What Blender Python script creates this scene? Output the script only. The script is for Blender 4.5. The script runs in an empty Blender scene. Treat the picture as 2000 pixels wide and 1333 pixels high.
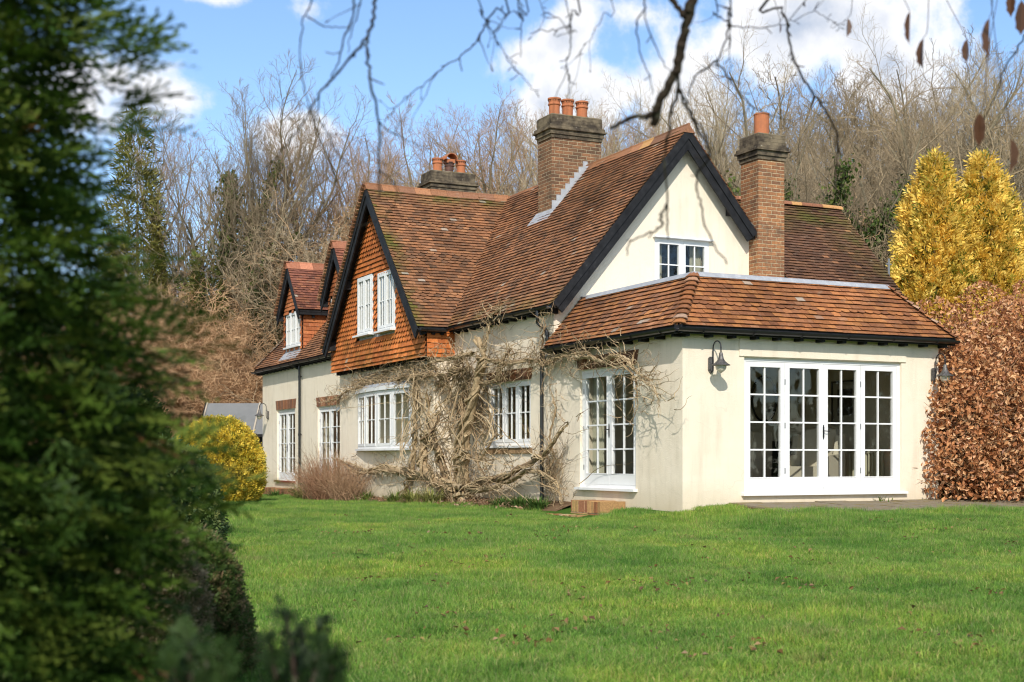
import bpy, math, random
import numpy as np
from mathutils import Vector, noise as mnoise
R = math.radians
scene = bpy.context.scene
col = scene.collection

# ------------------------------------------------------------------ camera, world, sun, exposure
CAM = Vector((-11.741, -18.328, 0.601))
YAW = 25.552                                    # the camera looks level, turned clockwise from +Y
RGT = Vector((math.cos(R(YAW)), -math.sin(R(YAW)), 0)); FWD = Vector((math.sin(R(YAW)), math.cos(R(YAW)), 0))
cd = bpy.data.cameras.new('camera'); cam = bpy.data.objects.new('camera', cd); col.objects.link(cam)
cam.location = CAM; cam.rotation_euler = (R(90), 0, R(-YAW))
cd.sensor_width = 36; cd.lens = 48.19; cd.shift_y = (896 - 666.5) / 2000
cd.clip_start = 0.1; cd.clip_end = 3000
cd.dof.use_dof = True; cd.dof.focus_distance = 25.0; cd.dof.aperture_fstop = 3.0
scene.camera = cam

SUN_DIR = Vector((-0.54, -1.0, 0.85)).normalized()       # towards the sun
sl = bpy.data.lights.new('sun', 'SUN'); so = bpy.data.objects.new('sun', sl); col.objects.link(so)
sl.energy = 2.5; sl.angle = R(0.55); sl.color = (1.0, 0.945, 0.86)
so.rotation_euler = SUN_DIR.to_track_quat('Z', 'Y').to_euler()

scene.view_settings.view_transform = 'Standard'; scene.view_settings.look = 'None'
scene.view_settings.gamma = 1.0; scene.view_settings.use_curve_mapping = False
scene.view_settings.exposure = 0.76
scene.cycles.max_bounces = 6; scene.cycles.transparent_max_bounces = 12
scene.cycles.diffuse_bounces = 4; scene.cycles.glossy_bounces = 3
scene.cycles.use_denoising = True; scene.cycles.filter_width = 1.15; scene.cycles.sample_clamp_indirect = 4.0
scene.cycles.caustics_reflective = False; scene.cycles.caustics_refractive = False

class NT:
    """small helper for node trees"""
    def __init__(s, tree): s.t = tree; s.t.nodes.clear()
    def n(s, typ, **kw):
        nd = s.t.nodes.new(typ)
        for k, v in kw.items():
            if k.startswith('i_'):
                key = k[2:]
                key = int(key) if key.isdigit() else key.replace('_', ' ')
                s.put(nd.inputs[key], v)
            else: setattr(nd, k, v)
        return nd
    def put(s, sock, v):
        if isinstance(v, bpy.types.NodeSocket): s.t.links.new(v, sock)
        else: sock.default_value = v
    def math(s, op, a, b=None, c=None, clamp=False):
        nd = s.t.nodes.new('ShaderNodeMath'); nd.operation = op; nd.use_clamp = clamp
        for i, v in enumerate((a, b, c)):
            if v is not None: s.put(nd.inputs[i], v)
        return nd.outputs[0]
    def vmath(s, op, a, b):
        nd = s.t.nodes.new('ShaderNodeVectorMath'); nd.operation = op
        s.put(nd.inputs[0], a); s.put(nd.inputs[1], b)
        return nd.outputs['Value'] if op in ('DOT_PRODUCT', 'LENGTH') else nd.outputs[0]
    def mix(s, f, a, b, blend='MIX'):
        nd = s.t.nodes.new('ShaderNodeMix'); nd.data_type = 'RGBA'; nd.blend_type = blend
        s.put(nd.inputs[0], f); s.put(nd.inputs[6], a); s.put(nd.inputs[7], b)
        return nd.outputs[2]
    def ramp(s, f, stops):
        nd = s.t.nodes.new('ShaderNodeValToRGB'); e = nd.color_ramp.elements
        while len(e) < len(stops): e.new(0.5)
        for el, (p, c) in zip(e, stops):
            el.position = p; el.color = c if len(c) == 4 else (*c, 1)
        s.put(nd.inputs[0], f); return nd.outputs[0]
    def noise(s, scale, detail=4, rough=0.55, vec=None, dist=0.0):
        nd = s.t.nodes.new('ShaderNodeTexNoise'); nd.inputs['Scale'].default_value = scale
        nd.inputs['Detail'].default_value = detail; nd.inputs['Roughness'].default_value = rough
        nd.inputs['Distortion'].default_value = dist
        if vec is not None: s.t.links.new(vec, nd.inputs['Vector'])
        return nd.outputs['Fac']

world = bpy.data.worlds.new('World'); scene.world = world; world.use_nodes = True
W = NT(world.node_tree)
sky = W.n('ShaderNodeTexSky', sky_type='NISHITA'); sky.sun_disc = False
sky.sun_elevation = math.asin(SUN_DIR.z); sky.sun_rotation = math.atan2(SUN_DIR.x, SUN_DIR.y)
sky.altitude = 100; sky.air_density = 1.0; sky.dust_density = 0.6; sky.ozone_density = 1.4
SKY_STRENGTH = 0.15
tc = W.n('ShaderNodeTexCoord').outputs['Generated']
dr = W.vmath('DOT_PRODUCT', tc, tuple(RGT)); df = W.vmath('DOT_PRODUCT', tc, tuple(FWD))
sep = W.n('ShaderNodeSeparateXYZ', i_0=tc)
az = W.math('ARCTAN2', dr, df); el = W.math('ARCSINE', sep.outputs[2])
# banks of cumulus, some unseen and added as soft fill: azimuth, elevation (degrees from the view axis / horizon), half sizes, weight
BANKS = [(12.2, 17.2, 6.6, 2.7, .95), (15.5, 15.6, 3.2, 2.2, .85), (7.4, 15.0, 2.6, 3.0, .8), (-14.2, 18.6, 1.7, .55, .62),
         (-12.3, 18.4, 1.5, .5, .55), (-8.4, 13.2, 1.9, 1.2, .72), (.6, 16.4, 1.6, 1.0, .55), (1.9, 17.2, 1.6, 1.2, .66),
         (2.8, 14.6, 2.6, 1.5, .75), (17.0, 18.9, 5.0, .7, .7), (-8.6, 18.0, 1.0, .7, .42), (1.4, 14.5, 1.0, 1.8, .6),
         (-20, 14, 5, 2, .6), (32, 15, 9, 3, .8), (60, 22, 16, 5, .8), (-48, 22, 14, 9, 1.0), (120, 30, 35, 12, 1.0), (-112, 34, 46, 30, 1.6), (-160, 40, 30, 22, 1.3), (165, 50, 30, 18, 1.0)]  # wide banks left and behind are unseen, added to brighten the long wall
m = None
for a0, e0, ra, re, wt in BANKS:
    u = W.math('DIVIDE', W.math('SUBTRACT', az, R(a0)), R(ra)); v = W.math('DIVIDE', W.math('SUBTRACT', el, R(e0)), R(re))
    d = W.math('SQRT', W.math('ADD', W.math('MULTIPLY', u, u), W.math('MULTIPLY', v, v)))
    b = W.math('MULTIPLY', W.math('SUBTRACT', 1.25, d), wt)
    m = b if m is None else W.math('SMOOTH_MAX', m, b, 0.25)
n1 = W.noise(11, 9, 0.58, tc, 0.2); n2 = W.noise(34, 6, 0.6, tc)
nz = W.math('ADD', W.math('MULTIPLY', W.math('SUBTRACT', n1, 0.5), 2.6), W.math('MULTIPLY', W.math('SUBTRACT', n2, 0.5), 0.7))
dens = W.math('ADD', m, nz)
cover = W.n('ShaderNodeMapRange', interpolation_type='SMOOTHSTEP', i_0=dens, i_1=0.12, i_2=0.62).outputs[0]
thick = W.n('ShaderNodeMapRange', interpolation_type='SMOOTHSTEP', i_0=dens, i_1=0.45, i_2=1.5).outputs[0]
n3 = W.noise(7, 5, 0.55, W.n('ShaderNodeVectorMath', operation='ADD', i_0=tc, i_1=(0.03, 0.02, -0.05)).outputs[0])
shade = W.math('MULTIPLY', thick, W.ramp(n3, [(0.36, (0, 0, 0)), (0.56, (1, 1, 1))]))
CB = 0.66 / SKY_STRENGTH
cloudc = W.mix(shade, (CB, CB * .985, CB * .985, 1), (CB * .42, CB * .50, CB * .64, 1))
skyc = W.mix(1.0, sky.outputs[0], (.64, .715, .80, 1), 'MULTIPLY')
final = W.mix(W.math('MULTIPLY', cover, 0.93), skyc, cloudc)
bg = W.n('ShaderNodeBackground', i_Color=final, i_Strength=SKY_STRENGTH)
W.t.links.new(bg.outputs[0], W.n('ShaderNodeOutputWorld').inputs[0])
WISTERIA_STEMS=[
 (0.1,0.055,[(-0.3, 7.96, -0.35), (-0.3, 8.09, 0.13), (-0.3, 7.96, 0.67), (-0.3, 7.77, 1.2), (-0.3, 7.43, 1.72), (-0.3, 7.18, 2.23), (-0.3, 6.92, 2.63), (-0.3, 7.18, 3.06)]),
 (0.075,0.04,[(-0.34, 8.19, -0.36), (-0.34, 8.55, -0.04), (-0.42, 9.21, 0.11), (-0.54, 9.57, 0.5), (-0.54, 9.63, 0.89), (-0.54, 9.27, 1.22), (-0.42, 9.21, 1.5), (-0.42, 9.33, 1.89), (-0.34, 9.12, 2.22), (-0.34, 8.27, 2.5), (-0.34, 7.87, 2.8)]),
 (0.055,0.045,[(-0.36, 7.82, -0.03), (-0.36, 8.78, 0.06), (-0.42, 9.36, 0.22), (-0.54, 9.57, 0.5)]),
 (0.06,0.03,[(-0.3, 8.87, 0.12), (-0.3, 9.04, 0.5), (-0.42, 8.92, 0.83), (-0.42, 9.21, 1.11), (-0.42, 9.33, 1.34), (-0.42, 9.45, 1.67), (-0.54, 9.33, 2.11)]),
 (0.04,0.022,[(-0.54, 11.24, -0.45), (-0.54, 10.59, -0.02), (-0.54, 10.24, 0.33), (-0.54, 10.06, 0.9), (-0.54, 9.99, 1.46), (-0.54, 9.93, 1.92), (-0.54, 10.06, 2.37), (-0.54, 10.24, 2.78)]),
 (0.045,0.02,[(-0.34, 8.19, -0.09), (-0.42, 9.21, 0.06), (-0.54, 9.96, 0.16), (-0.54, 10.75, 0.23), (-0.54, 11.91, 0.29), (-0.54, 13.34, 0.2), (-0.54, 14.3, 0.29), (-0.34, 16.12, 0.55)]),
 (0.035,0.015,[(-0.3, 8.5, 0.07), (-0.54, 9.51, 0.28), (-0.54, 10.75, 0.38), (-0.54, 12.09, 0.49), (-0.54, 13.34, 0.36), (-0.54, 14.5, 0.49), (-0.3, 16.67, 0.61)]),
 (0.05,0.02,[(-0.28, 8.01, -0.14), (-0.28, 6.97, 0.14), (-0.28, 5.99, 0.31), (-0.28, 5.19, 0.51), (-0.28, 4.54, 0.66), (-0.28, 4.12, 0.75), (-0.28, 3.51, 1.12), (-0.28, 3.27, 1.25)]),
 (0.04,0.018,[(-0.22, 8.28, 0.02), (-0.22, 7.23, -0.02), (-0.22, 6.12, 0.16), (-0.22, 5.09, 0.37), (-0.22, 4.34, 0.33), (-0.22, 3.82, 0.1), (-0.22, 3.62, -0.22)]),
 (0.035,0.02,[(-0.2, 7.4, 2.66), (-0.2, 6.65, 2.56), (-0.2, 6.16, 2.46), (-0.2, 5.58, 2.43), (-0.2, 4.91, 2.42), (-0.2, 4.38, 2.35), (-0.2, 3.86, 2.43), (-0.2, 3.27, 2.44), (-0.2, 2.7, 2.44)]),
 (0.03,0.012,[(-0.25, 3.18, 2.43), (-0.25, 2.61, 2.44), (-0.25, 2.07, 2.35), (-0.25, 1.72, 2.37), (-0.25, 1.29, 2.22), (-0.25, 1.08, 2.01), (-0.25, 0.75, 1.91), (-0.25, 0.48, 1.84)]),
 (0.035,0.015,[(-0.5, 7.5, 2.45), (-0.5, 8.45, 2.35), (-0.54, 9.21, 2.44), (-0.54, 10.43, 2.45), (-0.54, 11.41, 2.39), (-0.54, 12.62, 2.33), (-0.54, 13.91, 2.32), (-0.54, 15.18, 2.19), (-0.5, 16.49, 2.1)]),
 (0.03,0.012,[(-0.55, 6.87, 2.72), (-0.55, 7.78, 2.68), (-0.55, 8.9, 2.7), (-0.55, 9.79, 2.64), (-0.55, 11.05, 2.72), (-0.55, 12.23, 2.61), (-0.55, 13.13, 2.54), (-0.55, 14.27, 2.53)]),
 (0.03,0.015,[(-0.28, 7.35, 2.03), (-0.28, 6.59, 2.15), (-0.28, 6.23, 2.28), (-0.28, 5.99, 2.57), (-0.28, 5.64, 2.74)]),
 (0.025,0.012,[(-0.25, 7.29, 0.56), (-0.25, 6.66, 0.97), (-0.25, 6.78, 1.28), (-0.25, 7.29, 1.5), (-0.25, 8.07, 1.63), (-0.25, 8.76, 1.66)]),
 (0.022,0.01,[(-0.3, 8.64, 1.87), (-0.3, 7.96, 1.47), (-0.3, 7.43, 1.09), (-0.3, 7.3, 0.66), (-0.3, 6.92, 0.25)]),
 (0.022,0.01,[(-0.42, 9.21, 2.17), (-0.3, 8.64, 2.25), (-0.3, 7.83, 2.26), (-0.3, 7.18, 2.28)]),
 (0.02,0.01,[(-0.2, 4.38, 0.33), (-0.2, 4.17, 0.66), (-0.2, 4.27, 1.04), (-0.2, 4.11, 1.51), (-0.2, 4.23, 1.89), (-0.2, 4.07, 2.26)]),
 (0.03,0.012,[(-0.25, 7.03, 2.74), (-0.25, 6.78, 3.14), (-0.25, 6.66, 3.44), (-0.25, 6.06, 3.58)]),
 (0.02,0.01,[(-0.2, 4.38, 2.37), (-0.2, 4.48, 2.76), (-0.2, 4.27, 3.03), (-0.2, 4.59, 3.29)]),
 (0.018,0.008,[(-0.54, 9.81, 1.8), (-0.54, 10.27, 2.04), (-0.54, 10.06, 2.32), (-0.54, 9.51, 2.4)]),
 (0.016,0.007,[(-0.3, 1.54, 2.27), (-0.3, 1.09, 1.95), (-0.3, 1.03, 1.74), (-0.3, 0.96, 1.4), (-0.3, 1.09, 1.15)]),
 (0.014,0.006,[(-0.3, 0.96, 1.94), (-0.3, 0.48, 1.75), (-0.3, 0.25, 1.46), (-0.3, 0.17, 1.26)]),
]
OVERHANG=[
 (0.0167,0.0134,[(-9.376, -14.693, 2.088), (-9.369, -14.675, 2.03), (-9.373, -14.652, 1.972), (-9.377, -14.629, 1.913), (-9.378, -14.607, 1.853), (-9.377, -14.587, 1.826), (-9.393, -14.557, 1.782), (-9.404, -14.531, 1.745), (-9.399, -14.513, 1.717), (-9.396, -14.493, 1.688)]),
 (0.0093,0.0061,[(-9.411, -14.533, 1.723), (-9.423, -14.492, 1.714), (-9.439, -14.448, 1.72), (-9.461, -14.402, 1.713), (-9.48, -14.357, 1.699)]),
 (0.0103,0.0090,[(-9.452, -14.657, 2.08), (-9.425, -14.669, 2.027), (-9.408, -14.678, 2.0), (-9.399, -14.682, 1.987)]),
 (0.0058,0.0028,[(-9.396, -14.635, 1.827), (-9.369, -14.601, 1.79), (-9.353, -14.561, 1.761), (-9.342, -14.519, 1.739), (-9.329, -14.477, 1.674), (-9.319, -14.434, 1.616), (-9.294, -14.398, 1.557), (-9.261, -14.367, 1.461), (-9.241, -14.329, 1.399), (-9.213, -14.294, 1.354)]),
 (0.0052,0.0026,[(-9.392, -14.638, 1.775), (-9.347, -14.612, 1.741), (-9.305, -14.584, 1.695), (-9.254, -14.56, 1.655), (-9.212, -14.533, 1.631), (-9.185, -14.498, 1.599), (-9.189, -14.449, 1.565), (-9.174, -14.408, 1.513), (-9.138, -14.378, 1.469), (-9.098, -14.349, 1.407), (-9.047, -14.326, 1.343), (-8.982, -14.309, 1.286)]),
 (0.0045,0.0023,[(-9.392, -14.638, 1.762), (-9.317, -14.566, 1.747), (-9.237, -14.497, 1.721), (-9.162, -14.426, 1.719), (-9.093, -14.351, 1.698)]),
 (0.0045,0.0022,[(-9.444, -14.66, 1.398), (-9.405, -14.552, 1.378), (-9.337, -14.457, 1.372), (-9.308, -14.344, 1.366), (-9.288, -14.227, 1.372), (-9.265, -14.111, 1.367), (-9.21, -14.01, 1.339)]),
 (0.0069,0.0049,[(-8.62, -14.101, 2.366), (-8.583, -14.084, 2.309), (-8.542, -14.069, 2.261), (-8.517, -14.046, 2.212), (-8.485, -14.027, 2.153), (-8.436, -14.016, 2.082), (-8.375, -14.01, 2.031), (-8.324, -14.0, 1.989), (-8.273, -13.99, 1.937), (-8.228, -13.977, 1.873), (-8.211, -13.95, 1.778), (-8.198, -13.921, 1.662)]),
 (0.0046,0.0028,[(-8.976, -14.312, 2.249), (-8.958, -14.286, 2.187), (-8.936, -14.262, 2.152), (-8.932, -14.229, 2.107), (-8.937, -14.192, 2.042), (-8.923, -14.164, 2.033), (-8.866, -14.157, 1.986), (-8.819, -14.144, 1.948), (-8.767, -14.135, 1.918), (-8.714, -14.125, 1.898), (-8.656, -14.119, 1.886), (-8.576, -14.122, 1.875)]),
 (0.0043,0.0023,[(-9.011, -14.295, 2.001), (-8.999, -14.206, 1.998), (-8.981, -14.119, 2.0), (-8.951, -14.038, 1.986), (-8.917, -13.959, 1.962)]),
 (0.0033,0.0021,[(-8.931, -14.143, 2.308), (-8.888, -14.087, 2.248), (-8.819, -14.044, 2.244), (-8.758, -13.997, 2.246), (-8.715, -13.941, 2.186), (-8.677, -13.883, 2.107)]),
 (0.0027,0.0016,[(-8.875, -14.17, 2.173), (-8.766, -14.127, 2.197), (-8.655, -14.085, 2.222), (-8.559, -14.035, 2.259), (-8.462, -13.986, 2.292)]),
 (0.0056,0.0033,[(-10.329, -14.428, 2.013), (-10.331, -14.41, 1.949), (-10.334, -14.391, 1.908), (-10.338, -14.371, 1.886), (-10.336, -14.355, 1.855), (-10.325, -14.343, 1.804), (-10.313, -14.332, 1.762), (-10.297, -14.322, 1.711), (-10.281, -14.312, 1.651), (-10.274, -14.298, 1.583), (-10.267, -14.284, 1.507), (-10.264, -14.268, 1.414)]),
 (0.0049,0.0020,[(-10.353, -14.417, 1.875), (-10.365, -14.368, 1.847), (-10.378, -14.32, 1.828), (-10.397, -14.268, 1.799), (-10.417, -14.217, 1.77), (-10.431, -14.167, 1.74), (-10.444, -14.119, 1.709), (-10.46, -14.069, 1.662), (-10.486, -14.014, 1.613), (-10.535, -13.948, 1.546)]),
 (0.0038,0.0020,[(-10.358, -14.319, 2.043), (-10.349, -14.275, 2.01), (-10.347, -14.229, 1.96), (-10.354, -14.178, 1.917), (-10.352, -14.131, 1.872), (-10.356, -14.081, 1.835), (-10.358, -14.033, 1.817)]),
 (0.0026,0.0014,[(-10.309, -14.247, 2.072), (-10.3, -14.18, 2.029), (-10.293, -14.111, 1.992), (-10.284, -14.044, 1.979), (-10.266, -13.981, 1.948)]),
 (0.0028,0.0014,[(-10.459, -14.175, 2.072), (-10.443, -14.135, 2.038), (-10.452, -14.083, 2.012), (-10.443, -14.04, 1.984), (-10.436, -13.996, 1.914), (-10.414, -13.958, 1.842), (-10.386, -13.924, 1.786), (-10.346, -13.896, 1.711), (-10.325, -13.858, 1.652)]),
 (0.0026,0.0014,[(-10.466, -14.172, 1.984), (-10.387, -14.082, 1.996), (-10.314, -13.99, 2.024), (-10.231, -13.903, 2.06)]),
 (0.0031,0.0015,[(-10.329, -13.856, 1.834), (-10.303, -13.773, 1.778), (-10.248, -13.704, 1.745), (-10.188, -13.637, 1.692), (-10.127, -13.571, 1.665)]),
 (0.0042,0.0023,[(-9.725, -14.05, 2.21), (-9.733, -14.006, 2.169), (-9.748, -13.959, 2.133), (-9.752, -13.917, 2.103), (-9.757, -13.875, 2.077), (-9.781, -13.824, 2.051), (-9.788, -13.781, 2.038), (-9.811, -13.73, 2.03), (-9.831, -13.681, 2.008), (-9.851, -13.632, 1.981), (-9.881, -13.578, 1.958), (-9.911, -13.524, 1.924), (-9.95, -13.465, 1.869)]),
 (0.0031,0.0017,[(-9.812, -14.008, 2.21), (-9.782, -13.975, 2.163), (-9.745, -13.945, 2.132), (-9.711, -13.913, 2.118), (-9.673, -13.884, 2.095), (-9.633, -13.855, 2.062), (-9.593, -13.827, 2.037), (-9.562, -13.794, 2.031), (-9.518, -13.767, 2.015), (-9.473, -13.741, 1.989), (-9.425, -13.716, 1.985)]),
 (0.0032,0.0020,[(-9.625, -14.002, 2.24), (-9.614, -13.931, 2.208), (-9.578, -13.872, 2.194), (-9.544, -13.812, 2.169), (-9.516, -13.749, 2.143), (-9.484, -13.688, 2.116)]),
 (0.0023,0.0015,[(-9.641, -13.994, 2.204), (-9.618, -13.91, 2.205), (-9.606, -13.82, 2.211), (-9.595, -13.73, 2.195), (-9.576, -13.644, 2.183)]),
 (0.0039,0.0024,[(-9.379, -13.929, 2.298), (-9.368, -13.88, 2.249), (-9.353, -13.832, 2.208), (-9.327, -13.79, 2.166), (-9.309, -13.744, 2.133), (-9.297, -13.696, 2.108), (-9.263, -13.658, 2.073), (-9.238, -13.615, 2.017)]),
 (0.0024,0.0016,[(-9.4, -13.919, 2.181), (-9.39, -13.828, 2.195), (-9.385, -13.735, 2.212), (-9.381, -13.642, 2.239), (-9.378, -13.548, 2.256)]),
 (0.0024,0.0016,[(-9.4, -13.919, 2.214), (-9.399, -13.824, 2.233), (-9.402, -13.727, 2.28), (-9.381, -13.642, 2.347), (-9.351, -13.561, 2.415)]),
 (0.0021,0.0015,[(-9.228, -13.906, 2.328), (-9.211, -13.838, 2.274), (-9.203, -13.765, 2.238), (-9.196, -13.692, 2.21), (-9.19, -13.619, 2.195), (-9.176, -13.549, 2.182)]),
 (0.0023,0.0012,[(-10.084, -13.782, 1.786), (-10.015, -13.72, 1.769), (-9.942, -13.659, 1.764), (-9.869, -13.599, 1.761), (-9.802, -13.536, 1.759)]),
 (0.0029,0.0017,[(-9.428, -14.478, 2.123), (-9.398, -14.437, 2.089), (-9.395, -14.384, 2.062), (-9.367, -14.343, 2.026), (-9.331, -14.306, 1.972), (-9.283, -14.274, 1.933), (-9.246, -14.237, 1.894), (-9.217, -14.197, 1.88)]),
 (0.0027,0.0014,[(-9.423, -14.48, 2.064), (-9.373, -14.409, 2.041), (-9.3, -14.348, 1.999), (-9.223, -14.29, 1.954), (-9.161, -14.224, 1.957)]),
 (0.0036,0.0020,[(-7.494, -14.258, 2.32), (-7.461, -14.159, 2.268), (-7.431, -14.06, 2.213), (-7.376, -13.971, 2.156), (-7.345, -13.872, 2.073), (-7.308, -13.775, 2.02)]),
 (0.0022,0.0012,[(-8.417, -14.008, 2.376), (-8.327, -13.955, 2.37), (-8.226, -13.908, 2.371), (-8.134, -13.857, 2.367), (-8.049, -13.802, 2.378)]),
 (0.0025,0.0012,[(-10.145, -13.944, 1.583), (-10.083, -13.878, 1.566), (-10.029, -13.809, 1.547), (-10.007, -13.724, 1.509), (-10.01, -13.627, 1.479), (-10.04, -13.518, 1.465), (-10.054, -13.415, 1.48)]),
 (0.0022,0.0012,[(-10.364, -13.839, 1.8), (-10.301, -13.755, 1.729), (-10.221, -13.679, 1.626), (-10.164, -13.592, 1.537), (-10.105, -13.505, 1.481), (-10.054, -13.415, 1.451)]),
]
DEAD_LEAVES=[
  ((-8.137, -14.288, 2.234),0.085),
  ((-7.81, -14.001, 2.256),0.085),
  ((-7.358, -13.774, 2.385),0.07),
  ((-8.014, -14.568, 2.134),0.1),
  ((-7.752, -14.25, 1.894),0.09),
  ((-7.486, -14.156, 2.454),0.07),
  ((-7.756, -14.47, 2.273),0.09),
  ((-7.641, -14.303, 1.793),0.09),
  ((-7.829, -13.548, 2.486),0.055),
  ((-8.096, -13.421, 2.484),0.03),
]
# ------------------------------------------------------------------ object helpers
def tag(o, label=None, cat=None, group=None, kind=None):
    if label: o['label'] = label
    if cat: o['category'] = cat
    if group: o['group'] = group
    if kind: o['kind'] = kind
    return o
def empty(name, loc=(0, 0, 0), rz=0.0):
    o = bpy.data.objects.new(name, None); col.objects.link(o)
    o.location = loc; o.rotation_euler = (0, 0, rz); o.empty_display_size = 0.2
    return o
def copy_tree(o, parent=None):
    c = o.copy(); col.objects.link(c)
    if parent is not None: c.parent = parent
    for ch in list(o.children): copy_tree(ch, c)
    return c

class MB:
    """collects faces, then links them as ONE mesh object"""
    def __init__(s): s.v = []; s.f = []; s.m = []; s.c = []; s.big = []; s.nv = 0
    def add(s, vs, fs, mat=0, c=(1, 1, 1)):
        b = len(s.v); s.v.extend([tuple(v) for v in vs])
        for f in fs: s.f.append([i + b for i in f]); s.m.append(mat); s.c.append(c)
    def bulk(s, V, F, mat=0, c=None):
        """numpy: V (n,3), F (m,3 or 4), c (m,3)"""
        s.big.append((np.asarray(V, np.float32), np.asarray(F, np.int32), mat, c))
    def box(s, x0, x1, y0, y1, z0, z1, mat=0, c=(1, 1, 1)):
        s.add([(x0, y0, z0), (x1, y0, z0), (x1, y1, z0), (x0, y1, z0), (x0, y0, z1), (x1, y0, z1), (x1, y1, z1), (x0, y1, z1)],
              [(0, 3, 2, 1), (4, 5, 6, 7), (0, 1, 5, 4), (1, 2, 6, 5), (2, 3, 7, 6), (3, 0, 4, 7)], mat, c)
    def fbox(s, F, a0, a1, z0, z1, d0, d1, mat=0, c=(1, 1, 1)):
        p = [F(a0, z0, d0), F(a1, z0, d0), F(a1, z0, d1), F(a0, z0, d1), F(a0, z1, d0), F(a1, z1, d0), F(a1, z1, d1), F(a0, z1, d1)]
        s.add(p, [(0, 3, 2, 1), (4, 5, 6, 7), (0, 1, 5, 4), (1, 2, 6, 5), (2, 3, 7, 6), (3, 0, 4, 7)], mat, c)
    def prism(s, poly, ext, mat=0, c=(1, 1, 1)):
        """poly: 3D points; ext: extrusion vector"""
        n = len(poly); e = Vector(ext); p = [Vector(q) for q in poly]
        s.add(p + [q + e for q in p], [tuple(range(n - 1, -1, -1)), tuple(range(n, 2 * n))] + [(i, (i + 1) % n, n + (i + 1) % n, n + i) for i in range(n)], mat, c)
    def bar(s, a, b, w, h, up=(0, 0, 1), mat=0, c=(1, 1, 1)):
        a = Vector(a); b = Vector(b); t = (b - a).normalized(); u = Vector(up)
        sd = t.cross(u).normalized() * (w / 2); u2 = sd.cross(t).normalized() * (h / 2)
        p = [a - sd - u2, a + sd - u2, a + sd + u2, a - sd + u2]; q = [x + (b - a) for x in p]
        s.add(p + q, [(3, 2, 1, 0), (4, 5, 6, 7), (0, 1, 5, 4), (1, 2, 6, 5), (2, 3, 7, 6), (3, 0, 4, 7)], mat, c)
    def tube(s, pts, rad, n=8, mat=0, c=(1, 1, 1), caps=True):
        P = np.array([tuple(p) for p in pts], float); K = len(P)
        rr = np.full(K, rad, float) if np.isscalar(rad) else np.array(rad, float)
        V, F = tube_np(P, rr, n)
        b = len(s.v); s.v.extend(map(tuple, V.tolist()))
        for f in F.tolist(): s.f.append([i + b for i in f]); s.m.append(mat); s.c.append(c)
        if caps:
            for r in (list(range(n - 1, -1, -1)), list(range((K - 1) * n, K * n))):
                s.f.append([i + b for i in r]); s.m.append(mat); s.c.append(c)
    def lathe(s, prof, cen, n=20, mat=0, c=(1, 1, 1)):
        cx, cy, cz = cen; vs = []; fs = []
        for r, z in prof:
            for k in range(n):
                a = 2 * math.pi * k / n; vs.append((cx + r * math.cos(a), cy + r * math.sin(a), cz + z))
        for i in range(len(prof) - 1):
            for k in range(n):
                fs.append((i * n + k, i * n + (k + 1) % n, (i + 1) * n + (k + 1) % n, (i + 1) * n + k))
        s.add(vs, fs, mat, c)
    def build(s, name, mats, parent=None, smooth=False, uv=False, loc=None):
        if not isinstance(mats, (list, tuple)): mats = [mats]
        Vs = []; nv = 0; loops = []; tot = []; mi = []; cc = []
        if s.v:
            Vs.append(np.array(s.v, np.float32)); nv = len(s.v)
            loops.append(np.array([i for f in s.f for i in f], np.int32)); tot.append(np.array([len(f) for f in s.f], np.int32))
            mi.append(np.array(s.m, np.int32)); cc.append(np.array(s.c, np.float32))
        for V, F, m_, c_ in s.big:
            Vs.append(V); loops.append((F + nv).ravel()); tot.append(np.full(len(F), F.shape[1], np.int32)); nv += len(V)
            mi.append(np.full(len(F), m_, np.int32))
            cc.append(np.ones((len(F), 3), np.float32) if c_ is None else np.broadcast_to(np.asarray(c_, np.float32), (len(F), 3)))
        V = np.concatenate(Vs); L = np.concatenate(loops); T = np.concatenate(tot); M_ = np.concatenate(mi); C_ = np.concatenate(cc)
        me = bpy.data.meshes.new(name)
        me.vertices.add(len(V)); me.vertices.foreach_set('co', V.ravel())
        me.loops.add(len(L)); me.loops.foreach_set('vertex_index', L)
        me.polygons.add(len(T)); st = np.concatenate([[0], np.cumsum(T)[:-1]]).astype(np.int32)
        me.polygons.foreach_set('loop_start', st); me.polygons.foreach_set('loop_total', T)
        me.polygons.foreach_set('material_index', M_)
        me.polygons.foreach_set('use_smooth', np.full(len(T), smooth, bool))
        for mm in mats: me.materials.append(mm)
        me.update(calc_edges=True)
        at = me.attributes.new('col', 'FLOAT_COLOR', 'FACE')
        at.data.foreach_set('color', np.concatenate([C_, np.ones((len(C_), 1), np.float32)], 1).ravel())
        if uv:
            nr = np.zeros(len(T) * 3, np.float32); me.polygons.foreach_get('normal', nr); nr = np.abs(nr.reshape(-1, 3))
            ax = np.repeat(nr.argmax(1), T); co = V[L]
            u = np.where(ax == 0, co[:, 1], co[:, 0]); w = np.where(ax == 2, co[:, 1], co[:, 2])
            ul = me.uv_layers.new(name='UVMap'); ul.data.foreach_set('uv', np.stack([u, w], 1).astype(np.float32).ravel())
        me.validate()
        o = bpy.data.objects.new(name, me); col.objects.link(o)
        if parent is not None: o.parent = parent
        if loc is not None: o.location = loc
        return o

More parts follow.
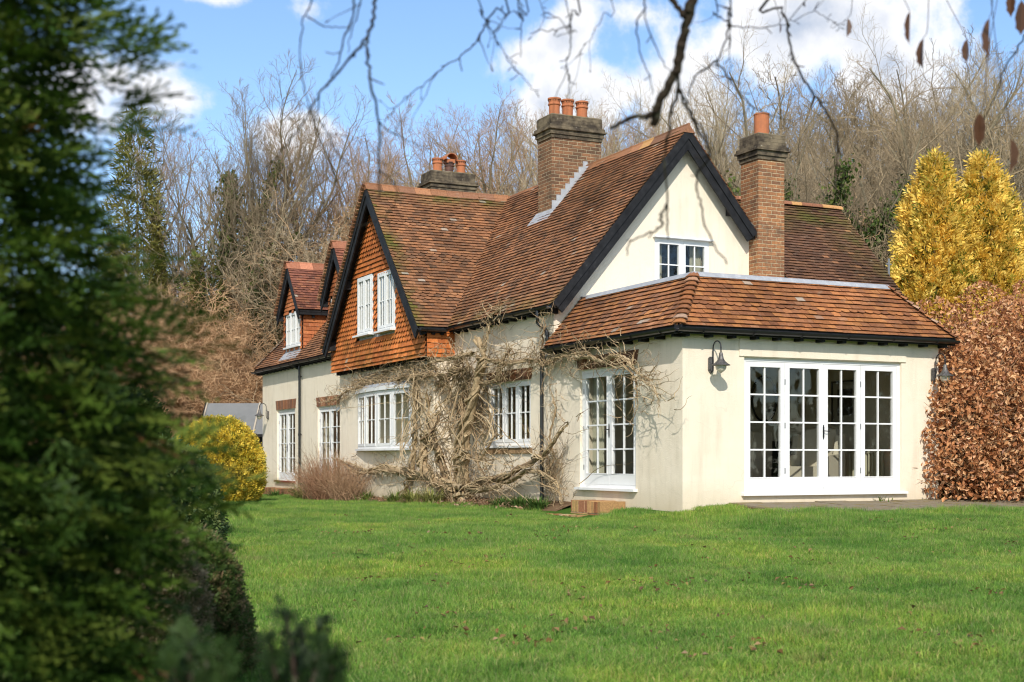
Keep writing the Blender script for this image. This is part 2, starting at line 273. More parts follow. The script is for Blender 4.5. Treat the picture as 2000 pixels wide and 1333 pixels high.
def tube_np(P, rr, n):
    """rings along a polyline"""
    K = len(P); T = np.empty_like(P); T[1:-1] = P[2:] - P[:-2]; T[0] = P[1] - P[0]; T[-1] = P[-1] - P[-2]
    T /= np.linalg.norm(T, axis=1, keepdims=True) + 1e-9
    ref = np.array([0.31, 0.52, 0.79]); m_ = T.mean(0)
    if abs(m_ @ ref) > 0.85 * np.linalg.norm(m_): ref = np.array([0.8, -0.5, 0.2])
    U = np.cross(T, ref); U /= np.linalg.norm(U, axis=1, keepdims=True) + 1e-9; Wv = np.cross(T, U)
    a = np.arange(n) * 2 * math.pi / n
    V = P[:, None, :] + rr[:, None, None] * (np.cos(a)[None, :, None] * U[:, None, :] + np.sin(a)[None, :, None] * Wv[:, None, :])
    i = np.arange(K - 1)[:, None] * n; k = np.arange(n)[None, :]; k2 = (k + 1) % n
    F = np.stack([i + k, i + k2, i + n + k2, i + n + k], -1).reshape(-1, 4)
    return V.reshape(-1, 3), F

def tubes_bulk(polys):
    """polys: list of (P, r, n) -> V, F"""
    Vs = []; Fs = []; b = 0
    for P, r, n in polys:
        V, F = tube_np(np.asarray(P, float), np.asarray(r, float), n)
        Vs.append(V); Fs.append(F + b); b += len(V)
    return np.concatenate(Vs), np.concatenate(Fs)

def smooth_poly(pts, k=4):
    """Catmull-Rom resampling"""
    p = np.array([tuple(q) for q in pts], float); p = np.vstack([2 * p[0] - p[1], p, 2 * p[-1] - p[-2]]); out = []
    for i in range(1, len(p) - 2):
        for j in range(k):
            t = j / k
            out.append(0.5 * ((2 * p[i]) + (-p[i - 1] + p[i + 1]) * t + (2 * p[i - 1] - 5 * p[i] + 4 * p[i + 1] - p[i + 2]) * t * t + (-p[i - 1] + 3 * p[i] - 3 * p[i + 1] + p[i + 2]) * t ** 3))
    out.append(p[-2]); return np.array(out)

def sstep(a, b, x):
    t = min(1, max(0, (x - a) / (b - a))); return t * t * (3 - 2 * t)
def place(px, depth):
    """ground position that lies DEPTH metres ahead, at the bearing of the photograph's column px"""
    p = CAM + FWD * depth + RGT * ((px - 1000) / 2677.3 * depth); return p.x, p.y

# ------------------------------------------------------------------ materials
def mat(name, base=(0.5, 0.5, 0.5), rough=0.7, spec=0.3, fn=None, bump=None, metallic=0.0):
    """fn(nt) -> colour socket; bump = (nt -> height socket, distance)"""
    m_ = bpy.data.materials.new(name); m_.use_nodes = True; t = NT(m_.node_tree)
    p = t.n('ShaderNodeBsdfPrincipled'); p.inputs['Roughness'].default_value = rough
    p.inputs['Specular IOR Level'].default_value = spec; p.inputs['Metallic'].default_value = metallic
    if fn: t.put(p.inputs['Base Color'], fn(t))
    else: p.inputs['Base Color'].default_value = (*base, 1)
    if bump:
        b = t.n('ShaderNodeBump'); b.inputs['Distance'].default_value = bump[1]; b.inputs['Strength'].default_value = 1.0
        t.put(b.inputs['Height'], bump[0](t)); t.put(p.inputs['Normal'], b.outputs[0])
    t.t.links.new(p.outputs[0], t.n('ShaderNodeOutputMaterial').inputs[0])
    return m_
def leafmat(name, tint=(1, 1, 1), transl=0.3, rough=0.6, spec=0.25):
    """colour from the face attribute, part of the light passes through"""
    m_ = bpy.data.materials.new(name); m_.use_nodes = True; t = NT(m_.node_tree)
    a = t.n('ShaderNodeAttribute', attribute_name='col').outputs['Color']
    c = t.mix(1.0, a, (*tint, 1), 'MULTIPLY')
    if name == 'grass':
        p0 = pos(t); oi = t.n('ShaderNodeObjectInfo').outputs['Random']
        c = t.mix(1.0, c, t.ramp(oi, [(0, (.62, .70, .66)), (.5, (1, 1, 1)), (1, (1.25, 1.12, 1.05))]), 'MULTIPLY')
        c = t.mix(1.0, c, t.ramp(t.noise(.45, 5, .6, p0), [(.32, (.56, .72, .62)), (.5, (1, 1, 1)), (.66, (1.38, 1.16, .95))]), 'MULTIPLY')
        c = t.mix(t.math('MULTIPLY', t.ramp(t.noise(1.7, 5, .65, p0), [(.58, (0, 0, 0)), (.72, (1, 1, 1))]), .45), c, (.33, .27, .12, 1))
    p = t.n('ShaderNodeBsdfPrincipled', i_Base_Color=c, i_Roughness=rough); p.inputs['Specular IOR Level'].default_value = spec
    tr = t.n('ShaderNodeBsdfTranslucent', i_Color=c)
    mx = t.n('ShaderNodeMixShader', i_0=transl, i_1=p.outputs[0], i_2=tr.outputs[0])
    t.t.links.new(mx.outputs[0], t.n('ShaderNodeOutputMaterial').inputs[0])
    return m_
def pos(t): return t.n('ShaderNodeNewGeometry').outputs['Position']
def objco(t): return t.n('ShaderNodeTexCoord').outputs['Object']
def attr(t): return t.n('ShaderNodeAttribute', attribute_name='col').outputs['Color']

def stucco_col(t):
    p = pos(t); big = t.noise(0.9, 5, .6, p); st = t.n('ShaderNodeMapping', i_0=p); st.inputs['Scale'].default_value = (3, 3, .35)
    streak = t.noise(1.6, 5, .65, st.outputs[0])
    c = t.mix(t.ramp(big, [(.35, (0, 0, 0)), (.7, (1, 1, 1))]), (.84, .745, .595, 1), (.79, .685, .53, 1))
    c = t.mix(t.math('MULTIPLY', t.ramp(streak, [(.50, (0, 0, 0)), (.72, (1, 1, 1))]), .5), c, (.61, .53, .40, 1))
    v = t.n('ShaderNodeTexVoronoi', feature='DISTANCE_TO_EDGE', i_Scale=.55, i_Vector=t.n('ShaderNodeVectorMath', operation='ADD', i_0=p, i_1=t.n('ShaderNodeTexNoise', i_Scale=2.2, i_Vector=p).outputs['Color']).outputs[0]).outputs['Distance']
    c = t.mix(t.math('MULTIPLY', t.math('MULTIPLY', t.math('LESS_THAN', v, .0035), t.ramp(big, [(.5, (0, 0, 0)), (.56, (1, 1, 1))])), .16), c, (.40, .33, .24, 1))   # hairline cracks
    c = t.mix(t.math('MULTIPLY', t.ramp(t.noise(.45, 3, .5, p), [(.55, (0, 0, 0)), (.60, (1, 1, 1))]), .22), c, (.87, .79, .66, 1))   # patched areas
    z = t.n('ShaderNodeSeparateXYZ', i_0=p).outputs[2]                       # damp staining in a tide line above the soil
    low = t.n('ShaderNodeMapRange', i_0=t.math('ADD', z, t.math('MULTIPLY', t.math('SUBTRACT', big, .5), .9)), i_1=.25, i_2=-.35).outputs[0]
    return t.mix(t.math('MULTIPLY', low, .6), c, (.50, .39, .24, 1))
M = {}
M['stucco'] = mat('stucco', rough=.9, spec=.15, fn=stucco_col, bump=(lambda t: t.math('ADD', t.noise(55, 4, .6, pos(t)), t.math('MULTIPLY', t.noise(5, 3, .5, pos(t)), 1.5)), .006))
M['plaster'] = mat('interior_plaster', (.72, .66, .53), .9, .1)
M['boards'] = mat('interior_floor', (.34, .25, .17), .6, .3)
def tile_col(t):
    a = attr(t); p = pos(t); n = t.noise(28, 5, .65, p); n2 = t.noise(9, 4, .6, p)
    c = t.mix(1.0, a, t.ramp(n, [(.25, (.62, .60, .58)), (.55, (1, 1, 1)), (.8, (1.25, 1.22, 1.15))]), 'MULTIPLY')
    return t.mix(t.math('MULTIPLY', t.ramp(n2, [(.60, (0, 0, 0)), (.74, (1, 1, 1))]), .28), c, (.34, .31, .24, 1))
M['tile'] = mat('clay_tile', rough=.85, spec=.2, fn=tile_col, bump=(lambda t: t.noise(60, 3, .6, pos(t)), .003))
M['deck'] = mat('roof_underlay', (.035, .026, .02), .9, .1)
M['lead'] = mat('lead', rough=.55, spec=.4, fn=lambda t: t.ramp(t.noise(7, 6, .7, pos(t)), [(.3, (.30, .31, .33)), (.55, (.38, .39, .41)), (.75, (.54, .54, .54))]))
M['black'] = mat('black_paint', rough=.6, spec=.18, fn=lambda t: t.ramp(t.noise(6, 5, .6, pos(t)), [(.35, (.010, .010, .011)), (.62, (.022, .022, .024)), (.8, (.06, .06, .058))]), bump=(lambda t: t.noise(40, 3, .6, pos(t)), .002))
M['gutter'] = mat('black_gutter', (.012, .012, .013), .28, .55)
M['white'] = mat('white_paint', rough=.42, spec=.4, fn=lambda t: t.mix(t.ramp(t.noise(4, 5, .6, pos(t)), [(.5, (0, 0, 0)), (.8, (.35, .35, .35))]), (.78, .78, .77, 1), (.62, .60, .55, 1)))
M['iron'] = mat('black_iron', (.012, .012, .014), .45, .5)
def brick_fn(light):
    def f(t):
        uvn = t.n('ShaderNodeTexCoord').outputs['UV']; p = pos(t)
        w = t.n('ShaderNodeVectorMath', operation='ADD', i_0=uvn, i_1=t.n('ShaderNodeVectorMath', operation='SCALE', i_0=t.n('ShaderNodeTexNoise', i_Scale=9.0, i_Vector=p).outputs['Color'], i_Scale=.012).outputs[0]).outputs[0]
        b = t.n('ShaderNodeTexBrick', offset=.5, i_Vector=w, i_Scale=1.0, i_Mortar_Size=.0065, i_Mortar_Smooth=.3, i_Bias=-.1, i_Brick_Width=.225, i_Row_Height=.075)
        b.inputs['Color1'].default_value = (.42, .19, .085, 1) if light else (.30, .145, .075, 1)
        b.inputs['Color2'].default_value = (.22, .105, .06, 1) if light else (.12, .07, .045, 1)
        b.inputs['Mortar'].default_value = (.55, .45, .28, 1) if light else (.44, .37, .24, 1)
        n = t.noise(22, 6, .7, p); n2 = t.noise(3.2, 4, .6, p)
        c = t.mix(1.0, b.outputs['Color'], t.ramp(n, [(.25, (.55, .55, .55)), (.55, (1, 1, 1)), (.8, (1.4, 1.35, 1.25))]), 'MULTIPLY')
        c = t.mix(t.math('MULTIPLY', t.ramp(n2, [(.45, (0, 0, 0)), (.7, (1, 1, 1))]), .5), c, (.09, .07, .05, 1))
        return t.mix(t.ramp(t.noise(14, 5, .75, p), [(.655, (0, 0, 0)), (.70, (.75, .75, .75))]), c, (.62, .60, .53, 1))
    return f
def brick_bump(t):
    b = t.n('ShaderNodeTexBrick', offset=.5, i_Vector=t.n('ShaderNodeTexCoord').outputs['UV'], i_Scale=1.0, i_Mortar_Size=.0065, i_Mortar_Smooth=.4, i_Brick_Width=.225, i_Row_Height=.075)
    return t.math('SUBTRACT', t.math('MULTIPLY', t.noise(40, 4, .6, pos(t)), .4), b.outputs['Fac'])
M['brick'] = mat('brick', rough=.9, spec=.15, fn=brick_fn(False), bump=(brick_bump, .008))
M['orange_brick'] = mat('brick_orange', rough=.9, spec=.15, fn=brick_fn(True), bump=(brick_bump, .008))  # lighter, more orange brick of the slim chimney
M['capbrick'] = mat('sooty_brick', rough=.95, spec=.1, bump=(brick_bump, .01), fn=lambda t: t.mix(t.ramp(t.noise(16, 5, .75, pos(t)), [(.64, (0, 0, 0)), (.70, (.8, .8, .8))]), t.mix(t.ramp(t.noise(4, 5, .6, pos(t)), [(.4, (0, 0, 0)), (.65, (1, 1, 1))]), (.065, .052, .040, 1), (.22, .175, .115, 1)), (.48, .46, .38, 1)))
M['facebrick'] = mat('brick_by_face', rough=.9, spec=.15, fn=lambda t: t.mix(1.0, attr(t), t.ramp(t.noise(30, 5, .7, pos(t)), [(.25, (.6, .6, .6)), (.55, (1, 1, 1)), (.8, (1.4, 1.35, 1.3))]), 'MULTIPLY'), bump=(lambda t: t.noise(35, 4, .6, pos(t)), .006))
M['terracotta'] = mat('terracotta', rough=.8, spec=.2, fn=lambda t: t.mix(t.ramp(t.noise(9, 5, .6, pos(t)), [(.45, (0, 0, 0)), (.8, (.7, .7, .7))]), (.46, .165, .075, 1), (.25, .11, .065, 1)))
M['darkpot'] = mat('sooty_terracotta', rough=.7, spec=.3, fn=lambda t: t.ramp(t.noise(7, 5, .6, pos(t)), [(.35, (.06, .035, .03)), (.7, (.16, .075, .055))]))
def glassmat():
    m_ = bpy.data.materials.new('window_glass'); m_.use_nodes = True; t = NT(m_.node_tree)
    f = t.n('ShaderNodeLayerWeight', i_Blend=.5).outputs['Facing']
    fr = t.math('ADD', .07, t.math('MULTIPLY', t.math('POWER', f, 4.0), .85))
    bmp = t.n('ShaderNodeBump', i_Height=t.noise(1.8, 2, .5, pos(t))); bmp.inputs['Distance'].default_value = .012
    g = t.n('ShaderNodeBsdfGlossy', i_Roughness=.01, i_Color=(1, 1, 1, 1), i_Normal=bmp.outputs[0])
    tr = t.n('ShaderNodeBsdfTransparent', i_Color=(.86, .88, .85, 1))
    mx = t.n('ShaderNodeMixShader', i_0=fr, i_1=tr.outputs[0], i_2=g.outputs[0])
    t.t.links.new(mx.outputs[0], t.n('ShaderNodeOutputMaterial').inputs[0]); return m_
M['glass'] = glassmat()
M['curtain'] = mat('curtain', (.52, .49, .38), .9, .1)
M['fabric'] = mat('cream_upholstery', (.60, .54, .43), .9, .1)
M['mirror'] = mat('mirror_glass', (.5, .5, .5), .05, .5, metallic=1.0)
M['darkwood'] = mat('dark_wood', (.02, .015, .012), .5, .4)
M['paper'] = mat('picture_mount', (.34, .32, .27), .8, .2)
M['enamel'] = mat('cream_enamel', (.55, .52, .38), .4, .4)
M['pewter'] = mat('weathered_pewter', rough=.5, spec=.5, metallic=.35, fn=lambda t: t.ramp(t.noise(30, 5, .6, pos(t)), [(.35, (.06, .055, .05)), (.65, (.17, .16, .15))]))
M['bulbglass'] = mat('seeded_glass', rough=.25, spec=.5, fn=lambda t: t.ramp(t.noise(40, 3, .6, pos(t)), [(.4, (.45, .42, .34)), (.65, (.66, .62, .52))]))
M['redtile'] = mat('red_sill_tile', (.20, .06, .035), .7, .3)
M['twig'] = mat('bark_twig', rough=.9, spec=.1, fn=lambda t: t.mix(t.noise(1.3, 4, .6, objco(t)), (.22, .165, .10, 1), (.42, .325, .205, 1)))
M['twig_red'] = mat('bark_russet', rough=.9, spec=.1, fn=lambda t: t.mix(t.noise(1.3, 4, .6, objco(t)), (.24, .15, .085, 1), (.44, .29, .17, 1)))
M['twig_pale'] = mat('bark_pale', rough=.9, spec=.1, fn=lambda t: t.mix(t.noise(1.1, 4, .6, objco(t)), (.30, .25, .16, 1), (.58, .48, .33, 1)))
M['twig_dark'] = mat('bark_dark', rough=.9, spec=.1, fn=lambda t: t.mix(t.noise(1.1, 4, .6, objco(t)), (.13, .10, .065, 1), (.32, .25, .16, 1)))
M['scrub'] = mat('scrub_twig', rough=.9, spec=.1, fn=lambda t: t.mix(t.noise(.9, 4, .6, objco(t)), (.42, .25, .13, 1), (.68, .46, .27, 1)))
M['bark'] = mat('bark_trunk', rough=.95, spec=.1, fn=lambda t: t.mix(t.noise(5, 6, .7, objco(t)), (.13, .11, .07, 1), (.32, .28, .19, 1)), bump=(lambda t: t.noise(14, 5, .7, objco(t)), .03))
M['vine'] = mat('wisteria_bark', rough=.9, spec=.1, fn=lambda t: t.mix(1.0, attr(t), t.ramp(t.noise(12, 5, .7, pos(t)), [(.3, (.55, .53, .5)), (.6, (1, 1, 1)), (.8, (1.25, 1.25, 1.2))]), 'MULTIPLY'), bump=(lambda t: t.noise(25, 5, .7, pos(t)), .008))
M['darkbark'] = mat('overhanging_bark', rough=.9, spec=.1, fn=lambda t: t.mix(t.ramp(t.noise(18, 5, .7, pos(t)), [(.5, (0, 0, 0)), (.72, (1, 1, 1))]), (.035, .025, .018, 1), (.10, .10, .065, 1)), bump=(lambda t: t.noise(60, 4, .7, pos(t)), .004))
M['leaf'] = leafmat('foliage', transl=.28)
M['dryleaf'] = leafmat('dry_leaf', transl=.2, rough=.45, spec=.4)
M['grass'] = leafmat('grass', transl=.35, rough=.55)
M['soil'] = mat('soil', rough=.95, spec=.05, fn=lambda t: t.mix(t.noise(9, 6, .7, pos(t)), (.10, .06, .035, 1), (.26, .17, .10, 1)), bump=(lambda t: t.noise(30, 5, .7, pos(t)), .03))
def lawn_fn(t):
    p = pos(t); a = t.noise(.35, 5, .6, p); b = t.noise(3.0, 6, .65, p)
    c = t.mix(t.ramp(a, [(.35, (0, 0, 0)), (.65, (1, 1, 1))]), (.055, .13, .02, 1), (.09, .16, .026, 1))
    return t.mix(t.math('MULTIPLY', t.ramp(b, [(.60, (0, 0, 0)), (.72, (1, 1, 1))]), .6), c, (.16, .11, .055, 1))
M['lawn'] = mat('lawn_turf', rough=.95, spec=.05, fn=lawn_fn, bump=(lambda t: t.noise(30, 6, .7, pos(t)), .04))
M['litter'] = mat('leaf_litter', rough=.95, spec=.05, fn=lambda t: t.mix(t.noise(1.6, 6, .7, pos(t)), (.09, .06, .035, 1), (.22, .16, .09, 1)), bump=(lambda t: t.noise(8, 5, .7, pos(t)), .1))
M['paving'] = mat('mossy_paving', rough=.9, spec=.1, fn=lambda t: t.mix(t.ramp(t.noise(5, 6, .7, pos(t)), [(.5, (0, 0, 0)), (.65, (1, 1, 1))]), t.mix(t.noise(20, 5, .7, pos(t)), (.15, .125, .09, 1), (.36, .30, .215, 1)), (.24, .18, .06, 1)), bump=(lambda t: t.noise(20, 5, .7, pos(t)), .02))
M['felt'] = mat('roofing_felt', rough=.9, spec=.15, fn=lambda t: t.mix(t.noise(3, 5, .6, pos(t)), (.15, .155, .155, 1), (.22, .22, .215, 1)))
M['batten'] = mat('pale_batten', (.42, .36, .28), .85, .15)
M['tarred'] = mat('tarred_boards', (.016, .015, .015), .7, .25)
M['metalgrey'] = mat('galvanised', (.18, .19, .20), .5, .4)
# ------------------------------------------------------------------ ground
def g(x, y):
    """height of the lawn"""
    dx = x - CAM.x; dy = y - CAM.y; yc = dx * FWD.x + dy * FWD.y; xc = dx * RGT.x + dy * RGT.y
    z = -0.95 + 0.55 * sstep(-1, 21, yc)
    z += 0.17 * sstep(-1.3, 1.4, x) * sstep(-7.5, -1.6, y) * (1 - .3 * sstep(8, 20, x)) + .09 * sstep(-.9, .4, x) * sstep(-1.9, -.1, y)
    z -= 0.17 * sstep(7, 22, y) * (1 - sstep(-1, 6, x))
    z += 0.035 * mnoise.noise((x * .5, y * .5, 3.1)) + 0.012 * mnoise.noise((x * 2.1, y * 2.1, 7.7))
    if 0.75 < x < 12 and -1.9 < y < .3: z = min(z, -0.15 + .05 * min(0, y))
    return z
def gh(x, y):
    """lawn plus the wooded slope far behind"""
    dx = x - CAM.x; dy = y - CAM.y; yc = dx * FWD.x + dy * FWD.y
    return g(x, y) + 7.5 * sstep(48, 130, yc)

def sheet(name, m_, xs, ys, hf, dz=0.0, keep=None):
    mb = MB(); nx = len(xs); vs = [(x, y, hf(x, y) + dz) for y in ys for x in xs]
    fs = []
    for j in range(len(ys) - 1):
        for i in range(nx - 1):
            if keep and not keep((xs[i] + xs[i + 1]) / 2, (ys[j] + ys[j + 1]) / 2): continue
            fs.append((j * nx + i, j * nx + i + 1, (j + 1) * nx + i + 1, (j + 1) * nx + i))
    mb.add(vs, fs); return mb.build(name, m_, smooth=True)
xs = [-400, -200, -100, -60, -40, -30] + [round(-24 + .4 * i, 2) for i in range(105)] + [22, 28, 40, 60, 100, 200, 400]
ys = [-400, -200, -100, -60, -40, -30] + [round(-24 + .4 * i, 2) for i in range(125)] + [30, 36, 44, 54, 70, 90, 120, 160, 250, 420]
tag(sheet('ground', M['lawn'], xs, ys, gh), kind='structure')
hx = [-200, -120, -80] + [-60 + 6 * i for i in range(30)] + [140, 200, 300]; hy = [18 + 6 * i for i in range(26)] + [200, 260, 400]
def on_hill(x, y):
    dx = x - CAM.x; dy = y - CAM.y; return dx * FWD.x + dy * FWD.y > 49
tag(sheet('woodland_floor', M['litter'], hx, hy, gh, .06, on_hill), kind='structure')
mb = MB()                                                        # paving strip along the garden room
pr_ = random.Random(5); x = .85
while x < 11.5:
    w = pr_.uniform(.42, .75); y = -.02
    while y > -1.95:
        h = min(pr_.uniform(.3, .5), y + 2.0)
        z = -.108 + .05 * (y - h / 2) + pr_.uniform(-.006, .006); mb.prism([(x + .008, y - h + .008, z - .05 * h / 2), (x + w - .008, y - h + .008, z - .05 * h / 2), (x + w - .008, y, z + .05 * h / 2), (x + .008, y, z + .05 * h / 2)], (0, 0, -.07))
        y -= h
    x += w
tag(mb.build('patio', M['paving']), kind='structure')
mb = MB(); mb.prism([(.82, -1.98, -.226), (11.5, -1.98, -.226), (11.5, .02, -.126), (.82, .02, -.126)], (0, 0, -.1)); tag(mb.build('patio_bed', M['soil']), kind='structure')

# ------------------------------------------------------------------ the house
house = tag(empty('country_house'), 'cream rendered country house with steep clay tiled roofs, orange tile-hung gable and brick chimneys', 'house')
def FX(x0): return lambda a, z, d: (x0 - d, a, z)
def FY(y0): return lambda a, z, d: (a, y0 - d, z)

def wall(mb, F, prof, zb, ops=(), thick=.28, m_=0):
    br = sorted(set([p[0] for p in prof] + [o[0] for o in ops] + [o[1] for o in ops]))
    def top(a):
        for (a0, z0), (a1, z1) in zip(prof[:-1], prof[1:]):
            if a0 <= a <= a1: return z0 + (z1 - z0) * (a - a0) / (a1 - a0 + 1e-9)
        return prof[-1][1]
    for a0, a1 in zip(br[:-1], br[1:]):
        am = (a0 + a1) / 2; z = zb; cuts = sorted([(o[2], o[3]) for o in ops if o[0] < am < o[1]])
        for c0, c1 in cuts:
            mb.add([F(a0, z, 0), F(a1, z, 0), F(a1, c0, 0), F(a0, c0, 0)], [(0, 1, 2, 3)], m_); z = c1
        mb.add([F(a0, z, 0), F(a1, z, 0), F(a1, top(a1), 0), F(a0, top(a0), 0)], [(0, 1, 2, 3)], m_)
    for a0, a1, z0, z1 in ops:
        q = [(a0, z0), (a1, z0), (a1, z1), (a0, z1)]
        for i in range(4):
            p, r_ = q[i], q[(i + 1) % 4]
            mb.add([F(*p, 0), F(*r_, 0), F(*r_, -thick), F(*p, -thick)], [(0, 1, 2, 3)], m_)

GY = 4.42           # plane of the cream gable
GW = 5.25           # width of the garden room
D4 = (1.172, 4.426, 0.0, 2.238)         # four-leaf doors
DN = (1.44, 3.40, 0.045, 2.183)         # near pair on the long side
WN = (5.40, 7.33, 0.87, 2.13)
F1 = (21.17, 23.10, -.065, 2.09); F2 = (16.95, 18.95, -.065, 2.05)
BX = -.46                               # ground-floor wall below the tile-hung gable
BOW = (10.50, 14.15, .84, 2.20)
TX = -.65                               # tile-hung plane
GWIN = (2.20, 3.45, 3.86, 4.88)
W1 = (12.48, 13.52, 3.60, 4.99); W2 = (11.00, 12.08, 3.58, 4.94)

mb = MB()
wall(mb, FY(0), [(0, 2.72), (GW, 2.72)], -.6, [D4])
wall(mb, FX(0), [(0, 2.72), (GY, 2.72)], -.8, [DN])
wall(mb, lambda a, z, d: (GW + d, a, z), [(0, 2.72), (GY, 2.72)], -.6)
mb.fbox(FY(0), 1.172 - .104, 4.426 + .085, 2.252, 2.515, -.01, .022)          # raised lintel band above the four doors
mb.build('wall', M['stucco'], house)
mb = MB()
wall(mb, FX(0), [(GY, 3.6), (24.76, 3.6)], -.9, [WN, F1, F2])
wall(mb, FY(24.76).__call__ if False else (lambda a, z, d: (a, 24.76 + d, z)), [(0, 3.6), (5.6, 3.6)], -.9)
wall(mb, lambda a, z, d: (5.6 + d, a, z), [(GY, 3.6), (24.76, 3.6)], -.9)
mb.build('wall', M['stucco'], house)
mb = MB(); wall(mb, FX(BX), [(9.2, 2.86), (15.6, 2.86)], -.9, [BOW])
for y in (9.2, 15.6): mb.add([(BX, y, -.9), (0, y, -.9), (0, y, 2.86), (BX, y, 2.86)], [(0, 1, 2, 3)])
mb.build('wall', M['stucco'], house)
KM = 1.195; KF = 1.095; RZ = 7.0; RX = 2.8; EX = -.18; EZ = RZ - KM * (RX - EX); FRY = 12.3; FE = 9.03; FEZ = RZ - KF * (FRY - FE)
mb = MB(); wall(mb, FY(GY), [(0, RZ - KM * RX - .06), (RX, RZ - .06), (5.6, RZ - KM * RX - .06)], 2.3, [GWIN]); mb.build('gable_wall', M['stucco'], house)
mb = MB()                                                        # rooms behind the glass
mb.add([(.3, GY - .02, -.01), (GW - .02, GY - .02, -.01), (GW - .02, GY - .02, 2.5), (.3, GY - .02, 2.5)], [(0, 1, 2, 3)])
mb.add([(GW - .03, .3, -.01), (GW - .03, GY - .02, -.01), (GW - .03, GY - .02, 2.5), (GW - .03, .3, 2.5)], [(0, 1, 2, 3)])
mb.box(.29, GW - .02, .29, GY - .03, 2.5, 2.54)
mb.add([(.27, GY - .02, -.02), (.27, 3.5, -.02), (.27, 3.5, 2.5), (.27, GY - .02, 2.5)], [(0, 1, 2, 3)])
mb.add([(3.3, GY, -.1), (3.3, 24.7, -.1), (3.3, 24.7, 2.7), (3.3, GY, 2.7)], [(0, 1, 2, 3)])
mb.box(.02, 5.5, GY + .02, 24.7, 2.62, 2.74)
for y in (9.0, 16.0, 20.0): mb.box(.02, 3.3, y, y + .1, -.1, 2.62)
mb.add([(1.75, 7.2, 2.75), (4.2, 7.2, 2.75), (4.2, 7.2, 5), (1.75, 7.2, 5)], [(0, 1, 2, 3)])
mb.add([(1.6, 9.6, 2.75), (1.6, 15.1, 2.75), (1.6, 15.1, 5.2), (1.6, 9.6, 5.2)], [(0, 1, 2, 3)])
mb.build('interior_wall', M['plaster'], house)
mb = MB(); mb.box(.02, GW - .02, .02, GY - .03, -.06, -.012); mb.box(.02, 5.5, GY + .02, 24.7, -.14, -.09); mb.build('interior_floor', M['boards'], house)

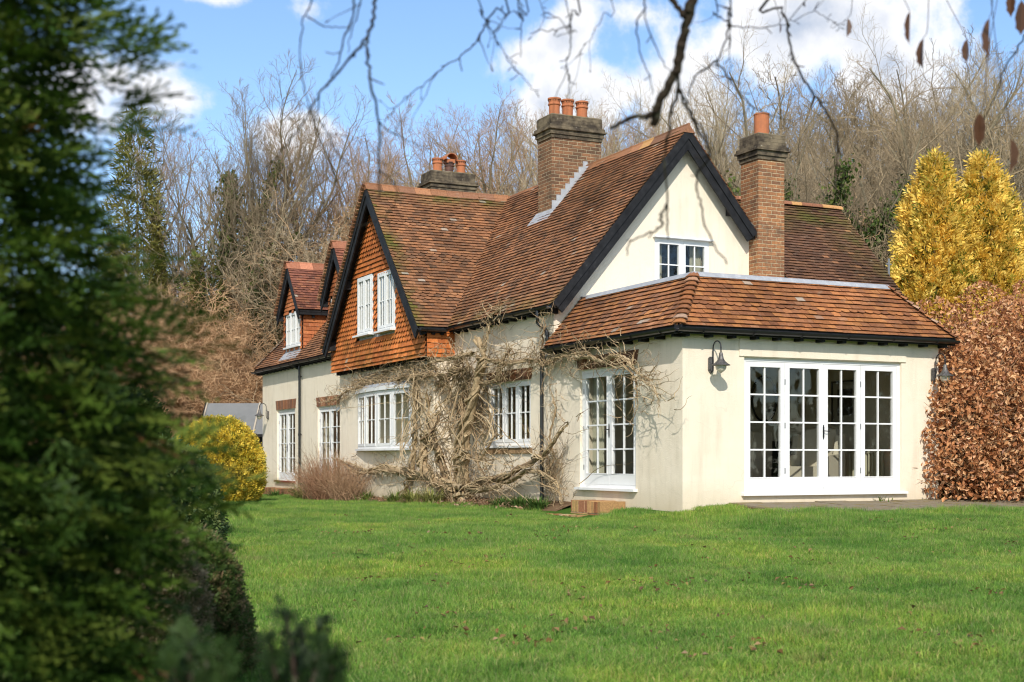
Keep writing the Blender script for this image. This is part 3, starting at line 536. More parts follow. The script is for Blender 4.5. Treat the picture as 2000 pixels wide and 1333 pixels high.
# ---- clay tiles: every tile is a little slab, tilted and lifted off the row below
def lerp3(a, b, t): return tuple(a[i] + (b[i] - a[i]) * t for i in range(3))
def clip(poly, conv):
    out = poly; n = len(conv)
    for i in range(n):
        ax, ay = conv[i]; bx, by = conv[(i + 1) % n]; inp = out; out = []
        if not inp: break
        for k in range(len(inp)):
            p, q = inp[k], inp[(k + 1) % len(inp)]
            dp = (bx - ax) * (p[1] - ay) - (by - ay) * (p[0] - ax); dq = (bx - ax) * (q[1] - ay) - (by - ay) * (q[0] - ax)
            if dp >= 0: out.append(p)
            if (dp >= 0) != (dq >= 0):
                t = dp / (dp - dq); out.append((p[0] + (q[0] - p[0]) * t, p[1] + (q[1] - p[1]) * t))
    return out
def tiles(mb, O, A, S, N, poly, palette, seed, gauge=.10, width=.168, lift=.030, th=.014, round_rows=lambda k, s: False, wob=.012, lichen=.008, moss=None, bright=.012, skip=None):
    """O origin at the eaves, A along the eaves, S up the slope, N outward; poly: convex (a, s), counter-clockwise"""
    rs = random.Random(seed); O = Vector(O); A = Vector(A); S = Vector(S); N = Vector(N)
    smin = min(p[1] for p in poly); smax = max(p[1] for p in poly); amin = min(p[0] for p in poly); amax = max(p[0] for p in poly)
    k = 0; s0 = smin - .03
    while s0 < smax:
        off = (k % 2) * width / 2; rnd = round_rows(k, s0); c0 = int((amin - off) / width) - 1; c1 = int((amax - off) / width) + 1
        for c in range(c0, c1):
            a0 = c * width + off + .0015 + rs.uniform(-.002, .002); a1 = a0 + width - .003; js = rs.uniform(-.005, .005); b = s0 + js; L = gauge * 1.25
            if skip and skip((a0 + a1) / 2, b + gauge / 2): continue
            if rnd == 1:       # club / fishtail: rounded foot
                hw = (a1 - a0) / 2; am = (a0 + a1) / 2
                o = [(a0, b + L), (a0, b + hw * .62)] + [(am - hw * math.cos(t), b + hw * .62 - hw * .62 * math.sin(t)) for t in (.5, 1.05, 1.57, 2.09, 2.64)] + [(a1, b + hw * .62), (a1, b + L)]
            elif rnd == 2:     # notched foot: one rounded corner per tile, throws a slanted gap
                hw = (a1 - a0) / 2; am = (a0 + a1) / 2; dp = .088
                o = [(a0, b + L), (a0, b + dp)] + [(am - hw * math.cos(t), b + dp - dp * math.sin(t) ** .8) for t in (.35, .75, 1.2, 1.57, 1.94, 2.39, 2.79)] + [(a1, b + dp), (a1, b + L)]
            else: o = [(a0, b + L), (a0, b), (a1, b), (a1, b + L)]
            q = clip(o, poly)
            if len(q) < 3: continue
            am, sm = (a0 + a1) / 2, b
            P0 = O + A * am + S * sm
            wv = wob * (mnoise.noise(P0 * .55) + .4 * mnoise.noise(P0 * 1.7)); tl = rs.uniform(-.004, .006); tx = rs.uniform(-.02, .02)
            pc = rs.choice(palette); f = rs.uniform(.86, 1.13) * (1 + .5 * mnoise.noise(P0 * .75 + Vector((seed, 0, 0))) + .25 * mnoise.noise(P0 * 2.1))
            cc = [pc[i] * f for i in range(3)]
            if rs.random() < bright: cc = [.36 * f, .17 * f, .085 * f]
            if rs.random() < lichen * .55 * (1 + 3 * max(0, mnoise.noise(P0 * .9 + Vector((9, seed, 0))))): cc = lerp3(cc, (.46, .40, .32), rs.uniform(.25, .85))
            if moss:
                ms = moss(am, sm, P0) * (.5 + mnoise.noise(P0 * 2.3) + rs.uniform(-.3, .3))
                if ms > 0: cc = lerp3(cc, (.11, .115, .02), min(.85, ms))
            n = len(q); top = []; bot = []
            for (a, s) in q:
                h = .004 + wv + (lift + tl) * (1 - (s - b) / L) + (a - am) * tx + th
                p = O + A * a + S * s + N * h; top.append(p); bot.append(p - N * th)
            edge = [.5 * x_ for x_ in cc]  # side faces darkened: dirt, plus shade between courses put into the colour
            i0 = len(mb.v); mb.v.extend([tuple(p) for p in top + bot])
            mb.f.append([i0 + i for i in range(n)]); mb.m.append(0); mb.c.append(tuple(cc))
            for i in range(n):
                j = (i + 1) % n
                if q[i][1] > b + L - .003 and q[j][1] > b + L - .003: continue
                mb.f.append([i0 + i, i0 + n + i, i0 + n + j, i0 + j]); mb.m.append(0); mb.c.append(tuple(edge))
        s0 += gauge; k += 1
def slope(name, pts, seed, palette, parent=None, tile=None, deck_mat=1, **kw):
    """pts: 3D outline, pts[0]->pts[1] is the eaves (counter-clockwise seen from outside)"""
    P = [Vector(p) for p in pts]; A = (P[1] - P[0]).normalized(); N = None
    for i in range(2, len(P)):
        N = (P[1] - P[0]).cross(P[i] - P[0])
        if N.length > 1e-6: break
    N.normalize(); S = N.cross(A)
    if N.z < -.01: N = -N
    mb = MB(); mb.add(P + [p - N * .07 for p in P], [tuple(range(len(P)))] + [(i, (i + 1) % len(P), len(P) + (i + 1) % len(P), len(P) + i) for i in range(len(P))], 1)
    poly = [((p - P[0]).dot(A), (p - P[0]).dot(S)) for p in (P if tile is None else [Vector(p) for p in tile])]
    if sum(poly[i][0] * poly[(i + 1) % len(poly)][1] - poly[(i + 1) % len(poly)][0] * poly[i][1] for i in range(len(poly))) < 0: poly = poly[::-1]
    tiles(mb, P[0], A, S, N, poly, palette, seed, **kw)
    return mb.build(name, [M['tile'], M['deck']], parent or house)
def rows(*bands): return lambda k, s: 1 if any(a <= k < b for a, b in bands) else 0

BROWN = [(0.288, 0.136, 0.068), (0.228, 0.114, 0.061), (0.340, 0.153, 0.071), (0.183, 0.099, 0.057), (0.261, 0.124, 0.064), (0.365, 0.176, 0.084), (0.306, 0.143, 0.070)]
ORANGE = [(0.367, 0.146, 0.054), (0.302, 0.119, 0.049), (0.410, 0.173, 0.063), (0.238, 0.097, 0.044), (0.335, 0.140, 0.059), (0.281, 0.119, 0.054)]
DARKRED = [(0.162, 0.080, 0.046), (0.132, 0.067, 0.041), (0.186, 0.093, 0.051), (0.144, 0.078, 0.049)]
HUNG = [(0.542, 0.163, 0.042), (0.481, 0.141, 0.037), (0.592, 0.185, 0.050), (0.443, 0.134, 0.040), (0.554, 0.179, 0.050)]
CHEEK = [(.45, .15, .06), (.40, .13, .05), (.48, .17, .065)]

VY = 4.15
main_roof = slope('main_roof', [(EX, 9.03, EZ), (EX, VY, EZ), (RX, VY, RZ), (RX, FRY, RZ)], 11, BROWN, round_rows=rows((9, 12), (22, 25)), wob=.03,
                  lichen=.010, moss=lambda a, s, p: .9 * sstep(4.3, 4.75, s) * sstep(7.5, 4, p.y) + .5 * sstep(.5, 0, s))
slope('main_roof', [(EX, 25.06, EZ), (EX, 15.57, EZ), (RX, FRY, RZ), (RX, 21.96, RZ)], 12, BROWN, round_rows=rows((9, 12)), tile=[(EX, 25.06, EZ), (EX, 15.57, EZ), (EX + 2.4, 15.57 - 2.6, EZ + KM * 2.4), (EX + 2.4, 25.06 - 2.4, EZ + KM * 2.4)],
      moss=lambda a, s, p: .8 * sstep(1.2, 0, s) * sstep(19, 16, p.y))
XR = 5.78; ERZ = RZ - KM * (XR - RX)
slope('main_roof', [(XR, VY, ERZ), (XR, 25.06, ERZ), (RX, 21.96, RZ), (RX, VY, RZ)], 13, ORANGE, tile=[(XR, VY, ERZ), (XR, VY + .9, ERZ), (RX, VY + .9, RZ), (RX, VY, RZ)])
mb = MB(); mb.prism([(EX, 25.06, EZ), (XR, 25.06, ERZ), (RX, 21.96, RZ)], (0, .02, -.07)); mb.build('main_roof', M['deck'], house)
slope('gable_roof', [(-.92, FE, FEZ), (EX, FE, FEZ), (RX, FRY, RZ), (-.92, FRY, RZ)][:4], 14, BROWN, round_rows=rows((9, 12), (22, 26), (35, 37)), wob=.022, lichen=.018,
      moss=lambda a, s, p: 1.0 * sstep(-.45, -.9, p.x) + .7 * sstep(4.1, 4.7, s), bright=.02)
slope('gable_roof', [(EX, 15.57, FEZ), (-.92, 15.57, FEZ), (-.92, FRY, RZ), (RX, FRY, RZ)], 15, BROWN, tile=[(-.3, 15.57, FEZ), (-.92, 15.57, FEZ), (-.92, FRY, RZ), (-.3, FRY, RZ)])
# back wing
WZ = 6.55; WK = 1.05
slope('wing_roof', [(4.8, 5.0, WZ - 3 * WK), (9.6, 5.0, WZ - 3 * WK), (9.6, 8.0, WZ), (4.8, 8.0, WZ)], 16, DARKRED, wob=.02, lichen=.006, bright=.012, moss=lambda a, s, p: .7 * sstep(3.0, 4.2, s) + .35 * sstep(3.2, 4.8, a))
mb = MB(); mb.prism([(4.8, 11, WZ - 3 * WK), (9.6, 11, WZ - 3 * WK), (9.6, 8.02, WZ), (4.8, 8.02, WZ)], (0, 0, -.07)); mb.build('wing_roof', M['deck'], house)
mb = MB(); wall(mb, FY(5.25), [(5.6, 3.5), (9.4, 3.5)], -.6); wall(mb, lambda a, z, d: (9.4 + d, a, z), [(5.25, 3.5), (8, 6.4), (10.8, 3.5)], -.6); mb.build('wall', M['stucco'], house)
# garden room: hipped apron round a flat lead top
GE = -.2; GZ = 2.665; HT = .6; HZ = 3.60; GR = 5.45; HR = GR - .8
slope('garden_room_roof', [(GE, GY, GZ), (GE, GE, GZ), (HT, HT, HZ), (HT, GY, HZ)], 17, [(.33, .14, .058), (.25, .11, .052), (.30, .125, .056), (.38, .165, .062), (.21, .10, .055)], round_rows=rows((5, 6)), gauge=.105, lichen=.008, moss=lambda a, s, p: 0,
      bright=.02)
slope('garden_room_roof', [(GE, GE, GZ), (GR, GE, GZ), (HR, HT, HZ), (HT, HT, HZ)], 18, ORANGE, round_rows=rows((5, 6)), gauge=.105, lichen=.008, bright=.03)
mb = MB(); mb.prism([(GR, GE, GZ), (GR, GY, GZ), (HR, GY, HZ), (HR, HT, HZ)], (-.02, 0, -.07)); mb.build('garden_room_roof', M['deck'], house)
mb = MB(); mb.box(HT, HR, HT, GY - .004, HZ - .03, HZ - .012)
for a, b in (((HT, GY - .005, HZ), (HT, HT, HZ)), ((HT, HT, HZ), (HR, HT, HZ)), ((HR, HT, HZ), (HR, GY - .005, HZ))):
    mb.tube([Vector(a) + Vector((0, 0, .03)), Vector(b) + Vector((0, 0, .03))], .03, 8)
NL = Vector((-1.17, 0, 1)).normalized(); SL = Vector((1, 0, 1.17)).normalized(); NF = Vector((0, -1.17, 1)).normalized(); SF = Vector((0, 1, 1.17)).normalized()
tl_ = Vector((HT, HT, HZ)); hl = .085
mb.prism([Vector((HT, GY - .3, HZ)) - SL * hl * 1 + NL * .045, Vector((HT, HT, HZ)) - SL * hl + NL * .045 - Vector((0, hl * .65, 0)), Vector((HT, HT, HZ)) + NL * .045, Vector((HT, GY - .3, HZ)) + NL * .045], NL * .012)
mb.prism([Vector((HT, HT, HZ)) - SF * hl + NF * .046 - Vector((hl * .65, 0, 0)), Vector((HR, HT, HZ)) - SF * hl + NF * .046 + Vector((hl * .65, 0, 0)), Vector((HR, HT, HZ)) + NF * .046, Vector((HT, HT, HZ)) + NF * .046], NF * .012)
mb.build('lead_flashing', M['lead'], house)
def hip(a, b, n, palette, seed, parent=house):
    """bonnet tiles: overlapping little cones up the hip"""
    rs = random.Random(seed); a = Vector(a); b = Vector(b); d = (b - a).normalized(); sd = d.cross(Vector((0, 0, 1))).normalized(); up = sd.cross(d); mb = MB()
    for k in range(n):
        p = a + (b - a) * (k / n); L = (b - a).length / n * 1.35; r0 = .105 + rs.uniform(-.006, .006); r1 = .055; f = rs.uniform(.7, 1.2); c = rs.choice(palette); c = [x_ * f for x_ in c]
        if rs.random() < .35: c = lerp3(c, (.48, .42, .34), rs.uniform(.15, .5))
        vs = []
        for (pp, r, hh) in ((p, r0, .035), (p + d * L, r1, .012)):
            for t in range(7):
                an = math.pi * (t / 6); vs.append(pp + sd * r * math.cos(an) * 1.25 + up * (r * math.sin(an) * .45 + hh - .022))
        vs += [v - up * .016 for v in vs[:7]]
        mb.add(vs, [(i, i + 1, 8 + i, 7 + i) for i in range(6)] + [(14 + i, 14 + i + 1, i + 1, i) for i in range(6)], 0, c)
    return mb.build('hip_tiles', M['tile'], parent)
hip((GE, GE, GZ + .02), (HT, HT, HZ + .02), 11, ORANGE, 3); hip((GR, GE, GZ + .02), (HR, HT, HZ + .02), 11, ORANGE, 4)
hip((EX, 25.06, EZ + .02), (RX, 21.96, RZ + .02), 40, BROWN, 5)
def ridge(a, b, seed, palette=[(.33, .155, .08), (.28, .135, .075), (.38, .18, .09), (.24, .12, .07)], L=.42, w=.15, parent=house, sag=.0, half=False, k=KM):
    rs = random.Random(seed); a = Vector(a); b = Vector(b); d = (b - a); n = max(1, round(d.length / L)); dn = d.normalized(); sd = dn.cross(Vector((0, 0, 1))).normalized(); mb = MB()
    for i in range(n):
        t0, t1 = i / n, (i + 1) / n; c = rs.choice(palette); f = rs.uniform(.75, 1.3); c = [x_ * f for x_ in c]
        if rs.random() < .12: c = [.55, .30, .12]
        vs = []
        for t in (t0 + .004 / d.length, t1 - .004 / d.length):
            p = a + d * t + Vector((0, 0, -sag * 4 * t * (1 - t) + rs.uniform(-.004, .004)))
            if half: prof = [(w * .55 * math.cos(q), w * .62 * math.sin(q) - .03) for q in [math.pi * j / 8 for j in range(9)]]
            else: prof = [(w * .92, -w * k + .03), (w * .16, -.005), (w * .14, .028), (0, .045), (-w * .14, .028), (-w * .16, -.005), (-w * .92, -w * k + .03)]
            vs += [p + sd * u + Vector((0, 0, v + .035)) for u, v in prof]
        m_ = len(vs) // 2
        mb.add(vs, [(j, j + 1, m_ + j + 1, m_ + j) for j in range(m_ - 1)] + [tuple(range(m_)), tuple(range(2 * m_ - 1, m_ - 1, -1))], 0, c)
    return mb.build('ridge_tiles', M['tile'], parent)
ridge((RX, VY - .02, RZ + .03), (RX, 21.9, RZ + .03), 1, sag=.03)
ridge((-.95, FRY, RZ + .03), (RX, FRY, RZ + .03), 2, sag=.015, k=KF)
ridge((4.8, 8, WZ + .02), (9.62, 8, WZ + .02), 3, palette=[(.28, .12, .07), (.23, .10, .06), (.34, .15, .085)], L=.3, half=True)

# tile-hung gable and its returns
def hung_rows(k, s):
    return 2 if (4 <= k < 20 or 24 <= k < 60) else 0
gp = [(9.15, 2.80), (15.6, 2.80), (15.6, 3.45), (FRY, RZ - .12), (9.15, 3.45)]
poly = [(p[0] - 9.15, p[1] - 2.80) for p in gp]; sk = lambda a, s: any(w[0] - 9.15 - .05 < a < w[1] - 9.15 + .05 and w[2] - 2.80 - .04 < s < w[3] - 2.80 for w in (W1, W2)) or (10.9 - 9.15 < a < 13.6 - 9.15 and 3.40 - 2.80 < s < 3.58 - 2.8)
mb = MB()
wall(mb, FX(TX + .02), [(9.15, 3.45), (FRY, RZ - .1), (15.6, 3.45)], 2.86, [W1, W2], m_=1)
tiles(mb, (TX, 9.15, 2.80), (0, 1, 0), (0, 0, 1), (-1, 0, 0), poly, HUNG, 21, gauge=.112, width=.165, lift=.042, th=.015, round_rows=hung_rows, wob=.008, lichen=.006, bright=.0, skip=sk,
      moss=lambda a, s, p: .75 * sstep(1.3, .2, s) * max(0, .35 + mnoise.noise(p * .9)))
mb.build('tile_hung_gable', [M['tile'], M['deck']], house)
mb = MB(); mb.add([(TX + .02, 9.17, 2.82), (0, 9.17, 2.82), (0, 9.17, 3.45), (TX + .02, 9.17, 3.45)], [(0, 1, 2, 3)], 1)
tiles(mb, (TX, 9.15, 2.80), (1, 0, 0), (0, 0, 1), (0, -1, 0), [(0, 0), (.65, 0), (.65, .66), (0, .66)], HUNG, 22, gauge=.112, lift=.028, wob=.004, lichen=.0, bright=0)
mb.build('tile_hung_return', [M['tile'], M['deck']], house)
mb = MB(); mb.box(TX + .012, TX + .03, 10.95, 13.55, 3.38, 3.60); mb.build('lead_flashing', M['lead'], house)
mb = MB(); mb.box(TX + .03, 0, 9.2, 15.58, 2.86, 2.90)                         # jetty soffit with joist ends
for i in range(26): y = 9.35 + i * .245; mb.box(TX + .08, BX, y, y + .07, 2.74, 2.86)
mb.build('jetty', M['black'], house)

# barge boards
def barge(name, x_or_y, along, apex, feet, w=.24, th=.04, second=.10):
    """along 'x': gable seen along Y at y = x_or_y; along 'y': gable seen along X"""
    mb = MB()
    for (fa, fz) in feet:
        aa, az_ = apex; d = Vector((fa - aa, 0, fz - az_)).normalized(); n = Vector((-d.z, 0, d.x))
        if n.z > 0: n = -n
        def pt(a, z, o): return (a, x_or_y + o, z) if along == 'x' else (x_or_y + o, a, z)
        cut = w / abs(n.z)
        for (w0, w1, o0, o1) in ((0, w, -th / 2, th / 2), (-.035, second, -th * 1.1, -th / 2)):
            q = [(aa, az_ - w0 / abs(n.z)), (fa + n.x * w0, fz + n.z * w0), (fa + n.x * w1, fz + n.z * w1), (aa, az_ - w1 / abs(n.z))]
            mb.prism([pt(a, z, o0) for a, z in q], (0, o1 - o0, 0) if along == 'x' else (o1 - o0, 0, 0))
    return mb.build(name, M['black'], house)
bk = KM
barge('bargeboard', 4.19, 'x', (RX, RZ - .04), [(-.13, RZ - .04 - KM * 2.93), (4.39, RZ - .04 - KM * 1.59)], w=.24)
barge('bargeboard', -.89, 'y', (FRY, RZ - .04), [(FE - .03, RZ - .04 - KF * 3.30), (15.60, RZ - .04 - KF * 3.30)], w=.24)
for s_ in (-1, 1):                                                # soffits and purlin ends under the verges
    mb = MB(); mb.prism([(RX, 4.21, RZ - .1), (RX + s_ * 2.9, 4.21, RZ - .1 - KM * 2.9), (RX + s_ * 2.9, GY, RZ - .1 - KM * 2.9), (RX, GY, RZ - .1)], (0, 0, -.02)); mb.build('soffit', M['black'], house)
    mb = MB(); mb.prism([(-.87, FRY, RZ - .1), (-.87, FRY + s_ * 3.2, RZ - .1 - KF * 3.2), (TX, FRY + s_ * 3.2, RZ - .1 - KF * 3.2), (TX, FRY, RZ - .1)], (0, 0, -.02)); mb.build('soffit', M['black'], house)
    mb = MB(); mb.box(-.86, TX, FRY + s_ * 1.75 - .06, FRY + s_ * 1.75 + .06, RZ - 2.22, RZ - 2.02); mb.build('purlin_end', M['black'], house)
    mb = MB(); mb.box(RX + s_ * 1.1 - .06, RX + s_ * 1.1 + .06, 4.22, GY, RZ - 1.58, RZ - 1.42); mb.build('purlin_end', M['black'], house)
    mb = MB(); mb.box(-.86, TX, FRY + s_ * 3.0 - .1, FRY + s_ * 3.0 + .1, FEZ - .06, FEZ + .16); mb.build('purlin_end', M['black'], house)


def verge(name, apex, foot, x0, x1, nrm, parent, seed, pal, gauge=.10):
    rs = random.Random(seed); a = Vector(foot); b = Vector(apex); d = (b - a).normalized(); n = Vector(nrm).normalized(); mb = MB(); L = (b - a).length; k = 0
    while k * gauge < L - .02:
        p = a + d * k * gauge; c = rs.choice(pal); f = rs.uniform(.7, 1.25)
        for lay in (0, 1):
            q = p + n * (.012 + lay * .036 + rs.uniform(-.003, .003)); e = p + d * gauge * 1.3 + n * (-.012 + lay * .036)
            xx = x0 - lay * .012 + rs.uniform(-.008, .008); mb.prism([(xx, q.y, q.z), (x1, q.y, q.z), (x1, e.y, e.z), (xx, e.y, e.z)], n * .017, 0, [v * f * (1.2 if lay == 0 else 1) for v in c])
        k += 1
    return mb.build(name, M['tile'], parent)
VP = [(.34, .17, .09), (.26, .12, .065), (.38, .21, .12)]
verge('verge_tiles', (-.9, FRY, RZ + .03), (-.9, 15.60, RZ + .03 - KF * 3.3), -.99, -.80, (0, KF, 1), house, 1, VP)
# gutters: half-round troughs, brackets, rafter feet
def gutter(a, b, feet_dir, n_feet, drop=.05, feet=True):
    a = Vector(a); b = Vector(b); d = (b - a).normalized(); mb = MB(); r = .058
    prof = [math.pi + math.pi * i / 8 for i in range(9)]; sd = d.cross(Vector((0, 0, 1))).normalized()
    vs = []
    for p in (a, b):
        for (rr, seq) in ((r, prof), (r - .006, prof[::-1])): vs += [p + sd * rr * math.cos(t) + Vector((0, 0, rr * math.sin(t))) for t in seq]
    m_ = 18; mb.add(vs, [(i, (i + 1) % m_, m_ + (i + 1) % m_, m_ + i) for i in range(m_)] + [tuple(range(m_)), tuple(range(2 * m_ - 1, m_ - 1, -1))])
    L = (b - a).length; nb = max(2, int(L / .9)); hd = Vector(feet_dir)
    for i in range(nb):
        p = a + d * (L * (i + .5) / nb); mb.tube([p + sd * (r + .006) * math.cos(t) + Vector((0, 0, (r + .006) * math.sin(t))) - d * .012 for t in prof], .008, 5)
        mb.tube([p + d * .0 + Vector((0, 0, .0)) + sd * (r + .004) * math.cos(t) + Vector((0, 0, (r + .004) * math.sin(t))) for t in prof], .006, 5)
    mb.build('gutter', M['gutter'], house)
    fb = MB(); fb.bar(a + hd * .075 + Vector((0, 0, -.015)), b + hd * .075 + Vector((0, 0, -.015)), .03, .13)
    if feet:
        for i in range(n_feet):
            p = a + d * (L * (i + .5) / n_feet) + hd * .09
            fb.prism([p + Vector((0, 0, -.06)), p + Vector((0, 0, -.115)), p + hd * .22 + Vector((0, 0, -.115)), p + hd * .22 + Vector((0, 0, -.0))], d * .07)
    fb.build('fascia', M['black'], house)
gutter((EX - .06, VY + .02, EZ - .02), (EX - .06, 9.0, EZ - .03), (1, 0, 0), 12)
gutter((-.86, FE - .06, FEZ - .03), (EX - .06, FE - .06, FEZ - .03), (0, 1, 0), 3)
gutter((EX - .06, 15.6, EZ - .03), (EX - .06, 25.1, EZ - .06), (1, 0, 0), 24)
gutter((GE - .06, GE - .06, GZ - .03), (GE - .06, GY - .1, GZ - .04), (1, 0, 0), 9)
gutter((GE - .06, GE - .06, GZ - .03), (GR, GE - .06, GZ - .03), (0, 1, 0), 13)
def downpipe(pts, r=.036):
    mb = MB(); mb.tube(smooth_poly(pts, 3) if len(pts) > 3 else pts, r, 10)
    a, b = Vector(pts[-2]), Vector(pts[-1])
    for t in (.03, .5, .9):
        p = a.lerp(b, t); mb.tube([p + Vector((0, 0, -.03)), p + Vector((0, 0, .03))], r + .01, 10); mb.bar(p, p + Vector((.12, .06, 0)), .02, .02)
    mb.build('downpipe', M['gutter'], house)
downpipe([(EX - .06, 4.62, 3.42), (EX - .06, 4.62, 3.22), (-.22, 4.64, 3.14), (-.12, 4.55, 3.02), (-.09, 4.52, 2.94), (-.09, 4.5, 2.72)])
downpipe([(-.09, 4.5, 2.75), (-.12, 4.6, 2.62), (-.1, 4.72, 2.52), (-.09, 4.74, 2.45), (-.09, 4.74, -.4)])
downpipe([(EX - .06, 20.5, 3.42), (EX - .06, 20.5, 3.34), (-.2, 20.5, 3.28), (-.1, 20.45, 3.2), (-.08, 20.45, 3.1), (-.08, 20.45, -.5)])

# ---- chimneys
def pot(parent, cx, cy, z, r=.12, h=.42, m_='terracotta', plain=False):
    mb = MB()
    prof = [(r, 0), (r, h), (r - .02, h), (r - .02, .05)] if plain else [(r * .93, 0), (r * .98, h * .62), (r * 1.12, h * .65), (r * 1.15, h * .71), (r * 1.02, h * .75), (r * 1.02, h * .80), (r * 1.06, h * .82), (r * 1.06, h * .90), (r * 1.2, h * .92), (r * 1.2, h), (r * .85, h), (r * .8, .05)]
    if plain: prof = [(r * .97, 0), (r, h * .93), (r * 1.06, h * .95), (r * 1.06, h), (r * .86, h), (r * .82, .05)]
    mb.lathe(prof, (cx, cy, z), 20); o = mb.build('chimney_pot', M[m_], parent, smooth=False)
    if not plain:
        hb = MB()
        for k in range(14):
            a = 2 * math.pi * k / 14; p = Vector((cx + r * 1.065 * math.cos(a), cy + r * 1.065 * math.sin(a), z + h * .86)); q = Vector((math.cos(a), math.sin(a), 0))
            hb.tube([p - q * .02, p + q * .003], .012, 6)
        hb.add([(cx + r * .84 * math.cos(t), cy + r * .84 * math.sin(t), z + h * .95) for t in [2 * math.pi * i / 12 for i in range(12)]], [tuple(range(12))])
        hb.build('soot_holes', M['deck'], parent)
    return o
def chimney(x0, x1, y0, y1, z0, z1, m_, cap=.085, label=None):
    mb = MB(); mb.box(x0, x1, y0, y1, z0, z1, 0)
    z = z1
    for grow, h in ((.022, .075), (.05, .10)):
        mb.box(x0 - grow, x1 + grow, y0 - grow, y1 + grow, z, z + h, 1); z += h + .0
    g2 = cap; mb.box(x0 - g2 - .01, x1 + g2 + .01, y0 - g2 - .01, y1 + g2 + .01, z, z + .035, 1)
    mb.box(x0 - g2 + .015, x1 + g2 - .015, y0 - g2 + .015, y1 + g2 - .015, z + .035, z + .10, 1); z += .10
    mb.box(x0 - .02, x1 + .02, y0 - .02, y1 + .02, z, z + .23, 1); z += .23
    mb.prism([(x0, y0, z), (x1, y0, z), (x1, y1, z), (x0, y1, z)], (0, 0, .02), 2)
    o = mb.build('chimney', [M[m_], M['capbrick'], M['paving']], house, uv=True)
    if label: o['label'] = label
    return o, z
c1, z = chimney(1.945, 3.175, 8.29, 8.95, 5.4, 7.62, 'brick', label='broad brick chimney with stepped dark cap rising through the main roof')
for cx in (2.17, 2.50, 2.86): pot(c1, cx, 8.60, z, .125, .43)
c2, z2 = chimney(1.98, 3.22, 15.3, 16.0, 6.2, 7.72, 'brick', label='sooty brick chimney stack just showing behind the tile-hung gable ridge')
pot(c2, 2.28, 15.62, z2, .125, .40); p_ = pot(c2, 2.62, 15.62, z2, .115, .33, 'darkpot'); pot(c2, 2.96, 15.62, z2, .125, .40)
mb = MB(); vs = []                                                # half-round hood over the middle pot
for yy in (15.42, 15.82):
    for rr, seq in ((.17, range(9)), (.15, range(8, -1, -1))): vs += [(2.62 + rr * math.cos(math.pi * i / 8), yy, z2 + .38 + rr * math.sin(math.pi * i / 8)) for i in seq]
mb.add(vs, [(i, (i + 1) % 18, 18 + (i + 1) % 18, 18 + i) for i in range(18)] + [tuple(range(18)), tuple(range(35, 17, -1))]); mb.box(2.50, 2.74, 15.5, 15.74, z2 + .3, z2 + .40)
mb.build('chimney_hood', M['terracotta'], c2)
c3, z3 = chimney(4.40, 5.03, 4.10, 4.70, 2.56, 6.55, 'orange_brick', label='tall slim brick chimney standing against the cream gable')
pot(c3, 4.68, 4.38, z3, .15, .47, plain=True)
mb = MB()                                                         # stepped lead at the foot of the broad chimney
def roofz(x): return EZ + KM * (x - EX)
x = 1.945
while x < 2.8:
    mb.box(x, x + .11, 8.268, 8.288, roofz(x) - .05, roofz(x) + .20 + .06); x += .11
for a, b in (((1.87, 8.20), (2.80, 8.20)), ):
    mb.prism([(1.86, 8.10, roofz(1.86) + .05), (2.8, 8.10, roofz(2.8) + .05), (2.8, 8.28, roofz(2.8) + .07), (1.86, 8.28, roofz(1.86) + .07)], (0, 0, .012))
mb.prism([(1.72, 8.10, roofz(1.72) + .055), (1.945, 8.10, roofz(1.945) + .065), (1.945, 9.05, roofz(1.945) + .065), (1.72, 9.05, roofz(1.72) + .055)], (0, 0, .012))
mb.build('lead_flashing', M['lead'], c1)

# ---- joinery
def pane_grid(mb, gl, F, a0, a1, z0, z1, cols, rws, d, bar=.022):
    for i in range(1, cols): a = a0 + (a1 - a0) * i / cols; mb.fbox(F, a - bar / 2, a + bar / 2, z0, z1, d - .028, d + .004)
    for j in range(1, rws): z = z0 + (z1 - z0) * j / rws; mb.fbox(F, a0, a1, z - bar / 2, z + bar / 2, d - .026, d + .002)
    gl.add([F(a0, z0, d - .014), F(a1, z0, d - .014), F(a1, z1, d - .014), F(a0, z1, d - .014)], [(0, 1, 2, 3)])
def rectframe(mb, F, a0, a1, z0, z1, w, d0, d1, wb=None, wt=None):
    wb = wb or w; wt = wt or w
    mb.fbox(F, a0, a0 + w, z0, z1, d0, d1); mb.fbox(F, a1 - w, a1, z0, z1, d0, d1)
    mb.fbox(F, a0 + w, a1 - w, z0, z0 + wb, d0, d1); mb.fbox(F, a0 + w, a1 - w, z1 - wt, z1, d0, d1)
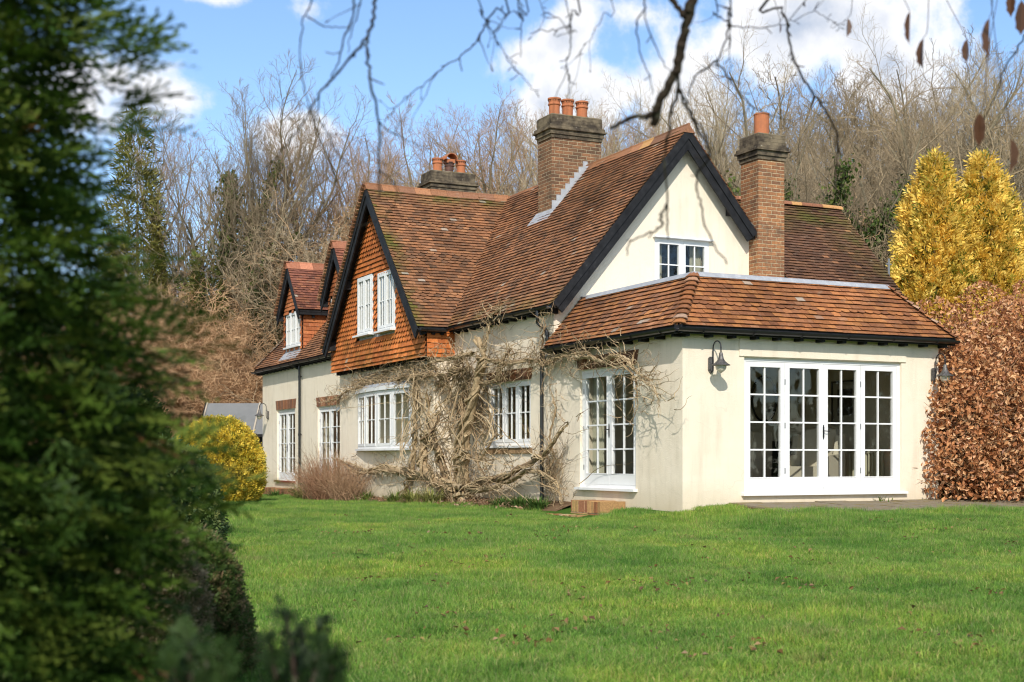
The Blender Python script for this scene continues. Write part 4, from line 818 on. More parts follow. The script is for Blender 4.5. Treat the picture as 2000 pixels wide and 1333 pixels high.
def casement(F, op, lights, cols, rws, d=-.05, sill=True, curtain=True, fw=.055, label=None, cur=(.0, .38)):
    a0, a1, z0, z1 = op; mb = MB(); gl = MB()
    rectframe(mb, F, a0, a1, z0, z1, fw, d - .07, d + .01)
    w = (a1 - a0 - fw * (lights + 1)) / lights
    for i in range(lights):
        b0 = a0 + fw + i * (w + fw); b1 = b0 + w
        if i: mb.fbox(F, b0 - fw, b0, z0 + fw, z1 - fw, d - .07, d + .01)
        rectframe(mb, F, b0 + .003, b1 - .003, z0 + fw + .003, z1 - fw - .003, .048, d - .045, d + .018, wb=.06)
        pane_grid(mb, gl, F, b0 + .05, b1 - .05, z0 + fw + .063, z1 - fw - .05, cols, rws, d)
    o = mb.build('window', M['white'], house)
    if label: o['label'] = label
    gl.build('pane', M['glass'], o)
    if sill:
        sb = MB(); sb.prism([F(a0 - .05, z0 - .055, d + .12), F(a0 - .05, z0 - .055, d - .07), F(a0 - .05, z0 + .004, d - .07), F(a0 - .05, z0 - .012, d + .12)], Vector(F(a1 + .05, 0, 0)) - Vector(F(a0 - .05, 0, 0))); sb.build('sill', M['white'], o)
    if curtain:
        cb = MB()
        for s_ in (0, 1):
            cb = MB(); n = 40; L = (a1 - a0) * cur[1]; pts = []
            for k in range(n + 1):
                a = (a0 + .05 + L * k / n) if s_ == 0 else (a1 - .05 - L * k / n)
                pts.append((a, -.24 + .025 * math.sin(k * 1.1)))
            vs = [F(a, z0, d_) for a, d_ in pts] + [F(a, z1, d_) for a, d_ in pts]
            cb.add(vs, [(k, k + 1, n + 2 + k, n + 1 + k) for k in range(n)]); cb.build('curtain', M['curtain'], o)
    return o
def iron_handle(parent, F, a, z, d):
    mb = MB()
    mb.fbox(F, a - .016, a + .016, z - .09, z + .09, d, d + .006)
    for s_ in (-1, 1): mb.fbox(F, a - .010, a + .010, z + s_ * .10 - .02, z + s_ * .10 + .02, d, d + .006)
    mb.tube([F(a, z + .02, d), F(a, z + .02, d + .05), F(a + .03, z + .018, d + .055), F(a + .09, z + .012, d + .055)], .008, 6)
    mb.build('handle', M['iron'], parent)
def french(F, op, leaves, d=-.06, opening=(0, 1), handle_at=None, label=None, curtain=None, sillmat='white', cols=2, rws=4, bottom=.24):
    a0, a1, z0, z1 = op; fw = .06; o_mb = MB(); rectframe(o_mb, F, a0, a1, z0, z1, fw, d - .08, d + .012, wb=.05)
    o = o_mb.build('french_door', M['white'], house)
    if label: o['label'] = label
    n = leaves; w = (a1 - a0 - 2 * fw) / n; hb = MB()
    for i in range(n):
        b0 = a0 + fw + i * w + .003; b1 = b0 + w - .006; mb = MB(); gl = MB(); zb, zt = z0 + .053, z1 - fw - .003
        st = .085; rectframe(mb, F, b0, b1, zb, zt, st, d - .05, d + .006, wb=bottom - .05, wt=.08)
        rectframe(mb, F, b0 + st - .012, b1 - st + .012, zb + bottom - .062, zt - .068, .016, d - .03, d + .012)
        pane_grid(mb, gl, F, b0 + st, b1 - st, zb + bottom - .05, zt - .08, cols, rws, d - .01, bar=.026)
        lf = mb.build('door_leaf', M['white'], o); gl.build('pane', M['glass'], o)
    for a in ([a0 + fw, a1 - fw] if n == 2 else [a0 + fw + w, a1 - fw - w]):
        for z in (z0 + .35, (z0 + z1) / 2, z1 - .38): hb = MB(); hb.fbox(F, a - .007, a + .007, z - .045, z + .045, d + .004, d + .016); hb.build('hinge', M['metalgrey'], o)
    if n > 2:
        mb = MB(); mb.fbox(F, (a0 + a1) / 2 - .03, (a0 + a1) / 2 + .03, z0 + .07, z1 - .08, d + .004, d + .014); mb.build('cover_strip', M['white'], o)
    iron_handle(o, F, (a0 + a1) / 2 + (handle_at or 0), z0 + .99, d + .012)
    sb = MB(); sb.prism([F(a0 - .06, z0 - .05, d + .14), F(a0 - .06, z0 - .05, d - .08), F(a0 - .06, z0 + .006, d - .08), F(a0 - .06, z0 - .008, d + .14)], Vector(F(a1 + .08, 0, 0)) - Vector(F(a0 - .06, 0, 0))); sb.build('sill', M[sillmat], o)
    if curtain:
        cb = MB()
        for (s0, s1) in curtain:
            cb = MB(); m_ = 30; pts = [(a0 + (a1 - a0) * (s0 + (s1 - s0) * k / m_), -.26 + .03 * math.sin(k * 1.3)) for k in range(m_ + 1)]
            cb.add([F(a, z0, e) for a, e in pts] + [F(a, z1, e) for a, e in pts], [(k, k + 1, m_ + 2 + k, m_ + 1 + k) for k in range(m_)]); cb.build('curtain', M['curtain'], o)
    return o
french(FY(0), (D4[0], D4[1], D4[2] + .05, D4[3]), 4, label='wide white glazed doors of four leaves')
french(FX(0), (DN[0], DN[1], DN[2] + .05, DN[3]), 2, label='white glazed double doors nearest the corner', curtain=[(.03, .10), (.78, .97)])
french(FX(0), F1, 2, label='white glazed double doors at the far end', curtain=[(.03, .4), (.6, .97)], sillmat='redtile')
french(FX(0), F2, 2, label='white glazed double doors behind the wisteria twigs', curtain=[(.03, .2), (.8, .97)], sillmat='redtile')
casement(FX(0), WN, 3, 2, 2, curtain=False, label='white three-light casement beside the wisteria')
casement(FY(GY), GWIN, 2, 2, 2, d=-.02, label='white upstairs casement in the cream gable', curtain=True, cur=(0, .2))
mb = MB(); mb.fbox(FY(GY), GWIN[0] - .05, GWIN[1] + .05, GWIN[3] + .002, GWIN[3] + .035, -.02, .10); mb.build('drip_board', M['white'], house)
casement(FX(TX), W1, 2, 2, 2, d=.045, label='further white casement in the tile-hung gable'); casement(FX(TX), W2, 2, 2, 2, d=.045, label='nearer white casement in the tile-hung gable')
# bow window
aa = [R(8), R(2.7), R(-2.7), R(-8)]; L = (BOW[1] - BOW[0]) / sum(math.cos(a) for a in aa); p = Vector((BX, BOW[1], 0)); bw = MB(); bg_ = MB(); edge = [p.copy()]
for a in aa:
    dv = Vector((-math.sin(a), -math.cos(a), 0)); nv = Vector((-math.cos(a), math.sin(a), 0)); o = p.copy()
    FB = (lambda o, dv, nv: (lambda q, z, d: tuple(o + dv * q + nv * d + Vector((0, 0, z)))))(o, dv, nv)
    rectframe(bw, FB, 0, L, BOW[2], BOW[3], .055, -.06, .012)
    rectframe(bw, FB, .058, L - .058, BOW[2] + .058, BOW[3] - .058, .05, -.04, .02, wb=.065)
    pane_grid(bw, bg_, FB, .108, L - .108, BOW[2] + .125, BOW[3] - .108, 2, 2, 0)
    p = p + dv * L; edge.append(p.copy())
bow = bw.build('window', M['white'], house); bow['label'] = 'white bow window with four lights under the jetty'; bg_.build('pane', M['glass'], bow)
mb = MB(); out = [q + Vector((-.06, 0, 0)) for q in edge]
mb.prism([Vector((BX, edge[0].y + .06, .79))] + [Vector((q.x, q.y + (.06 if i == 0 else -.06 if i == 4 else 0), .79)) for i, q in enumerate(out)] + [Vector((BX, edge[-1].y - .06, .79))], (0, 0, .05)); mb.build('sill', M['white'], bow)
mb = MB(); mb.prism([Vector((BX, edge[0].y + .08, 2.205))] + [Vector((q.x, q.y + (.08 if i == 0 else -.08 if i == 4 else 0), 2.205)) for i, q in enumerate(out)] + [Vector((BX, edge[-1].y - .08, 2.205))], (0, 0, .09)); mb.build('head_board', M['white'], bow)
mb = MB(); mb.prism([Vector((BX, edge[0].y + .1, 2.30))] + [Vector((q.x + .03, q.y, 2.29)) for q in out] + [Vector((BX, edge[-1].y - .1, 2.30))], (.03, 0, .08)); mb.build('lead_roof', M['lead'], bow)
# brick heads and sills
def soldier(F, a0, a1, z0, z1, splay, seed, proud=.012, light=False):
    rs = random.Random(seed); mb = MB(); n = round((a1 - a0) / .077)
    for i in range(n):
        t0, t1 = i / n, (i + 1) / n; b0, b1 = a0 + (a1 - a0) * t0 + .005, a0 + (a1 - a0) * t1 - .005
        u0, u1 = a0 - splay + (a1 - a0 + 2 * splay) * t0 + .005, a0 - splay + (a1 - a0 + 2 * splay) * t1 - .005
        c = rs.choice([(.24, .10, .05), (.18, .085, .05), (.28, .13, .065), (.15, .08, .055), (.22, .12, .07)]); f = rs.uniform(.75, 1.2); f *= 1.35 if light else 1
        q = [F(b0, z0, proud), F(b1, z0, proud), F(u1, z1, proud), F(u0, z1, proud)]; mb.prism(q, Vector(F(0, 0, -.03)) - Vector(F(0, 0, proud)), 0, [x_ * f for x_ in c])
    mb.prism([F(a0, z0 + .003, proud - .008), F(a1, z0 + .003, proud - .008), F(a1 + splay, z1 - .003, proud - .008), F(a0 - splay, z1 - .003, proud - .008)], Vector(F(0, 0, -.05)) - Vector(F(0, 0, 0)), 0, (.42, .36, .26))
    mb.build('brick_head', M['facebrick'], house)
soldier(FX(0), 1.40, 3.46, 2.19, 2.42, .07, 1); soldier(FX(0), 5.36, 7.38, 2.14, 2.36, .08, 2); soldier(FX(0), 21.1, 23.16, 2.10, 2.38, .07, 3, light=True); soldier(FX(0), 16.9, 19.0, 2.06, 2.32, .07, 4, light=True)
rs = random.Random(8); mb = MB()
for i in range(9): a = 5.32 + i * .235; f = rs.uniform(.8, 1.3); mb.fbox(FX(0), a, a + .225, .70, .80, -.02, .04, 0, [.30 * f, .19 * f, .10 * f])
mb.build('brick_sill', M['facebrick'], house)

# dormers
def dormer(yc, label):
    d = MB(); xw = .10; hw = .93; zt = 5.02; ap = 6.40; xe = 2.3
    F = FX(xw)
    op = (yc - .78, yc + .78, 3.97, 5.0)
    fr = MB(); wall(fr, F, [(yc - hw, zt), (yc, ap - .05), (yc + hw, zt)], 3.7, [op], m_=1)
    tiles(fr, (xw - .012, yc - hw, 3.84), (0, 1, 0), (0, 0, 1), (-1, 0, 0), [(0, 0), (2 * hw, 0), (2 * hw, zt - 3.84), (hw, ap - .1 - 3.84), (0, zt - 3.84)], CHEEK, int(yc * 3), gauge=.115, lift=.026, wob=.003, lichen=0, bright=0,
          skip=lambda a, s: op[0] - .02 < a + yc - hw < op[1] + .02 and op[2] - .1 < s + 3.84 < op[3] + .02)
    for sg in (-1, 1):
        tiles(fr, (xw if sg < 0 else 1.6, yc + sg * hw, 3.84), (1 if sg < 0 else -1, 0, 0), (0, 0, 1), (0, sg, 0), [(0, 0), (1.5, 0), (1.5, zt - 3.84), (0, zt - 3.84)] if sg < 0 else [(0, 0), (1.5, 0), (1.5, zt - 3.84), (0, zt - 3.84)], CHEEK, int(yc * 3) + sg, gauge=.115, lift=.026, wob=.003, lichen=0, bright=0)
        fr.add([(xw, yc + sg * (hw - .015), 3.7), (1.7, yc + sg * (hw - .015), 3.7), (1.7, yc + sg * (hw - .015), zt), (xw, yc + sg * (hw - .015), zt)], [(0, 1, 2, 3)], 1)
    o = fr.build('dormer', [M['tile'], M['deck']], house); o['label'] = label
    k = (ap - 4.96) / 1.13; e = 1.13; DR = [(.22, .085, .055), (.26, .10, .06), (.19, .075, .05), (.30, .12, .065)]
    slope('dormer_roof', [(-.12, yc - e, 4.96), (1.15, yc - e, 4.96), (2.35, yc, ap), (-.12, yc, ap)], int(yc) + 40, DR, parent=o, round_rows=rows((7, 10)), wob=.008, lichen=.006)
    slope('dormer_roof', [(1.15, yc + e, 4.96), (-.12, yc + e, 4.96), (-.12, yc, ap), (2.35, yc, ap)], int(yc) + 50, DR, parent=o, wob=.008)
    ridge((-.15, yc, ap + .03), (2.3, yc, ap + .03), int(yc), palette=[(.40, .16, .09), (.46, .19, .11), (.36, .15, .085)], L=.4, w=.17, parent=o, k=k)
    verge('verge_tiles', (-.12, yc, ap + .03), (-.12, yc + e + .02, 4.96 + .0), -.19, -.04, (0, k, 1), o, int(yc), VP)
    b = MB()
    for sg in (-1, 1):
        a0 = (yc, ap - .03); a1 = (yc + sg * e, 4.93)
        for (w0, w1, o0, o1) in ((0, .2, -.11, -.075), (-.03, .08, -.125, -.11)):
            b.prism([(o0, a0[0], a0[1] - w0 * 1.5), (o0, a1[0], a1[1] - w0 * 1.3), (o0, a1[0] - sg * .02, a1[1] - w1 * 1.3), (o0, a0[0], a0[1] - w1 * 1.75)], (o1 - o0, 0, 0))
        b.box(-.07, .1, yc + sg * (e - .12) - .05, yc + sg * (e - .12) + .05, 4.80, 4.97)
        b.box(-.06, 1.15, yc + sg * (e - .03) - .02, yc + sg * (e - .03) + .02, 4.82, 4.95)
        b.box(-.06, 1.15, yc + sg * (hw + .02) if sg > 0 else yc - e, yc + e if sg > 0 else yc - hw - .02, 4.90, 4.93)
        for q in (.35, .8): b.box(q, q + .07, yc + sg * (hw + .08) - .05, yc + sg * (hw + .08) + .05, 4.74, 4.83)
        b.prism([(-.08, yc, ap - .12), (-.08, yc + sg * e * .9, 5.0), (xw, yc + sg * e * .9, 5.0), (xw, yc, ap - .12)], (0, 0, -.02))
    b.build('bargeboard', M['black'], o)
    w_mb = MB(); gl = MB(); dd = .0; a0, a1, z0, z1 = op; fw = .05; rectframe(w_mb, F, a0, a1, z0, z1, fw, -.05, .02)
    w = (a1 - a0 - fw * 4) / 3
    for i in range(3):
        b0 = a0 + fw + i * (w + fw)
        if i: w_mb.fbox(F, b0 - fw, b0, z0 + fw, z1 - fw, -.05, .02)
        rectframe(w_mb, F, b0 + .003, b0 + w - .003, z0 + .053, z1 - .053, .04, -.03, .028); pane_grid(w_mb, gl, F, b0 + .045, b0 + w - .045, z0 + .095, z1 - .095, 2, 2, .01)
    w_mb.fbox(F, a0 - .04, a1 + .04, z0 - .05, z0 - .002, -.02, .10)
    wo = w_mb.build('window', M['white'], o); gl.build('pane', M['glass'], o)
    c_ = MB(); c_.add([(.32, a0, z0), (.32, a1, z0), (.32, a1, z1), (.32, a0, z1)], [(0, 1, 2, 3)]); c_.build('blind', M['curtain'], o)
    l = MB(); l.prism([(xw - .03, yc - .9, roofz(xw - .03) + .05), (xw - .03, yc + .9, roofz(xw - .03) + .05), (-.12, yc + .9, roofz(-.12) + .055), (-.12, yc - .9, roofz(-.12) + .055)], (-.005, 0, .012)); l.box(xw - .035, xw - .015, yc - .8, yc + .8, 3.80, 3.93); l.build('lead_apron', M['lead'], o)
dormer(21.62, 'tile-hung dormer at the far end of the roof'); dormer(17.22, 'tile-hung dormer half hidden by the big gable')
# ------------------------------------------------------------------ plants: generators
def norm(v): return v / (np.linalg.norm(v) + 1e-9)
def perp(d, az):
    ref = np.array([0, 0, 1.0]) if abs(d[2]) < .9 else np.array([1.0, 0, 0])
    u = norm(np.cross(d, ref)); v = np.cross(d, u); return u * math.cos(az) + v * math.sin(az)
def grow_tree(seed, height, r0, counts=(9, 8, 7, 5), trunk=.8, fork=.32, spread=(52, 44, 40, 38), ratio=(.55, .5, .5, .5), up=.12, stems=1, lean=.0, wob=.10, minr=.0042, arch=0.0):
    """winter skeleton: returns (thick polylines, fine polylines)"""
    rs = np.random.RandomState(seed); rd = random.Random(seed); thick = []; fine = []
    def branch(p, d, L, r, lev):
        n = (9, 6, 5, 4, 3)[min(lev, 4)]; pts = [p]; st = L / n; dd = d.copy()
        for i in range(n):
            dd = norm(dd + rs.normal(0, wob * (1 + .4 * lev), 3) + np.array([0, 0, up * (.4 if lev == 0 else 1) - arch * lev * i / n])); p = p + dd * st; pts.append(p)
        pts = np.array(pts); tt = np.linspace(0, 1, n + 1); rad = np.maximum(minr * .6, r * (1 - tt * (.72 if lev < 3 else .6)))
        (thick if lev < 2 else fine).append((pts, rad, (8, 5, 4, 3, 3)[min(lev, 4)]))
        if lev >= len(counts): return
        k = counts[lev]; az = rd.uniform(0, 6.28); f0 = fork if lev == 0 else .18
        for j in range(k):
            t = f0 + (1 - f0) * (j + rd.uniform(.1, .9)) / k; i = min(n - 1, int(t * n)); fr = t * n - i
            q = pts[i] * (1 - fr) + pts[i + 1] * fr; bd = norm(pts[i + 1] - pts[i]); az += 2.4 + rd.uniform(-.5, .5)
            an = R(spread[lev] * rd.uniform(.7, 1.25)); nd = norm(bd * math.cos(an) + perp(bd, az) * math.sin(an))
            ll = L * ratio[lev] * (1.15 - .65 * t) * rd.uniform(.75, 1.25) * (1.25 if lev == 0 else 1)
            rr = max(minr, r * (1 - t * .72) * (.62 if lev == 0 else .55))
            branch(q, nd, ll, rr, lev + 1)
    for s in range(stems):
        d = norm(np.array([rd.uniform(-1, 1) * lean, rd.uniform(-1, 1) * lean, 1.0])) if stems > 1 or lean else np.array([0, 0, 1.0])
        o = np.array([rd.uniform(-.4, .4), rd.uniform(-.4, .4), -.3]) if stems > 1 else np.array([0, 0, -.3])
        branch(o, d, height * trunk * (1 if s == 0 else rd.uniform(.75, 1)), r0 * (1 if s == 0 else rd.uniform(.6, .9)), 0)
    return thick, fine
def leaves_np(rs, C, N, size, asp=.55, jitter=.7, fold=.25, tri=False):
    """one pointed folded leaf (two quads... four points) per centre; C (n,3), N outward direction (n,3)"""
    n = len(C); N = N + rs.normal(0, jitter, (n, 3)); N /= np.linalg.norm(N, axis=1, keepdims=True) + 1e-9
    T = np.cross(N, rs.normal(0, 1, (n, 3))); T /= np.linalg.norm(T, axis=1, keepdims=True) + 1e-9; B = np.cross(N, T)
    s = (size * rs.uniform(.6, 1.3, n))[:, None]
    a = C - T * s * .5; b = C + B * s * asp * .5 + N * s * fold * .5; c = C + T * s * .5; d = C - B * s * asp * .5 + N * s * fold * .5
    V = np.stack([a, b, c, d], 1).reshape(-1, 3); i = np.arange(n)[:, None] * 4
    F = np.concatenate([i + np.array([[0, 1, 2]]), i + np.array([[0, 2, 3]])], 0)
    return V, F
def colours(rs, n, pal, f=(.7, 1.25)):
    p = np.array(pal)[rs.randint(0, len(pal), n)]; return p * rs.uniform(*f, (n, 1))
def sprigs_np(rs, C, D, L, n_leaf=7, w=.25, droop=.0, spread=.5):
    """feathery sprigs: N centres with direction D, each a short axis set with narrow blades"""
    n = len(C); D = D / (np.linalg.norm(D, axis=1, keepdims=True) + 1e-9); Vs = []; 
    S = np.cross(D, rs.normal(0, 1, (n, 3))); S /= np.linalg.norm(S, axis=1, keepdims=True) + 1e-9; Up = np.cross(S, D)
    LL = (L * rs.uniform(.6, 1.3, n))[:, None]
    for k in range(n_leaf):
        t = k / max(1, n_leaf - 1); side = (1 if k % 2 else -1) * (1 if k < n_leaf - 1 else 0)
        base = C + D * LL * t * .75 - np.array([0, 0, 1]) * LL * droop * t * t
        dirn = D * (1 - spread * abs(side)) + S * side * spread + Up * rs.normal(0, .2, (n, 1)); dirn /= np.linalg.norm(dirn, axis=1, keepdims=True)
        ln = LL * (.55 - .25 * t + .1); wd = ln * w * .5; nrm = Up + S * rs.normal(0, .5, (n, 1)); wv = np.cross(dirn, nrm); wv /= np.linalg.norm(wv, axis=1, keepdims=True) + 1e-9
        Vs.append(np.stack([base, base + dirn * ln * .5 + wv * wd, base + dirn * ln, base + dirn * ln * .5 - wv * wd], 1))
    V = np.stack(Vs, 1).reshape(-1, 3); F = np.arange(len(V)).reshape(-1, 4)
    return V, F
def shell_points(rs, n, rad_fn, zmax, inner=.55, power=.45):
    """points through a crown's volume, most near its surface; rad_fn(z, angle) -> radius"""
    z = rs.uniform(0, zmax, n); a = rs.uniform(0, 2 * math.pi, n); r = rad_fn(z, a); keep = rs.uniform(0, 1, n) < np.clip(r / (r.max() + 1e-6), .05, 1)
    z, a, r = z[keep], a[keep], r[keep]; f = inner + (1 - inner) * rs.uniform(0, 1, len(z)) ** power
    P = np.stack([r * f * np.cos(a), r * f * np.sin(a), z], 1)
    return P, np.stack([np.cos(a), np.sin(a), np.full_like(a, .35)], 1), f
def lumps(rs, n, amp):
    ph = rs.uniform(0, 6.28, (n, 3)); fr = rs.randint(2, 8, n); fz = rs.uniform(1.5, 6, n)
    def f(z, a, zmax=1.0):
        s = 0
        for i in range(n): s = s + np.sin(a * fr[i] + ph[i, 0] + 2.0 * np.sin(z / zmax * fz[i] + ph[i, 1])) * np.sin(z / zmax * fz[i] * 2 + ph[i, 2])
        return 1 + amp * s / math.sqrt(n)
    return f

def tree_parts(name, thick, fine, m_fine='twig', m_thick='bark'):
    mb = MB(); V, F = tubes_bulk(thick); mb.bulk(V, F); t = mb.build('trunk', M[m_thick])
    mb = MB(); V, F = tubes_bulk(fine); mb.bulk(V, F); c = mb.build('crown', M[m_fine])
    return t, c
def ivy_on(thick, seed, zmax, n, spread=.28, size=.11, frac=1.0, zmin=0, pal=None):
    rs = np.random.RandomState(seed); P = []; 
    for pts, r, _ in thick[:max(1, int(len(thick) * frac))]:
        for i in range(len(pts) - 1):
            if zmin < pts[i][2] < zmax: r[i] > .055 and P.append((pts[i], pts[i + 1], r[i]))
    idx = rs.randint(0, len(P), n); t = rs.uniform(0, 1, (n, 1)); A = np.array([P[i][0] for i in idx]); B = np.array([P[i][1] for i in idx]); rr = np.array([P[i][2] for i in idx])
    off = rs.normal(0, 1, (n, 3)); off /= np.linalg.norm(off, axis=1, keepdims=True); C = A + (B - A) * t + off * (rr + spread * np.abs(rs.normal(0, .6, n)))[:, None]
    V, F = leaves_np(rs, C, off, np.full(n, size), .8, .6); mb = MB(); c = colours(rs, n, [(.06, .10, .018), (.09, .14, .026), (.13, .17, .03), (.04, .07, .015)]); mb.bulk(V, F, 0, np.concatenate([c, c])); return mb.build('ivy', M['leaf'])

# ------------------------------------------------------------------ woodland behind the house
protos = {}
def make_proto(key, seed, mf='twig', ivy=0, **kw):
    th, fi = grow_tree(seed, **kw); e = empty('bare_tree'); t, c = tree_parts(key, th, fi, mf); t.parent = e; c.parent = e
    if ivy: iv = ivy_on(th, seed + 5, ivy, 9000 if ivy < 9 else 14000, .38 if ivy < 9 else .55, .17 if ivy < 9 else .2, pal=None if ivy < 9 else [(.13, .20, .03), (.18, .25, .045), (.22, .27, .05), (.09, .14, .025)]); iv.parent = e
    zm = max(float(p[:, 2].max()) for p, _, _ in fi); protos[key] = (e, zm, [False]); return e
make_proto('oak', 1, height=15, r0=.34, counts=(13, 10, 9, 7), fork=.26, spread=(58, 48, 44, 42), ratio=(.62, .55, .50, .55), up=.10)
make_proto('ash', 2, mf='twig_pale', height=16, r0=.28, counts=(13, 10, 9, 6), fork=.28, spread=(42, 42, 40, 38), ratio=(.6, .52, .48, .52), up=.16)
make_proto('beech', 3, mf='twig_red', height=15, r0=.30, counts=(14, 10, 9, 7), fork=.2, spread=(46, 42, 42, 42), ratio=(.55, .55, .5, .55), up=.14)
make_proto('birch', 4, mf='twig_red', height=15, r0=.18, counts=(15, 10, 8, 6), fork=.2, spread=(36, 38, 36, 36), ratio=(.42, .55, .5, .5), up=.12)
make_proto('ivyoak', 5, mf='twig_dark', height=15, r0=.34, counts=(12, 10, 9, 7), fork=.3, spread=(50, 46, 44, 40), ratio=(.6, .55, .48, .52), up=.12, ivy=12.0)
make_proto('multistem', 6, mf='twig_dark', height=14, r0=.2, counts=(9, 9, 8, 6), stems=6, lean=.30, fork=.25, spread=(34, 36, 38, 38), ratio=(.5, .5, .5, .5), up=.14, ivy=8.2)
def put_tree(key, px, depth, top, label, group=None, wide=1.0, rot=None, name='bare_tree', rnd=random.Random(77)):
    """stands at DEPTH metres; its crown rises to the height the photograph shows there"""
    e, zm, used = protos[key]
    if used[0]: o = copy_tree(e)
    else: o = e; used[0] = True
    x, y = place(px, depth); z0 = gh(x, y); H = CAM.z + (896 - top + (38 if px > 1230 and name == 'bare_tree' else 0)) / 2677.3 * depth - z0
    s = H / zm; o.location = (x, y, z0); o.scale = (s * wide, s * wide, s); o.rotation_euler = (0, 0, rnd.uniform(0, 6.28) if rot is None else rot)
    o.name = name; tag(o, label, 'tree', group); return o
GW_ = 'bare winter trees behind the house'
put_tree('multistem', 468, 60, 130, 'ivy-clad bare tree with many upright stems left of the house', GW_, wide=1.05)
def ivy_clump():
    e = [o for o in col.objects if o.get('label', '').startswith('ivy-clad bare tree')][0]; bpy.context.view_layer.update(); inv = e.matrix_world.inverted(); rs = np.random.RandomState(8); rd_ = random.Random(8); Cs = []; Ns = []; polys = []
    def w3(px, py, d=58.5): p = CAM + FWD * d + RGT * ((px - 1000) / 2677.3 * d); return inv @ Vector((p.x, p.y, CAM.z + (896 - py) / 2677.3 * d))
    for n, r0, r1, pp in [(4200, .62, .34, [(447, 640), (452, 560), (444, 480), (452, 410), (446, 345)]), (1500, .42, .2, [(470, 580), (500, 545), (535, 515), (560, 485), (580, 462)]), (1300, .4, .16, [(470, 540), (490, 480), (505, 430), (525, 370), (545, 320)])]:
        q = smooth_poly([w3(*a) for a in pp], 6); m_ = len(q); idx = rs.uniform(0, m_ - 1.01, n); i = idx.astype(int); fr = (idx - i)[:, None]; c = q[i] * (1 - fr) + q[i + 1] * fr; nn = rs.normal(0, 1, (n, 3)); nn /= np.linalg.norm(nn, axis=1, keepdims=True); rr = (r0 + (r1 - r0) * idx / m_) * np.abs(rs.normal(.6, .45, n)) * (1 + .75 * np.sin(idx * 2.3 + r0 * 9) * np.sin(idx * 5.1)) / e.scale.x
        Cs.append(c + nn * rr[:, None]); Ns.append(nn); polys.append((q, np.linspace(.22, .06, m_) / e.scale.x, 7))
    C = np.concatenate(Cs); N = np.concatenate(Ns); V, F = leaves_np(rs, C, N, np.full(len(C), .2 / e.scale.x), .8, .6); c = colours(rs, len(C), [(.06, .10, .018), (.09, .14, .026), (.15, .19, .035), (.04, .07, .015)]); mb = MB(); mb.bulk(V, F, 0, np.concatenate([c, c])); mb.build('ivy', M['leaf'], e)
    mb = MB(); V, F = tubes_bulk(polys); mb.bulk(V, F); mb.build('limb', M['bark'], e)
ivy_clump()
TREES = [('birch', 345, 66, 225, 'slender bare tree between the dark conifer and the ivy-clad tree'),
         ('birch', 625, 60, 235, 'thin bare birch above the small dormers'), ('birch', 688, 68, 262, 'bare tree above the apex of the tile-hung gable'), ('birch', 735, 60, 215, 'thin bare tree left of the small sooty chimney'),
         ('birch', 805, 64, 205, 'russet bare tree behind the small sooty chimney'), ('beech', 872, 70, 290, 'russet bare tree right behind the small chimney pots'), ('birch', 915, 58, 185, 'thin bare tree between the two three-pot chimneys'), ('ash', 985, 62, 160, 'tall bare tree left of the broad brick chimney'),
         ('beech', 1045, 68, 185, 'bare tree directly behind the broad brick chimney'), ('birch', 1150, 66, 215, 'low bare tree right of the broad chimney pots'), ('birch', 1215, 60, 215, 'sparse bare tree above the main ridge'), ('ash', 1290, 64, 160, 'bare tree above the apex of the cream gable'),
         ('oak', 1375, 60, 112, 'spreading bare oak between the gable and the slim chimney'), ('oak', 1470, 66, 128, 'bare oak directly behind the slim chimney pot'), ('ivyoak', 1560, 47, 190, 'bare oak with ivy-covered trunk right of the slim chimney'), ('ivyoak', 1650, 50, 165, 'second ivy-covered oak above the back roof ridge'),
         ('oak', 1735, 58, 100, 'big bare oak left of the golden conifers'), ('oak', 1830, 62, 82, 'big bare oak above the golden conifers'), ('ash', 1910, 58, 70, 'tall bare tree right behind the golden conifers'), ('oak', 1995, 60, 64, 'bare oak at the right edge of the picture')]
for k, px, dp, tp, lb in TREES: put_tree(k, px, dp, tp, lb, GW_, wide={'oak': 1.0, 'ivyoak': .95}.get(k, 1.0))
# garden boundary at the photographer's back and off to the left: what the window panes mirror
for k, x, y, h, lb in [('oak', 8, -44, 15, 'bare oak on the garden boundary mirrored in the panes'), ('ash', 16, -40, 15, 'bare ash on the garden boundary mirrored in the panes'), ('beech', 24, -42, 15, 'bare beech on the garden boundary mirrored in the panes'), ('ivyoak', 12, -36, 14, 'ivy-clad oak on the garden boundary mirrored in the panes'), ('oak', 33, -36, 15, 'far bare oak on the garden boundary mirrored in the panes')]:
    o = copy_tree(protos[k][0]); o.location = (x, y, g(x, y)); s_ = h / protos[k][1]; o.scale = (s_ * 1.3, s_ * 1.3, s_); o.rotation_euler = (0, 0, x); o.name = 'bare_tree'; tag(o, lb, 'tree', 'trees on the garden boundary')
